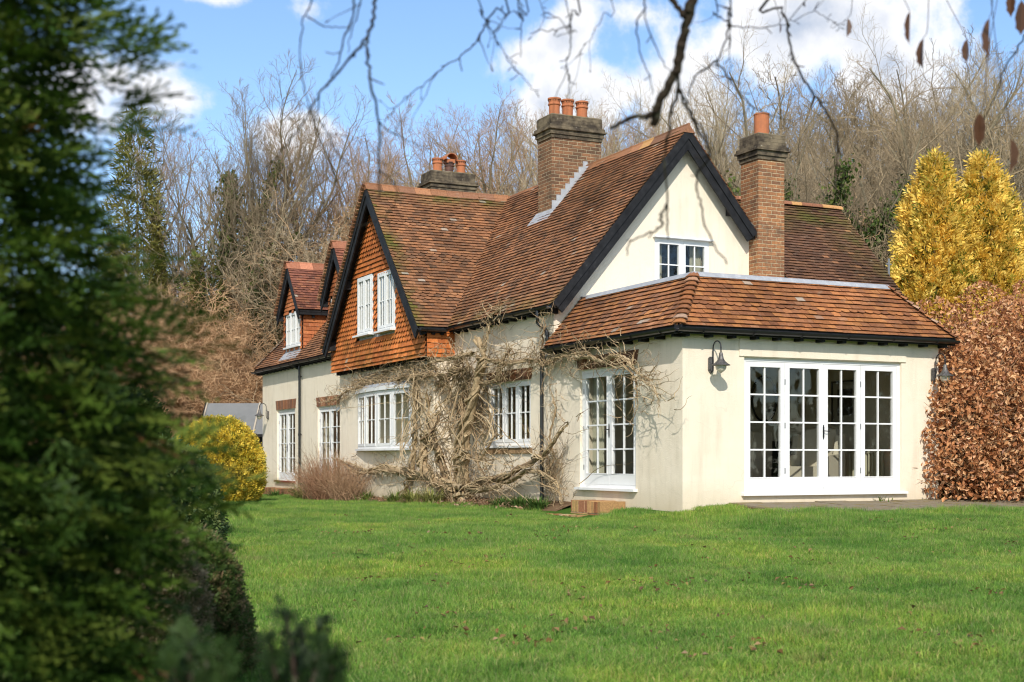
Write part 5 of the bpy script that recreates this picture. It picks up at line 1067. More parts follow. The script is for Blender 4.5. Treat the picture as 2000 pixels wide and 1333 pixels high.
# the wood beyond reads as one mass of twigs
def joined(name, keys, spots, m_, label, cat, seed):
    rd = random.Random(seed); mb = MB()
    for (px, dp, tp) in spots:
        k = rd.choice(keys); th, fi = k[0], k[1]; x, y = place(px, dp); z0 = gh(x, y); H = CAM.z + (896 - tp) / 2677.3 * dp - z0; s = H / k[2]; a = rd.uniform(0, 6.28); ca, sa = math.cos(a), math.sin(a)
        for V, F in k[3]:
            Wv = V * s * np.array([1.1, 1.1, 1]); X_ = Wv[:, 0] * ca - Wv[:, 1] * sa + x; Y_ = Wv[:, 0] * sa + Wv[:, 1] * ca + y
            mb.bulk(np.stack([X_, Y_, Wv[:, 2] + z0], 1), F)
    return tag(mb.build(name, m_), label, cat, kind='stuff')
def kset(*specs):
    out = []
    for sd, kw in specs:
        th, fi = grow_tree(sd, **kw); out.append((th, fi, max(float(p[:, 2].max()) for p, _, _ in fi), [tubes_bulk([(p, r * 1.3, 4 if n > 4 else 3) for p, r, n in th + fi])]))
    return out
rd = random.Random(31)
far = kset((41, dict(height=14, r0=.3, counts=(10, 8, 7, 4), fork=.25, spread=(48, 44, 40, 38), minr=.007)), (42, dict(height=14, r0=.25, counts=(10, 8, 7, 4), fork=.2, spread=(40, 40, 38, 36), up=.15, minr=.007)))
sp = [(px + rd.uniform(-25, 25), rd.uniform(76, 105), {0: 500, 1: 335, 2: 215}[0 if px < 720 else 1 if px < 1180 else 2] + rd.uniform(-25, 60) - (70 if px > 1550 else 0)) for px in range(-900, 2150, 44)]
joined('distant_wood', far, sp, M['twig_dark'], 'hazy mass of bare trees filling the slope behind', 'wood', 1)

# scrub thickets: arching multi-stem bushes
def make_scrub(key, seed, mf, **kw):
    a = dict(height=6, r0=.05, counts=(12, 10, 8), stems=22, lean=.55, fork=.15, spread=(34, 40, 44), ratio=(.5, .5, .5), up=.05, wob=.16, minr=.005, arch=.07); a.update(kw)
    th, fi = grow_tree(seed, **a); e = empty('bare_shrub'); t, c = tree_parts(key, th, fi, mf, 'scrub'); t.name = 'stems'; c.name = 'twigs'; t.parent = e; c.parent = e
    protos[key] = (e, max(float(p[:, 2].max()) for p, _, _ in fi), [False])
make_scrub('scrubA', 61, 'scrub'); make_scrub('scrubB', 62, 'scrub', stems=26, lean=.75, wob=.2); make_scrub('scrubC', 63, 'twig', stems=16, lean=.35, up=.1)
GS = 'bare scrub bushes behind the shed'
for k, px, dp, tp, lb in [('scrubA', 285, 58, 560, 'russet bare thicket behind the left foreground conifer'), ('scrubB', 365, 57, 545, 'rounded russet bare thicket above the yellow bush'), ('scrubA', 445, 58, 545, 'pale bare thicket left of the far dormer'), ('scrubB', 510, 60, 552, 'bare thicket touching the far end of the tiled roof'), ('scrubB', 325, 56, 600, 'low brown thicket behind the rounded russet one'), ('scrubA', 410, 55.5, 640, 'low tangled brush just behind the dark shed'), ('scrubB', 225, 55, 590, 'brown brush beside the foreground conifer')]:
    put_tree(k, px, dp, tp, lb, GS, wide=1.45, name='bare_shrub')
GB = 'bare understorey bushes behind the roofs'
for k, px, dp, tp, lb in [('scrubC', 600, 62, 400, 'pale brush left of the smaller dormer ridge'), ('scrubC', 660, 58, 430, 'pale brush just behind the half hidden dormer'), ('scrubA', 760, 62, 310, 'russet brush behind the tile-hung gable ridge'), ('scrubC', 960, 58, 290, 'straw-coloured brush in the dip between ridges'), ('scrubC', 1000, 60, 275, 'straw-coloured brush left of the broad chimney'),
                          ('scrubC', 1580, 48, 400, 'pale bare brush over the back roof ridge'), ('scrubC', 1690, 46, 395, 'pale bare brush at the right end of the back roof'), ('scrubC', 1740, 44, 470, 'pale brush left of the golden conifers'), ('scrubA', 1420, 55, 330, 'bare brush between the gable and the slim chimney'), ('scrubC', 875, 58, 285, 'straw-coloured brush behind the small chimney')]:
    put_tree(k, px, dp, tp, lb, GB, wide=1.15, name='bare_shrub')

# conifers and clipped bushes
def conifer(name, px, depth, top, width_px, pal, label, seed, n=9000, L=.5, droop=.25, shape='cone', m_='leaf', bottom=None, nl=6, w=.3, lump=.22, group=None, inner_pal=None, z_base=None):
    rs = np.random.RandomState(seed); x, y = place(px, depth); z0 = gh(x, y) if z_base is None else z_base; H = CAM.z + (896 - top) / 2677.3 * depth - z0; Rm = width_px / 2677.3 * depth / 2; lf = lumps(rs, 9, lump)
    def rad(z, a):
        t = np.clip(z / H, 0, 1)
        if shape == 'cone': b = Rm * np.minimum(1, (1 - t) * 1.25 + .03) ** .9 * np.minimum(1, .75 + t)
        elif shape == 'flame': b = Rm * np.clip(1 - t ** 1.75, 0.0002, 1) ** .8 * np.minimum(1, .85 + t)
        else: b = Rm * np.sqrt(np.clip(1 - (2 * t - .78) ** 2 / 1.5, .0004, 1))
        return b * lf(z, a, H)
    P, N, f = shell_points(rs, n, rad, H); N[:, 2] = .25 if droop > 0 else .9
    V, F = sprigs_np(rs, P, N + rs.normal(0, .45, N.shape), L, nl, w, droop)
    c = colours(rs, len(P), pal)
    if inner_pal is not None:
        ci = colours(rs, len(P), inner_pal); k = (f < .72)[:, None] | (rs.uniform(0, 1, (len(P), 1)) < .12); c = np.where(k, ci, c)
    e = empty(name, (x, y, z0)); mb = MB(); mb.bulk(V, F, 0, np.repeat(c, nl, 0)); mb.build('crown', M[m_], e)
    mb = MB(); mb.tube([(0, 0, -.3), (0, 0, H * .5), (0, 0, H * .93)], [max(.03, Rm * .10), max(.02, Rm * .06), .01], 8); mb.build('trunk', M['bark'], e)
    return tag(e, label, 'bush' if 'bush' in name else 'tree', group)
DKG = [(.030, .045, .012), (.045, .065, .016), (.06, .075, .02), (.022, .034, .010)]
conifer('conifer_tree', 268, 58, 208, 125, [(.20, .20, .05), (.28, .26, .07), (.12, .13, .03), (.34, .30, .09)], 'dark drooping conifer left of the ivy-clad tree', 91, n=6500, L=.8, droop=.75, shape='cone', nl=9, w=.13, lump=.5)
conifer('conifer_tree', 405, 57, 470, 140, [(.13, .14, .035), (.18, .175, .045), (.08, .095, .022)], 'small olive conifer at the foot of the ivy-clad tree', 92, n=3600, L=.6, droop=.6, nl=9, w=.14, lump=.3)
conifer('evergreen_bush', 530, 56, 540, 70, DKG, 'dark evergreen bush beside the far dormer', 93, n=1800, L=.35, droop=.1, shape='dome', lump=.3)
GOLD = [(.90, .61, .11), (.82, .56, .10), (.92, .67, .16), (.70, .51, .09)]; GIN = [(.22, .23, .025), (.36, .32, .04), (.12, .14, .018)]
GC = 'golden conifers behind the beech hedge'
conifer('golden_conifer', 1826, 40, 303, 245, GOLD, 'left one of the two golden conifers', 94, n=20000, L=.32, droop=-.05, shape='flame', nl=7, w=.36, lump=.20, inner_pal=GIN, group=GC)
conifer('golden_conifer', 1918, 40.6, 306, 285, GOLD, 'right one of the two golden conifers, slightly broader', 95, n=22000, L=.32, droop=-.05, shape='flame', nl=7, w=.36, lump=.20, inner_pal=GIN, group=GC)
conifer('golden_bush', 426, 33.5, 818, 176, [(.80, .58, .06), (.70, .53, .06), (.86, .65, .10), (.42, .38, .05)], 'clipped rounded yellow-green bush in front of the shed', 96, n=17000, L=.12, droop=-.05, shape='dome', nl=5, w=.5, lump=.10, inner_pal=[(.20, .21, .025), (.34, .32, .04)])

# copper beech hedge at the right
def beech_hedge(name, pts, label, seed, n_leaf):
    """pts: (x, y, base, height, radius) clumps making up the hedge"""
    rs = np.random.RandomState(seed); Cs = []; Ns = []; tw = []
    for (x, y, zb, h, r) in pts:
        k = int(n_leaf * r * h / sum(p[3] * p[4] for p in pts)); lf = lumps(rs, 8, .2)
        P, N, f = shell_points(rs, int(k * 1.6), lambda z, a: r * np.sqrt(np.clip(1 - (np.clip(z / h, 0, 1) * 1.0) ** 3, .01, 1)) * lf(z, a, h), h, inner=.45, power=.4)
        P = P + np.array([x, y, zb]); Cs.append(P); Ns.append(N)
        for i in range(int(90 * r * h)):
            a = rs.uniform(0, 6.28); z = rs.uniform(.0, .9) * h; q = np.array([x + rs.uniform(-.3, .3) * r, y + rs.uniform(-.3, .3) * r, zb + z * .7]); d = np.array([math.cos(a), math.sin(a), rs.uniform(.2, 1.0)]); pp = [q]
            for s in range(4): d = norm(d + rs.normal(0, .2, 3)); q = q + d * r * rs.uniform(.16, .34); pp.append(q)
            tw.append((np.array(pp), np.linspace(.012, .003, 5), 3))
    C = np.concatenate(Cs); N = np.concatenate(Ns); n = len(C); V, F = leaves_np(rs, C, N, np.full(n, .095), .58, .9, .45)
    c = colours(rs, n, [(.52, .235, .095), (.62, .32, .145), (.42, .175, .07), (.72, .43, .22), (.31, .125, .05)], (.75, 1.2)); e = empty(name, (0, 0, 0))
    mb = MB(); mb.bulk(V, F, 0, np.concatenate([c, c])); mb.build('leaves', M['dryleaf'], e); mb = MB(); V, F = tubes_bulk(tw); mb.bulk(V, F); mb.build('branches', M['twig_red'], e)
    return tag(e, label, 'hedge')
beech_hedge('beech_hedge', [(5.62, -.12, -.1, 2.75, .74), (5.45, -.35, .25, 1.7, .62), (6.0, .2, -.1, 3.0, .8), (6.25, -.3, -.1, 2.4, .8), (6.7, .4, -.1, 3.3, .95), (7.5, .5, -.1, 3.7, 1.0), (8.5, .5, -.1, 3.9, 1.0), (7.2, -.3, -.1, 2.6, .8), (8.2, -.4, -.1, 2.8, .85), (9.4, .4, -.1, 4.0, 1.0)],
            'copper beech hedge with dead leaves at the right end of the house', 97, 34000)
beech_hedge('beech_hedge', [(8.1, 3.2, -.1, 4.0, 1.05), (9.2, 3.0, -.1, 4.35, 1.1), (10.4, 2.8, -.1, 4.5, 1.1), (11.6, 2.6, -.1, 4.6, 1.1)], 'taller beech hedge rising behind the front one', 98, 20000)

for x, y, h, r, lb in [(19, -30, 6.5, 3.5, 'broad dark evergreen on the garden boundary mirrored in the doors'), (27, -26, 6, 3.5, 'second dark evergreen on the garden boundary mirrored in the doors'), (12, -33, 5.5, 3, 'lower dark evergreen on the garden boundary mirrored in the doors'), (-13, 26, 7, 3.2, 'dark evergreen off to the left mirrored in the long side windows'), (-18, 34, 8, 3.5, 'taller dark evergreen off to the left mirrored in the long side windows'), (-10, 36, 6, 3, 'dark evergreen beyond the shed mirrored in the far doors')]:
    rs = np.random.RandomState(int(x * 7 + y) % 1000); lf = lumps(rs, 9, .25); P, N, f = shell_points(rs, 4200, lambda z, a: r * np.sqrt(np.clip(1 - (np.clip(z / h, 0, 1)) ** 2.4, .004, 1)) * lf(z, a, h), h); V, F = sprigs_np(rs, P, N, .55, 6, .5); c = colours(rs, len(P), [(.14, .14, .06), (.19, .175, .08), (.10, .10, .045)]); e = empty('evergreen_tree', (x, y, g(x, y)))
    mb = MB(); mb.bulk(V, F, 0, np.repeat(c, 6, 0)); mb.build('crown', M['leaf'], e); mb = MB(); mb.tube([(0, 0, -.3), (0, 0, h * .8)], [.22, .03], 8); mb.build('trunk', M['bark'], e); tag(e, lb, 'tree', 'evergreens on the garden boundary')
# ------------------------------------------------------------------ things about the house
def wall_lamp(x, y, z, out, label):
    """swan-neck lamp; OUT is the outward wall direction"""
    o = Vector(out); e = empty('wall_lamp', (x, y, z)); sd = Vector((-o.y, o.x, 0))
    b = MB(); b.prism([sd * u + Vector((0, 0, v)) for u, v in ((-.045, -.10), (.045, -.10), (.045, .09), (.02, .12), (-.02, .12), (-.045, .09))], o * .035)
    b.prism([sd * u + Vector((0, 0, v)) for u, v in ((-.045, -.10), (.045, -.10), (0, -.15))], o * .03); b.build('backplate', M['pewter'], e)
    arm = [o * .03 + Vector((0, 0, -.12)), o * .075 + Vector((0, 0, -.10)), o * .08 + Vector((0, 0, .05)), o * .08 + Vector((0, 0, .25))] + [o * (.19 - .11 * math.cos(t)) + Vector((0, 0, .25 + .11 * math.sin(t))) for t in [math.pi * i / 8 for i in range(1, 9)]] + [o * .30 + Vector((0, 0, .16))]
    b = MB(); b.tube(arm, .011, 8); b.build('arm', M['iron'], e)
    c = o * .30; b = MB(); b.lathe([(.022, .17), (.03, .15), (.034, .12), (.045, .07), (.07, .03), (.11, -.005), (.145, -.025), (.15, -.035), (.14, -.03), (.06, .02), (.0, .05)], (c.x, c.y, 0), 24); b.build('shade', M['pewter'], e, smooth=True)
    b = MB(); b.lathe([(.085, -.03), (.088, -.06), (.075, -.10), (.045, -.13), (.012, -.15), (.0, -.165)], (c.x, c.y, 0), 20); b.build('globe', M['bulbglass'], e, smooth=True)
    return tag(e, label, 'lamp')
wall_lamp(.52, 0, 2.10, (0, -1, 0), 'pewter swan-neck lamp on the sunlit wall left of the wide glazed doors')
wall_lamp(5.12, 0, 2.05, (0, -1, 0), 'swan-neck lamp half buried in the copper beech leaves')
wall_lamp(0, 24.05, 1.98, (-1, 0, 0), 'swan-neck lamp on the far end wall beside the brick-headed door')

def brick_step(name, x0, x1, y0, y1, z0, z1, label, seed, red=False):
    """half-bullnosed garden steps of soldier bricks over stretchers"""
    rs = random.Random(seed); mb = MB(); e = None
    def course(za, zb, w, head):
        y = y0
        while y < y1 - .02:
            ww = min(w * rs.uniform(.92, 1.06), y1 - y); c = rs.choice([(.46, .27, .12), (.36, .16, .075), (.54, .37, .18), (.30, .14, .075), (.58, .44, .26), (.50, .33, .14)] if not red else [(.26, .11, .06), (.32, .17, .08), (.20, .10, .055)]); f = rs.uniform(.75, 1.15)
            mb.box(x0 + rs.uniform(-.012, .006), x1, y + .011, y + ww - .011, za, zb - rs.uniform(0, .012), 0, [v * f for v in c]); y += ww
    h = z1 - z0; course(z0 + h * .36 + .004, z1, .115, True); course(z0, z0 + h * .36 - .004, .22, False)
    mb.box(x0 + .012, x1, y0 + .012, y1 - .012, z0, z1 - .012, 0, (.50, .42, .28)); return tag(mb.build(name, M['facebrick']), label, 'step')
brick_step('brick_step', -.50, -.01, 1.75, 2.82, -.44, -.12, 'curved mossy brick step below the double doors near the corner', 1)
brick_step('brick_step', -.74, -.505, 2.1, 3.3, -.45, -.36, 'low outer brick step sunk in the grass by the near doors', 2)
brick_step('brick_step', -.42, -.01, 20.9, 23.6, -.60, -.29, 'brick step below the far double doors', 3, True)
brick_step('brick_step', -.75, -.43, 22.8, 24.2, -.66, -.55, 'low red brick kerb at the far end of the lawn', 4, True)
brick_step('brick_step', -.50, -.01, 17.0, 19.9, -.60, -.33, 'brick step half hidden by yellowish grass behind the russet twigs', 5, True)

# garden shed
sh = empty('garden_shed', (.9, 28.6, -.3)); dvu = Vector((.902, -.431, 0)); dvv = Vector((.431, .902, 0))
def SP(u, v, z): p = dvu * u + dvv * v; return (p.x, p.y, z)
tag(sh, 'dark boarded garden shed with grey felt roof behind the yellow bush', 'shed')
mb = MB()
for (u0, v0, u1, v1) in ((-1.6, -1.1, 3.6, -1.1), (-1.6, 1.1, 3.6, 1.1), (-1.6, -1.1, -1.6, 1.1), (3.6, -1.1, 3.6, 1.1)):
    for k in range(12):
        z = k * .155; a, b = Vector(SP(u0, v0, z)), Vector(SP(u1, v1, z)); n = Vector((-(b - a).y, (b - a).x, 0)).normalized() * .012; mb.add([a - n, b - n, b + n * .3 + Vector((0, 0, .155)), a + n * .3 + Vector((0, 0, .155))], [(0, 1, 2, 3)])
mb.add([SP(-1.6, -1.1, 1.85), SP(-1.6, 1.1, 1.85), SP(-1.6, 0, 2.75)], [(0, 1, 2)]); mb.build('wall', M['tarred'], sh)
mb = MB(); mb.add([SP(-1.8, -1.3, 1.72), SP(3.8, -1.3, 1.72), SP(3.8, 0, 2.83), SP(-1.8, 0, 2.83), SP(-1.8, 1.3, 1.72), SP(3.8, 1.3, 1.72)], [(0, 1, 2, 3), (3, 2, 5, 4)]); rf = mb.build('roof', M['felt'], sh)
mb = MB()
for u in (-1.78, .05, 1.85, 3.7): mb.bar(SP(u, -1.31, 1.735), SP(u, 0, 2.85), .05, .03)
mb.build('batten', M['batten'], rf)
mb = MB(); mb.bar(SP(-1.82, -1.32, 1.70), SP(-1.82, 0, 2.80), .03, .16); mb.bar(SP(-1.82, 1.32, 1.70), SP(-1.82, 0, 2.80), .03, .16); mb.bar(SP(-1.8, -1.32, 1.68), SP(3.8, -1.32, 1.68), .04, .1); mb.build('bargeboard', M['black'], sh)
FS = lambda a, z, d: SP(a, -1.13 - d, z)
mb = MB(); gl = MB()
for a0 in (.75, 1.45, 2.15): rectframe(mb, FS, a0, a0 + .66, .72, 1.60, .05, 0, .05); pane_grid(mb, gl, FS, a0 + .05, a0 + .61, .77, 1.55, 1, 2, .03, bar=.04)
w_ = mb.build('window', M['white'], sh); gl.build('pane', M['glass'], w_)

# things standing inside the garden room
ch = tag(empty('wingback_armchair', (3.85, 1.7, 0), R(-62)), 'cream wingback armchair seen through the wide glazed doors', 'armchair')
def rbox(mb, x0, x1, y0, y1, z0, z1, r=.05):
    mb.prism([(x0 + r, y0, z0), (x1 - r, y0, z0), (x1, y0 + r, z0), (x1, y1 - r, z0), (x1 - r, y1, z0), (x0 + r, y1, z0), (x0, y1 - r, z0), (x0, y0 + r, z0)], (0, 0, z1 - z0))
mb = MB(); rbox(mb, -.36, .36, -.42, .40, .10, .46); mb.build('seat', M['fabric'], ch)
mb = MB(); mb.prism([(-.33, .26, .40), (.33, .26, .40), (.36, .34, .95), (.28, .38, 1.13), (0, .40, 1.17), (-.28, .38, 1.13), (-.36, .34, .95)], (0, .14, .02)); mb.build('backrest', M['fabric'], ch)
for s_ in (-1, 1):
    mb = MB(); mb.prism([(s_ * .36, -.36, .12), (s_ * .36, .40, .12), (s_ * .36, .42, 1.05), (s_ * .36, .22, 1.02), (s_ * .36, .10, .68), (s_ * .36, -.34, .62)], (s_ * .10, 0, 0)); mb.build('arm', M['fabric'], ch)
for s_ in (-1, 1):
    for t_ in (-1, 1): mb = MB(); mb.tube([(s_ * .3, t_ * .33, .12), (s_ * .32, t_ * .35, 0)], [.03, .02], 8); mb.build('leg', M['darkwood'], ch)
mi = tag(empty('oval_mirror', (4.74, GY - .05, 1.80)), 'oval dark-rimmed mirror seen through the left glazed leaf', 'mirror')
mb = MB(); mb.tube([(.30 * math.cos(t), 0, .46 * math.sin(t)) for t in [2 * math.pi * i / 36 for i in range(37)]], .022, 8, caps=False); mb.build('rim', M['darkwood'], mi)
mb = MB(); mb.add([(.29 * math.cos(t), .005, .45 * math.sin(t)) for t in [2 * math.pi * i / 36 for i in range(36)]], [tuple(range(36))]); mb.build('glass', M['mirror'], mi)
pc = tag(empty('framed_picture', (5.19, 2.42, 1.66), R(-90)), 'black-framed picture on the inner side wall of the garden room', 'picture')
mb = MB(); rectframe(mb, lambda a, z, d: (a, -d, z), -.38, .38, -.42, .42, .03, 0, .03); mb.build('frame', M['darkwood'], pc)
mb = MB(); mb.add([(-.36, -.004, -.4), (.36, -.004, -.4), (.36, -.004, .4), (-.36, -.004, .4)], [(0, 1, 2, 3)]); mb.build('mount', M['paper'], pc)
mb = MB(); mb.add([(-.22, -.008, -.24), (.22, -.008, -.24), (.22, -.008, .26), (-.22, -.008, .26)], [(0, 1, 2, 3)]); mb.build('print', M['darkwood'], pc)
ra = tag(empty('radiator', (5.10, 1.72, .12), R(-90)), 'cream column radiator on the inner side wall of the garden room', 'radiator')
for i in range(11): mb = MB(); mb.tube([(-.45 + i * .09, 0, .05), (-.45 + i * .09, 0, .62)], .026, 8); mb.build('column', M['enamel'], ra)
mb = MB(); mb.bar((-.5, 0, .6), (.5, 0, .6), .05, .05); mb.bar((-.5, 0, .06), (.5, 0, .06), .05, .05); mb.build('header', M['enamel'], ra)
fp = tag(empty('fireplace', (4.55, GY - .05, 0)), 'dark fireplace below the oval mirror', 'fireplace')
mb = MB(); mb.box(-.55, .55, -.2, .02, 0, .9); mb.build('surround', M['darkwood'], fp); mb = MB(); mb.box(-.65, .65, -.26, .02, .9, .95); mb.build('mantel', M['darkwood'], fp)
sf = tag(empty('armchair', (3.5, 3.3, 0), R(200)), 'cream armchair just showing in the left glazed leaf', 'armchair')
mb = MB(); rbox(mb, -.36, .36, -.42, .40, .10, .46); mb.build('seat', M['fabric'], sf); mb = MB(); rbox(mb, -.36, .36, .26, .42, .40, 1.1); mb.build('backrest', M['fabric'], sf)
so_ = tag(empty('sofa', (1.6, 2.6, 0), R(90)), 'pale sofa seen through the near double doors', 'sofa')
mb = MB(); rbox(mb, -.9, .9, -.4, .4, .1, .45); mb.build('seat', M['fabric'], so_); mb = MB(); rbox(mb, -.9, .9, -.42, -.25, .4, .85); mb.build('backrest', M['fabric'], so_)

# slim vent pipe beside the back roof
vp = MB(); x_, y_ = place(1736, 36); vp.tube([(x_, y_, gh(x_, y_) - .2), (x_, y_, 5.85)], .03, 8); vp.tube([(x_ - .08, y_, 5.7), (x_ + .08, y_, 5.7)], .02, 6); tag(vp.build('vent_pipe', M['metalgrey']), 'thin grey vent pipe standing beyond the end of the back roof', 'pipe')

# ------------------------------------------------------------------ wisteria
def wisteria():
    rs = np.random.RandomState(7); rd = random.Random(7); e = empty('wisteria', (-.3, 8.0, -.4)); org = np.array([-.3, 8.0, -.4])
    tag(e, 'leafless old wisteria with twisted trunk trained over the long cream wall', 'climber')
    CT = [(.46, .345, .205), (.37, .265, .155), (.54, .42, .265), (.28, .195, .115)]
    tk = MB(); tw = []; paths = []
    def front(y): return -.5 if 9.15 < y < 15.65 else -.04
    for i, (r0, r1, pts) in enumerate(WISTERIA_STEMS):
        p = smooth_poly(pts, 6); n = len(p); wob = np.cumsum(rs.normal(0, .012, (n, 3)), 0); wob -= np.linspace(0, 1, n)[:, None] * wob[-1]; p = p + wob
        r0 *= 1.4 if r0 > .03 else 1.15; r1 *= 1.35; rr = np.linspace(r0, r1, n) * (1 + .12 * np.sin(np.arange(n) * 1.3 + i)); rr = rr * np.interp(np.linspace(0, 1, n), [0, .55, 1], [1, 1, .14 if i not in (0, 1) else .6]); V, F = tube_np(p - org, rr, 9); tk.bulk(V, F, 0, np.array(CT[i % 4])); paths.append((p, rr))
        for s_ in range(3 if r0 > .03 else 1):               # companion stems twisting round the main ones
            ph = rd.uniform(0, 6.28); k = rd.uniform(.5, 1.1); q = p + np.stack([np.cos(np.arange(n) * k + ph) * rr * 1.1 - .03, np.sin(np.arange(n) * k + ph) * rr * 1.6, np.sin(np.arange(n) * k * .7 + ph) * rr], 1) + rs.normal(0, .012, (n, 3))
            tw.append((q - org, np.linspace(max(.008, r0 * .32), max(.005, r1 * .35), n), 5))
    tk.build('trunk', M['vine'], e, smooth=True)
    def twig(p, d, L, r, drift, n=8, w=.3):
        st = L / n; pts = [p]; d = norm(d)
        for _ in range(n):
            d = norm(d + rs.normal(0, w, 3) * np.array([.55, 1.5, 1]) + drift); p = p + d * st * np.array([1, 1.6, 1]); 
            p = np.array([min(p[0], front(p[1]) - .015), p[1], p[2]]); pts.append(p)
        return np.array(pts)
    fine = []
    for i, (p, rr) in enumerate(paths):
        ln = np.linalg.norm(np.diff(p, axis=0), axis=1).sum(); upper = p[:, 2].mean() > 2.0; n = int(ln * (36 if upper else 12) * (1.0 if i not in (0, 1, 2, 3) else .45))
        for _ in range(n):
            j = rs.randint(0, len(p)); q = p[j] + rs.normal(0, 1, 3) * np.array([.05, .18, .08])
            up = .55 if rs.uniform() < (.5 if upper else .35) else -.25
            d = np.array([rs.uniform(-.4, .2), rs.normal(0, 1.0), rs.normal(up, .7)]); L = rs.uniform(.15, .6) * (1.1 if upper else 1)
            t = twig(q, d, L, .006, np.array([0, 0, rs.choice([-.09, .03])])); fine.append((t - org, np.linspace(rs.uniform(.005, .011), .0025, len(t)), 3))
            if rs.uniform() < .7:
                j2 = rs.randint(2, len(t)); t2 = twig(t[j2], rs.normal(0, 1, 3), L * .5, .004, np.zeros(3), 5, .4); fine.append((t2 - org, np.linspace(.005, .002, len(t2)), 3))
    for k in range(130):                                    # curtain of stems hanging between the upper arms and the root
        y = rs.normal(8.0, .30) if k % 4 else rs.normal(10.0, .16); z1 = rs.uniform(1.7, 2.75); L = rs.uniform(.7, 2.2); n = 10; p = np.array([rs.uniform(-.38, -.08) if y < 9.2 else rs.uniform(-.62, -.5), y, z1]); pts = [p]; d = np.array([0, rs.normal(0, .25), -1.0])
        for _ in range(n): d = norm(d + rs.normal(0, .24, 3) + np.array([0, (7.8 - p[1]) * .05, -.06])); p = p + d * L / n * np.array([1, 2.0, 1]); p[2] = max(p[2], -.35); pts.append(p.copy())
        fine.append((np.array(pts) - org, np.full(n + 1, rs.uniform(.005, .016)), 4))
    for k in range(130):                                    # tangle round the base
        p = np.array([rs.uniform(-.6, -.1), rs.normal(7.6, 1.5), rs.uniform(-.3, .7)]); t = twig(p, rs.normal(0, 1, 3) + np.array([-.2, 0, .3]), rs.uniform(.5, 1.4), .006, np.array([0, 0, -.06]), 10, .28); fine.append((t - org, np.linspace(.009, .003, len(t)), 3))
    for k in range(90):                                    # thin runners right of the downpipe
        y = rs.uniform(4.0, 4.75); p = np.array([-.06, y, rs.uniform(-.3, .5)]); t = twig(p, np.array([-.05, rs.normal(-.1, .5), 1]), rs.uniform(.4, 1.3), .004, np.array([0, 0, .0]), 9, .16); fine.append((t - org, np.linspace(.005, .002, len(t)), 3))
    mb = MB()
    for grp in range(4):
        sub = fine[grp::4]; V, F = tubes_bulk(sub); mb.bulk(V, F, 0, np.array(CT[grp]))
    V, F = tubes_bulk(tw); mb.bulk(V, F, 0, np.array(CT[0])); mb.build('twigs', M['vine'], e)
wisteria()

# ------------------------------------------------------------------ plants along the wall
def strap_clump(x, y, n, h, label, pal, seed, spread=.35, w=.012, group=None, name='strap_leaf_plant'):
    rs = np.random.RandomState(seed); z0 = g(x, y); Vs = []; 
    a = rs.uniform(0, 6.28, n); rad = np.abs(rs.normal(0, .12, n)); L = h * rs.uniform(.6, 1.2, n); tilt = rs.uniform(.2, 1.0, n) * spread * 2
    bx, by = rad * np.cos(a), rad * np.sin(a); dx, dy = np.cos(a + rs.normal(0, .4, n)), np.sin(a + rs.normal(0, .4, n)); S = np.stack([-dy, dx, np.zeros(n)], 1) * w
    rows_ = []
    for t in (0, .35, .7, 1.0):
        p = np.stack([bx + dx * L * tilt * t ** 1.6, by + dy * L * tilt * t ** 1.6, L * (t - .55 * tilt * t * t)], 1); ww = S * (1 - t ** 2 * .9); rows_ += [p - ww, p + ww]
    V = np.stack(rows_, 1); F = []; i = np.arange(n)[:, None] * 8
    F = np.concatenate([i + np.array([[2 * k, 2 * k + 1, 2 * k + 3, 2 * k + 2]]) for k in range(3)]); c = colours(rs, n, pal); mb = MB(); mb.bulk(V.reshape(-1, 3), F, 0, np.concatenate([c] * 3))
    return tag(mb.build(name, M['leaf'], loc=(x, y, z0)), label, 'plant', group)
GR_ = [(.13, .20, .035), (.18, .24, .05), (.24, .27, .07), (.10, .16, .03)]; YL = [(.36, .34, .10), (.28, .29, .08), (.42, .38, .16), (.20, .24, .06)]; DG = [(.06, .12, .025), (.09, .17, .035), (.12, .20, .04)]
strap_clump(-.85, 17.6, 240, .62, 'yellowish arching grass clump in front of the second far doors', YL, 1, .6)
strap_clump(-1.0, 16.6, 140, .45, 'small yellow-green strap clump left of the russet twiggy bush', YL, 12, .6)
strap_clump(-.75, 9.7, 200, .42, 'yellow-green strap clump left of the wisteria trunk', YL, 2, .6); strap_clump(-.7, 8.7, 220, .45, 'yellow-green strap clump at the foot of the wisteria trunk', YL, 3, .55); strap_clump(-.7, 10.9, 140, .33, 'green strap clump under the bow window', GR_, 4, .5)
strap_clump(-.45, 4.9, 220, .32, 'dark green strap clump at the foot of the downpipe', DG, 5, .6); strap_clump(-.5, 4.1, 200, .30, 'dark green strap clump left of the near brick step', DG, 6, .6); strap_clump(-.45, 5.7, 160, .25, 'low dark green clump under the casement window', DG, 7, .6)
strap_clump(-.6, 13.0, 110, .3, 'small green clump below the left end of the bow window', GR_, 8, .5); strap_clump(-.7, 20.7, 120, .28, 'bright green weeds beside the far brick step', DG, 9, .6); strap_clump(3.9, -.08, 26, .16, 'tiny green weed growing at the foot of the glazed doors', GR_, 10, .5, .008)
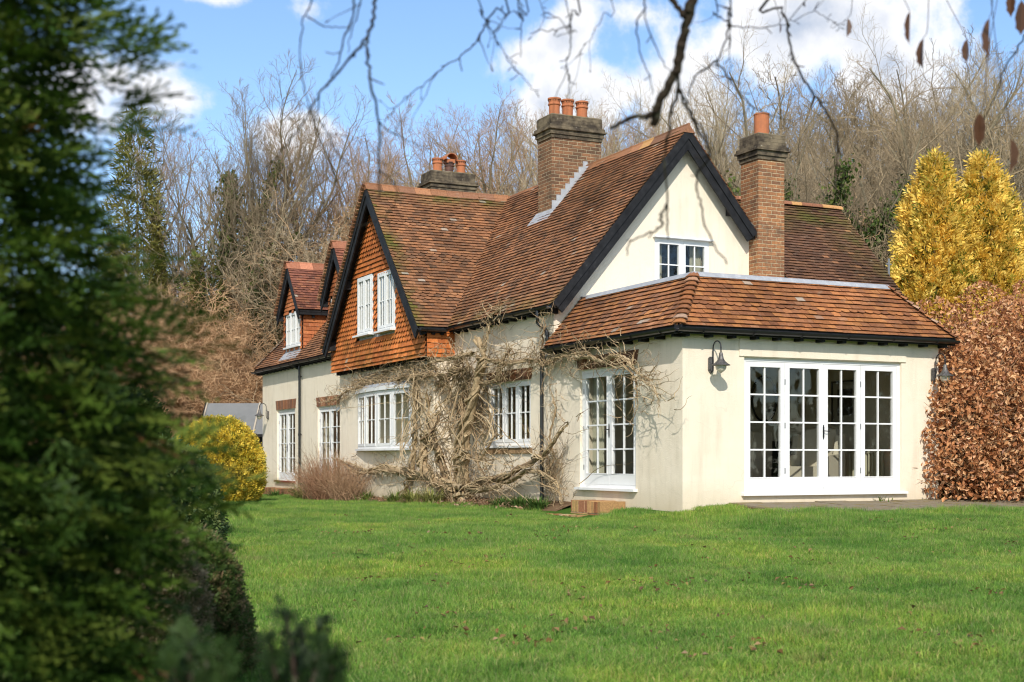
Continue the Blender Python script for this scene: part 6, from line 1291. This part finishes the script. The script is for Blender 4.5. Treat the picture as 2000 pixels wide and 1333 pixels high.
def twig_bush(x, y, n, h, label, pal_m, seed, spread=.5, name='twiggy_shrub', r=.006, col_=None):
    rs = np.random.RandomState(seed); polys = []
    for i in range(n):
        a = rs.uniform(0, 6.28); q = np.array([rs.normal(0, .16), rs.normal(0, .25), -.05]); d = norm(np.array([math.cos(a) * spread, math.sin(a) * spread, 1.0]) + rs.normal(0, .15, 3)); L = h * rs.uniform(.5, 1.15); pts = [q]
        for k in range(6): d = norm(d + rs.normal(0, .10, 3) - np.array([0, 0, .03 * k])); q = q + d * L / 6; pts.append(q)
        pts = np.array(pts); polys.append((pts, np.linspace(r, r * .35, 7), 3))
        for b in range(3):
            j = rs.randint(2, 6); dd = norm(pts[j] - pts[j - 1] + rs.normal(0, .5, 3)); t = [pts[j]]
            for k in range(3): dd = norm(dd + rs.normal(0, .2, 3)); t.append(t[-1] + dd * L * .1)
            polys.append((np.array(t), np.linspace(r * .5, r * .25, 4), 3))
    mb = MB(); V, F = tubes_bulk(polys); mb.bulk(V, F, 0, None if col_ is None else np.array(col_)); return tag(mb.build(name, M[pal_m], loc=(x, y, g(x, y))), label, 'shrub')
twig_bush(-1.05, 14.9, 420, 1.25, 'upright russet twiggy bush below the far side of the bow window', 'vine', 1, .45, col_=(.34, .19, .11))
twig_bush(-.95, 13.6, 300, 1.05, 'thinner russet twiggy bush against the bow window wall', 'vine', 2, .5, col_=(.38, .24, .14))
twig_bush(-.75, 16.4, 200, 1.5, 'pale arching twigs in front of the second far doors', 'vine', 5, .5, col_=(.42, .31, .20))
twig_bush(-.9, 25.2, 420, 1.35, 'grey-brown lavender bush at the far corner of the house', 'vine', 3, .6, col_=(.34, .29, .22)); twig_bush(-1.5, 25.9, 300, 1.0, 'second lavender bush beside the yellow bush', 'vine', 4, .7, col_=(.36, .31, .24))
# soil of the border
mb = MB(); by_ = [3.4 + .5 * i for i in range(35)]
for y in by_:
    w0 = .45 + .25 * mnoise.noise((y * .6, 2, 3)) + (.35 if 9 < y < 16.2 else 0); w1 = .45 + .25 * mnoise.noise(((y + .5) * .6, 2, 3)) + (.35 if 9 < y + .5 < 16.2 else 0)
    mb.add([(-w0 - .05, y, g(-w0, y) - .01), (-w1 - .05, y + .5, g(-w1, y + .5) - .01), (-w1 * .5, y + .5, g(-.3, y + .5) + .06), (-w0 * .5, y, g(-.3, y) + .06), (.05, y, g(0, y) + .07), (.05, y + .5, g(0, y + .5) + .07)], [(0, 1, 2, 3), (3, 2, 5, 4)])
tag(mb.build('flower_bed', M['soil']), kind='structure')
rs = np.random.RandomState(4); n = 2600; C = np.stack([-.1 - np.abs(rs.normal(0, .35, n)), rs.uniform(4.2, 17.5, n), np.zeros(n)], 1); C[:, 2] = [g(a, b) + rs.uniform(.02, .1) for a, b in C[:, :2]]
V, F = leaves_np(rs, C, np.tile([0, 0, 1.0], (n, 1)), np.full(n, .07), .5, .6, .4); c = colours(rs, n, [(.34, .20, .11), (.42, .28, .17), (.24, .13, .07)]); mb = MB(); mb.bulk(V, F, 0, np.concatenate([c, c])); tag(mb.build('leaf_litter', M['dryleaf']), 'dry brown leaves lying along the wall border', 'leaves', kind='stuff')

pts = []; rd = random.Random(44)                               # dead leaves and scraps of moss lying in the lawn
for k in range(130):
    d = rd.uniform(9, 23); px = rd.uniform(650, 2000); cx, cy = place(px, d)
    for j in range(rd.randint(1, 9)):
        q = (cx + rd.gauss(0, .13), cy + rd.gauss(0, .13))
        if q[1] < -2.2 or q[0] < -1.4: pts.append((q[0], q[1], g(*q) + rd.uniform(.03, .06)))
rs = np.random.RandomState(6); C = np.array(pts); n = len(C); V, F = leaves_np(rs, C, np.tile([0, 0, 1.0], (n, 1)), np.full(n, .055), .6, .5, .4); c = colours(rs, n, [(.22, .12, .045), (.28, .17, .07), (.14, .075, .03), (.26, .20, .06)]); mb = MB(); mb.bulk(V, F, 0, np.concatenate([c, c])); tag(mb.build('fallen_leaves', M['dryleaf']), 'scattered dead leaves lying in the lawn', 'leaves', kind='stuff')
# ------------------------------------------------------------------ near conifer, box bush, trailing conifer tips at the lower left
def fronds_np(rs, C, D, L, side_n=9, scale=.012, flat=None):
    """flat cypress fronds: axis with alternating branchlets, themselves set with scale leaves"""
    Vs = []; n = len(C); D = D / np.linalg.norm(D, axis=1, keepdims=True); S = np.cross(D, np.array([0, 0, 1.0]) + rs.normal(0, .5, (n, 3))); S /= np.linalg.norm(S, axis=1, keepdims=True); N = np.cross(S, D); LL = (L * rs.uniform(.6, 1.25, n))[:, None]
    def blade(b, d, ln, wd): w = np.cross(d, N + rs.normal(0, .25, (n, 3))); w /= np.linalg.norm(w, axis=1, keepdims=True) + 1e-9; Vs.append(np.stack([b, b + d * ln * .4 + w * wd, b + d * ln, b + d * ln * .4 - w * wd], 1))
    for k in range(side_n):
        t = (k + .5) / side_n; sg = 1 if k % 2 else -1; base = C + D * LL * t - np.array([0, 0, 1]) * LL * .28 * t * t
        d = D * .72 + S * sg * .62 + np.array([0, 0, -.12]); d /= np.linalg.norm(d, axis=1, keepdims=True); l1 = LL * (.48 - .36 * t)
        blade(base, d, l1, scale * .8)
        for j in range(3):
            tj = .3 + .25 * j; b2 = base + d * l1 * tj; sg2 = 1 if j % 2 else -1; d2 = d * .75 + (S * sg2 * sg * -.5 + D * .35); d2 /= np.linalg.norm(d2, axis=1, keepdims=True); blade(b2, d2, l1 * (.5 - .22 * tj), scale)
    blade(C, D, LL * .6, scale * .7); blade(C + D * LL * .55 - np.array([0, 0, 1]) * LL * .1, D - np.array([0, 0, .2]), LL * .45, scale)
    V = np.stack(Vs, 1).reshape(-1, 3); return V, np.arange(len(V)).reshape(-1, 4), len(Vs)
def W3(px, py, d): p = CAM + FWD * d + RGT * ((px - 1000) / 2677.3 * d); return np.array([p.x, p.y, CAM.z + (896 - py) / 2677.3 * d])
def screen_hedge():
    rs = np.random.RandomState(12); x, y = place(-205, 3.5); z0 = g(x, y); e = empty('cypress_tree', (x, y, z0)); H = 4.6
    # crown: a leaning irregular column; radius by height follows the ragged edge seen against the sky
    hz = np.array([0, .3, .6, .93, 1.23, 1.43, 1.6, 1.8, 2.0, 2.2, 2.4, 2.67, 3.2, 4.6]); hr = np.array([.60, .58, .55, .56, .60, .66, .61, .54, .47, .41, .36, .37, .34, .05])
    lf = lumps(rs, 12, .11)
    def rad(z, a): return np.interp(z, hz, hr) * lf(z, a, H)
    P, N, f = shell_points(rs, 23000, rad, H, inner=.30, power=.6)
    D = N + rs.normal(0, .35, N.shape); D[:, 2] = rs.normal(.15, .35, len(P)); ex = [W3(px, py, 3.35 + rs.uniform(-.1, .1)) - np.array([x, y, z0]) for px, py in [(190, 70), (205, 95), (215, 120), (185, 165), (200, 190), (215, 215), (190, 240), (180, 40), (170, 60), (330, 880), (350, 930), (360, 960), (250, 560), (290, 640), (280, 700)] for _ in range(4)]
    P = np.concatenate([P, np.array(ex) + rs.normal(0, .025, (len(ex), 3))]); D = np.concatenate([D, np.array(RGT) + np.array([0, 0, .32]) + rs.normal(0, .22, (len(ex), 3))])
    V, F, nb = fronds_np(rs, P, D, .18, 9, .0052)
    c = colours(rs, len(P), [(.042, .092, .012), (.060, .120, .015), (.085, .145, .018), (.030, .062, .010), (.12, .165, .024)]); c[rs.uniform(0, 1, len(c)) < .004] = (.12, .06, .02)
    mb = MB(); mb.bulk(V, F, 0, np.repeat(c, nb, 0)); mb.build('crown', M['leaf'], e)
    polys = [(np.array([(0, 0, -.2), (.02, .02, 1.2), (0, .03, 2.6), (0, 0, 4.3)]), np.array([.10, .08, .05, .01]), 8)]
    for i in range(90):
        z = rs.uniform(.1, 3.8); a = rs.uniform(0, 6.28); r = float(rad(np.array([z]), np.array([a]))[0]) * .72; d = np.array([math.cos(a), math.sin(a), .25]); polys.append((np.array([d * r * t + np.array([0, 0, z - .1 * t]) for t in (0, .35, .7, 1)]), np.array([.018, .012, .007, .003]), 4))
    mb = MB(); V, F = tubes_bulk(polys); mb.bulk(V, F); mb.build('trunk', M['darkbark'], e)
    tag(e, 'big dark cypress close to the camera filling the left edge', 'tree')
screen_hedge()
def tips(name, spots, label, seed, pal, L=.16, nlev=26, scale=.005, cat='bush'):
    """leaning leaders of a small conifer: spots = (base, tip) in world coordinates"""
    rs = np.random.RandomState(seed); Cs = []; Ds = []; polys = []
    for b, t in spots:
        b = np.array(b); t = np.array(t); n = nlev; ln = np.linalg.norm(t - b)
        for k in range(n):
            u = k / n; a = 2.4 * k + rs.uniform(-.3, .3); ax = norm(t - b); d = ax * (.55 + .5 * u) + perp(ax, a) * (1.0 - .75 * u); Cs.append(b + (t - b) * u); Ds.append(d * (1.25 - u))
        polys.append((np.stack([b, (b + t) / 2, t]), np.array([.012, .007, .002]), 5))
    Cs = np.array(Cs); Ds = np.array(Ds); V, F, nb = fronds_np(rs, Cs, Ds, L * 1.0, 7, scale); c = colours(rs, len(Cs), pal); mb = MB(); mb.bulk(V, F, 0, np.repeat(c, nb, 0)); e = empty(name); mb.build('foliage', M['leaf'], e)
    mb = MB(); V, F = tubes_bulk(polys); mb.bulk(V, F); mb.build('stems', M['darkbark'], e); return tag(e, label, cat)
tips('young_conifer', [(W3(590, 1420, 2.9), W3(560, 1205, 3.0)), (W3(600, 1420, 2.9), W3(628, 1225, 3.0)), (W3(560, 1450, 2.9), W3(528, 1262, 2.9)), (W3(640, 1440, 2.9), W3(650, 1290, 2.9)), (W3(580, 1420, 2.9), W3(590, 1235, 3.1))], 'small dark conifer tip poking up at the bottom edge of the lawn', 21, [(.016, .036, .008), (.022, .045, .010), (.014, .028, .008)], L=.062, nlev=34, scale=.004)
tips('young_conifer', [(W3(400, 1500, 2.6), W3(362, 1225, 2.7)), (W3(430, 1500, 2.6), W3(400, 1270, 2.6)), (W3(430, 1500, 2.6), W3(440, 1285, 2.6)), (W3(380, 1500, 2.6), W3(335, 1285, 2.6))], 'blue-green conifer sprays at the bottom left corner', 22, [(.035, .070, .016), (.048, .085, .022), (.024, .05, .012)], L=.062, nlev=34, scale=.004)
def box_bush(px, depth, top, wpx, label, seed, pal, n=26000, size=.022, hz=None, lump=.16):
    rs = np.random.RandomState(seed); x, y = place(px, depth); z0 = g(x, y); H = CAM.z + (896 - top) / 2677.3 * depth - z0; r = wpx / 2677.3 * depth / 2; lf = lumps(rs, 12, lump)
    P, N, f = shell_points(rs, n, lambda z, a: r * np.sqrt(np.clip(1 - (np.clip(z / H, 0, 1)) ** 2.6, .004, 1)) * lf(z, a, H), H, inner=.5, power=.4); N[:, 2] = .5
    V, F = sprigs_np(rs, P, N + rs.normal(0, .4, N.shape), size * 3.2, 7, .42, 0, .62); c = colours(rs, len(P), pal); e = empty('box_bush', (x, y, z0)); mb = MB(); mb.bulk(V, F, 0, np.repeat(c, 7, 0)); mb.build('leaves', M['leaf'], e)
    polys = []
    for i in range(160): a = rs.uniform(0, 6.28); q = rs.uniform(.2, .95); polys.append((np.array([(0, 0, 0), (r * .5 * q * math.cos(a), r * .5 * q * math.sin(a), H * q * .5), (r * q * math.cos(a) * .9, r * q * math.sin(a) * .9, H * q * .85)]), np.array([.012, .008, .003]), 4))
    mb = MB(); V, F = tubes_bulk(polys); mb.bulk(V, F); mb.build('stems', M['twig_red'], e); return tag(e, label, 'bush')
box_bush(375, 8.2, 1040, 215, 'small-leaved dark green box bush at the edge of the lawn', 31, [(.08, .135, .03), (.11, .17, .045), (.06, .10, .025), (.17, .16, .06), (.21, .16, .08)], n=17000, size=.018)
box_bush(300, 7.4, 1010, 200, 'greyish box bush with faded foliage beside the dark cypress', 32, [(.25, .20, .11), (.19, .16, .08), (.11, .13, .045), (.30, .23, .14)], n=12000, size=.018)
box_bush(330, 15.0, 868, 185, 'variegated evergreen shrub behind the cypress', 33, [(.12, .17, .05), (.28, .30, .10), (.06, .10, .03), (.10, .16, .07)], n=7000, size=.035)
box_bush(250, 22.0, 760, 160, 'dark evergreen shrub beyond the cypress', 34, [(.05, .075, .018), (.08, .10, .025), (.035, .055, .014)], n=7000, size=.05)
box_bush(375, 18.0, 905, 90, 'low mixed evergreen shrub left of the yellow bush', 35, [(.07, .11, .03), (.16, .2, .06), (.05, .08, .02)], n=4000, size=.035)

# ------------------------------------------------------------------ bare tree overhead whose branches hang into the view
def overhang():
    rs = np.random.RandomState(3); rd = random.Random(3); tb = CAM + RGT * 3.4 + FWD * -2.2; org = np.array([tb.x, tb.y, g(tb.x, tb.y)]); e = empty('overhanging_tree', tuple(org)); tag(e, 'leafless tree overhead whose dark drooping branches hang into the top of the view', 'tree')
    def wpt(xc, yc, z): p = CAM + RGT * xc + FWD * yc; return np.array([p.x, p.y, z])
    limb1 = smooth_poly([wpt(3.4, -2.2, 2.6), wpt(2.8, -.6, 3.0), wpt(2.0, 1.0, 3.05), wpt(.8, 2.2, 2.95), wpt(-.6, 2.7, 2.85), wpt(-2.0, 2.9, 2.8)], 6)
    limb2 = smooth_poly([wpt(3.4, -2.2, 2.8), wpt(3.3, -.5, 3.2), wpt(2.9, 1.4, 3.2), wpt(2.4, 2.8, 3.0)], 6)
    mb = MB(); tr = smooth_poly([org - np.array([0, 0, .3]), org + np.array([.05, .03, 1.5]), wpt(3.4, -2.2, 2.7), wpt(3.2, -2.4, 4.5), wpt(3.5, -2.6, 7.5)], 5); V, F = tube_np(tr - org, np.interp(np.linspace(0, 1, len(tr)), [0, .5, 1], [.27, .2, .07]), 12); mb.bulk(V, F); mb.build('trunk', M['darkbark'], e, smooth=True)
    mb = MB(); lp = np.concatenate([limb1, limb2])
    for l in (limb1, limb2): V, F = tube_np(l - org, np.linspace(.10, .022, len(l)), 9); mb.bulk(V, F)
    mb.build('limb', M['darkbark'], e, smooth=True)
    for i, (r0, r1, pts) in enumerate(OVERHANG):
        p = np.array(pts); first = p[0]; polys = []
        if first[2] > CAM.z + 1.6 and (abs(((first - np.array(CAM)) @ np.array(FWD)) * 896 / 2677.3 - (first[2] - CAM.z)) < .12):   # carry it on up to the nearest limb
            q = lp[np.argmin(np.linalg.norm(lp - first, axis=1))]; p = np.vstack([q, (q * .5 + first * .5) + np.array([0, 0, .22]), p]); r0 *= .78; r1 *= .72; ra = np.concatenate([[r0 * 1.6, r0 * 1.2], np.linspace(r0, r1, len(pts))])
        else: ra = np.linspace(r0, r1, len(p))
        s = smooth_poly(p, 4); rr = np.interp(np.linspace(0, 1, len(s)), np.linspace(0, 1, len(p)), ra) * rs.uniform(.86, 1.16, len(s)); s = s + rs.normal(0, .0025, s.shape)
        polys.append((s - org, rr, 8 if r0 > .006 else 5)); nk = int(np.linalg.norm(np.diff(p, axis=0), axis=1).sum() * (5 if r0 < .012 else 2.5))
        for k in range(nk):                                   # buds, spurs and side twigs
            j = rs.randint(max(1, len(s) // 6), len(s) - 1); d = norm(s[j] - s[j - 1]); sd = norm(d * .7 + perp(d, rs.uniform(0, 6.28)) * .9 + np.array([0, 0, -.15])); L = rs.choice([.02, .03, .05, .12, .25], p=[.3, .3, .2, .13, .07]); t = [s[j]]; m_ = 2 if L < .06 else 5
            for _ in range(m_): sd = norm(sd + rs.normal(0, .22, 3)); t.append(t[-1] + sd * L / m_)
            b = rr[j]; polys.append((np.array(t) - org, np.linspace(min(b * .8, .004), .0022 if L < .06 else .0010, m_ + 1), 4))
            if L > .06: polys.append((np.stack([t[-1], t[-1] + sd * .012, t[-1] + sd * .022]) - org, np.array([.0012, .0028, .0006]), 5))
        mb = MB(); V, F = tubes_bulk(polys); mb.bulk(V, F); mb.build('branch', M['darkbark'], e)
    for i, (c, s) in enumerate(DEAD_LEAVES):                  # curled dead leaves still hanging on
        c = np.array(c) - org; a = rs.uniform(0, 6.28); w = np.array([math.cos(a), math.sin(a), 0]); n_ = np.array([-w[1], w[0], 0]); vs = []; fs = []; s *= 1.5; out = [(0, .5), (.13, .38), (.20, .22), (.25, .05), (.2, -.12), (.22, -.24), (.09, -.36), (0, -.5)]
        for u, v in out: vs.append(c + w * u * s * .9 + n_ * s * .25 * (u * 2) + np.array([.03 * v, 0, v]) * s)
        for u, v in out: vs.append(c - w * u * s * .55 + n_ * s * .35 * (u * 2) + np.array([.03 * v, 0, v]) * s)
        for u, v in out: vs.append(c + np.array([.03 * v, 0, v]) * s)
        m_ = len(out); fs = [(k, k + 1, 2 * m_ + k + 1, 2 * m_ + k) for k in range(m_ - 1)] + [(m_ + k, 2 * m_ + k, 2 * m_ + k + 1, m_ + k + 1) for k in range(m_ - 1)]
        mb = MB(); mb.add(vs, fs, 0, (.10, .045, .022)); tw_ = np.array([rs.uniform(-.12, .12), rs.uniform(-.1, .1), 0]); mb.tube(smooth_poly([c + np.array([0, 0, .5 * s]), c + tw_ * .2 + np.array([.012, 0, .5 * s + .05]), c + tw_ * .9 + np.array([-.01, 0, .5 * s + .3]), c + tw_ * 2.2 + np.array([0, 0, .5 * s + .75])], 4), .0015, 4, 0, (.05, .03, .02)); mb.build('dead_leaf', M['dryleaf'], e)
overhang()

# ------------------------------------------------------------------ grass
def lawn_grass():
    rs = np.random.RandomState(9); S = .3; nb = 270
    def patch(seed, tuft):
        r = np.random.RandomState(seed); b = np.stack([r.uniform(-S / 2 * 1.2, S / 2 * 1.2, nb), r.uniform(-S / 2 * 1.2, S / 2 * 1.2, nb)], 1); a = r.uniform(0, 6.28, nb); h = r.uniform(.022, .060, nb) * (1 + .5 * tuft * (np.sin(b[:, 0] * 21 + seed) * np.sin(b[:, 1] * 19))); w = r.uniform(.0016, .0030, nb); lean = r.uniform(.15, .95, nb) * h
        dx, dy = np.cos(a), np.sin(a); ax = r.uniform(0, 6.28, nb); sx, sy = np.cos(ax) * w, np.sin(ax) * w; z = np.zeros(nb)
        p0 = np.stack([b[:, 0] - sx, b[:, 1] - sy, z - .01], 1); p1 = np.stack([b[:, 0] + sx, b[:, 1] + sy, z - .01], 1); m = np.stack([b[:, 0] + dx * lean * .35, b[:, 1] + dy * lean * .35, h * .65], 1); sv = np.stack([sx, sy, z], 1) * .8; t = np.stack([b[:, 0] + dx * lean, b[:, 1] + dy * lean, h], 1)
        V = np.stack([p0, p1, m + sv, m - sv, t], 1).reshape(-1, 3); i = np.arange(nb)[:, None] * 5; mb = MB(); c = colours(r, nb, [(.175, .335, .055), (.22, .385, .065), (.125, .28, .042), (.28, .42, .085), (.21, .37, .06), (.38, .39, .15)], (.75, 1.2))
        mb.bulk(V, i + np.array([[0, 1, 2, 3]]), 0, c); mb.bulk(V, i + np.array([[3, 2, 4]]), 0, c); o = mb.build('grass_patch', M['grass']); col.objects.unlink(o); return o
    coll = bpy.data.collections.new('grass_patches')
    for i in range(5): coll.objects.link(patch(100 + i, i / 4))
    pts = []; sc = []
    y = -17.5
    def ok(x, y):
        dx = x - CAM.x; dy = y - CAM.y; yc = dx * FWD.x + dy * FWD.y; xc = dx * RGT.x + dy * RGT.y
        if yc < 6.5 or yc > 48 or abs(xc) > .40 * yc + 1.0: return False
        if -.05 < x < 9.8 and y > -.05: return False
        if .7 < x < 11.5 and y > -1.9 + .25 * mnoise.noise((x * 1.3, 0, 5)) - .2 + 1.3 * sstep(1.9, .6, x) + .3 * sstep(5, 9, x): return False
        if x > 9.7 and y > 1.5: return False
        bed = .45 + .25 * mnoise.noise((y * .6, 2, 3)) + (.35 if 9 < y < 16.2 else 0)
        if 3.4 < y < 21 and x > -bed: return False
        if y >= 21 and x > -.5: return False
        if -.95 < x < 0 and 1.6 < y < 3.5: return False
        return True
    st = .165
    while y < 34:
        x = -26
        while x < 14:
            px, py = x + rs.uniform(-.08, .08), y + rs.uniform(-.08, .08)
            if ok(px, py): 
                bare = mnoise.noise((px * .9, py * .9, 4.4)) + .5 * mnoise.noise((px * 2.7, py * 2.7, 9))
                dmn = 1.0 + .35 * mnoise.noise((px * .35, py * .35, 1.2)) + .75 * mnoise.noise((px * 2.4, py * 2.4, 6.6))
                edge = 1.5 if (px > -.5 and -2.6 < py < -1.2) else 1.0
                if bare < .48: pts.append((px, py, g(px, py))); sc.append(max(.3, dmn) * rs.uniform(.7, 1.25) * edge * (.55 if bare > .42 else 1))
            x += st
        y += st
    me = bpy.data.meshes.new('lawn_grass'); me.from_pydata(pts, [], []); a = me.attributes.new('sc', 'FLOAT', 'POINT'); a.data.foreach_set('value', sc); me.materials.append(M['grass'])
    o = bpy.data.objects.new('lawn_grass', me); col.objects.link(o); tag(o, 'short bright green lawn grass', 'grass', kind='stuff')
    ng = bpy.data.node_groups.new('scatter_grass', 'GeometryNodeTree'); ng.interface.new_socket('Geometry', in_out='INPUT', socket_type='NodeSocketGeometry'); ng.interface.new_socket('Geometry', in_out='OUTPUT', socket_type='NodeSocketGeometry')
    N = ng.nodes; Lk = ng.links; gi = N.new('NodeGroupInput'); go = N.new('NodeGroupOutput'); ip = N.new('GeometryNodeInstanceOnPoints'); ci = N.new('GeometryNodeCollectionInfo'); ci.inputs['Collection'].default_value = coll; ci.inputs['Separate Children'].default_value = True; ci.inputs['Reset Children'].default_value = True
    rv = N.new('FunctionNodeRandomValue'); rv.data_type = 'FLOAT_VECTOR'; rv.inputs[0].default_value = (-.06, -.06, 0); rv.inputs[1].default_value = (.06, .06, 6.283); na = N.new('GeometryNodeInputNamedAttribute'); na.data_type = 'FLOAT'; na.inputs['Name'].default_value = 'sc'
    ip.inputs['Pick Instance'].default_value = True; cv = N.new('ShaderNodeCombineXYZ'); cv.inputs[0].default_value = 1; cv.inputs[1].default_value = 1
    Lk.new(na.outputs['Attribute'], cv.inputs[2]); Lk.new(gi.outputs[0], ip.inputs['Points']); Lk.new(ci.outputs[0], ip.inputs['Instance']); Lk.new(rv.outputs[0], ip.inputs['Rotation']); Lk.new(cv.outputs[0], ip.inputs['Scale']); Lk.new(ip.outputs[0], go.inputs[0])
    md = o.modifiers.new('scatter', 'NODES'); md.node_group = ng
    print('grass patches', len(pts))
lawn_grass()
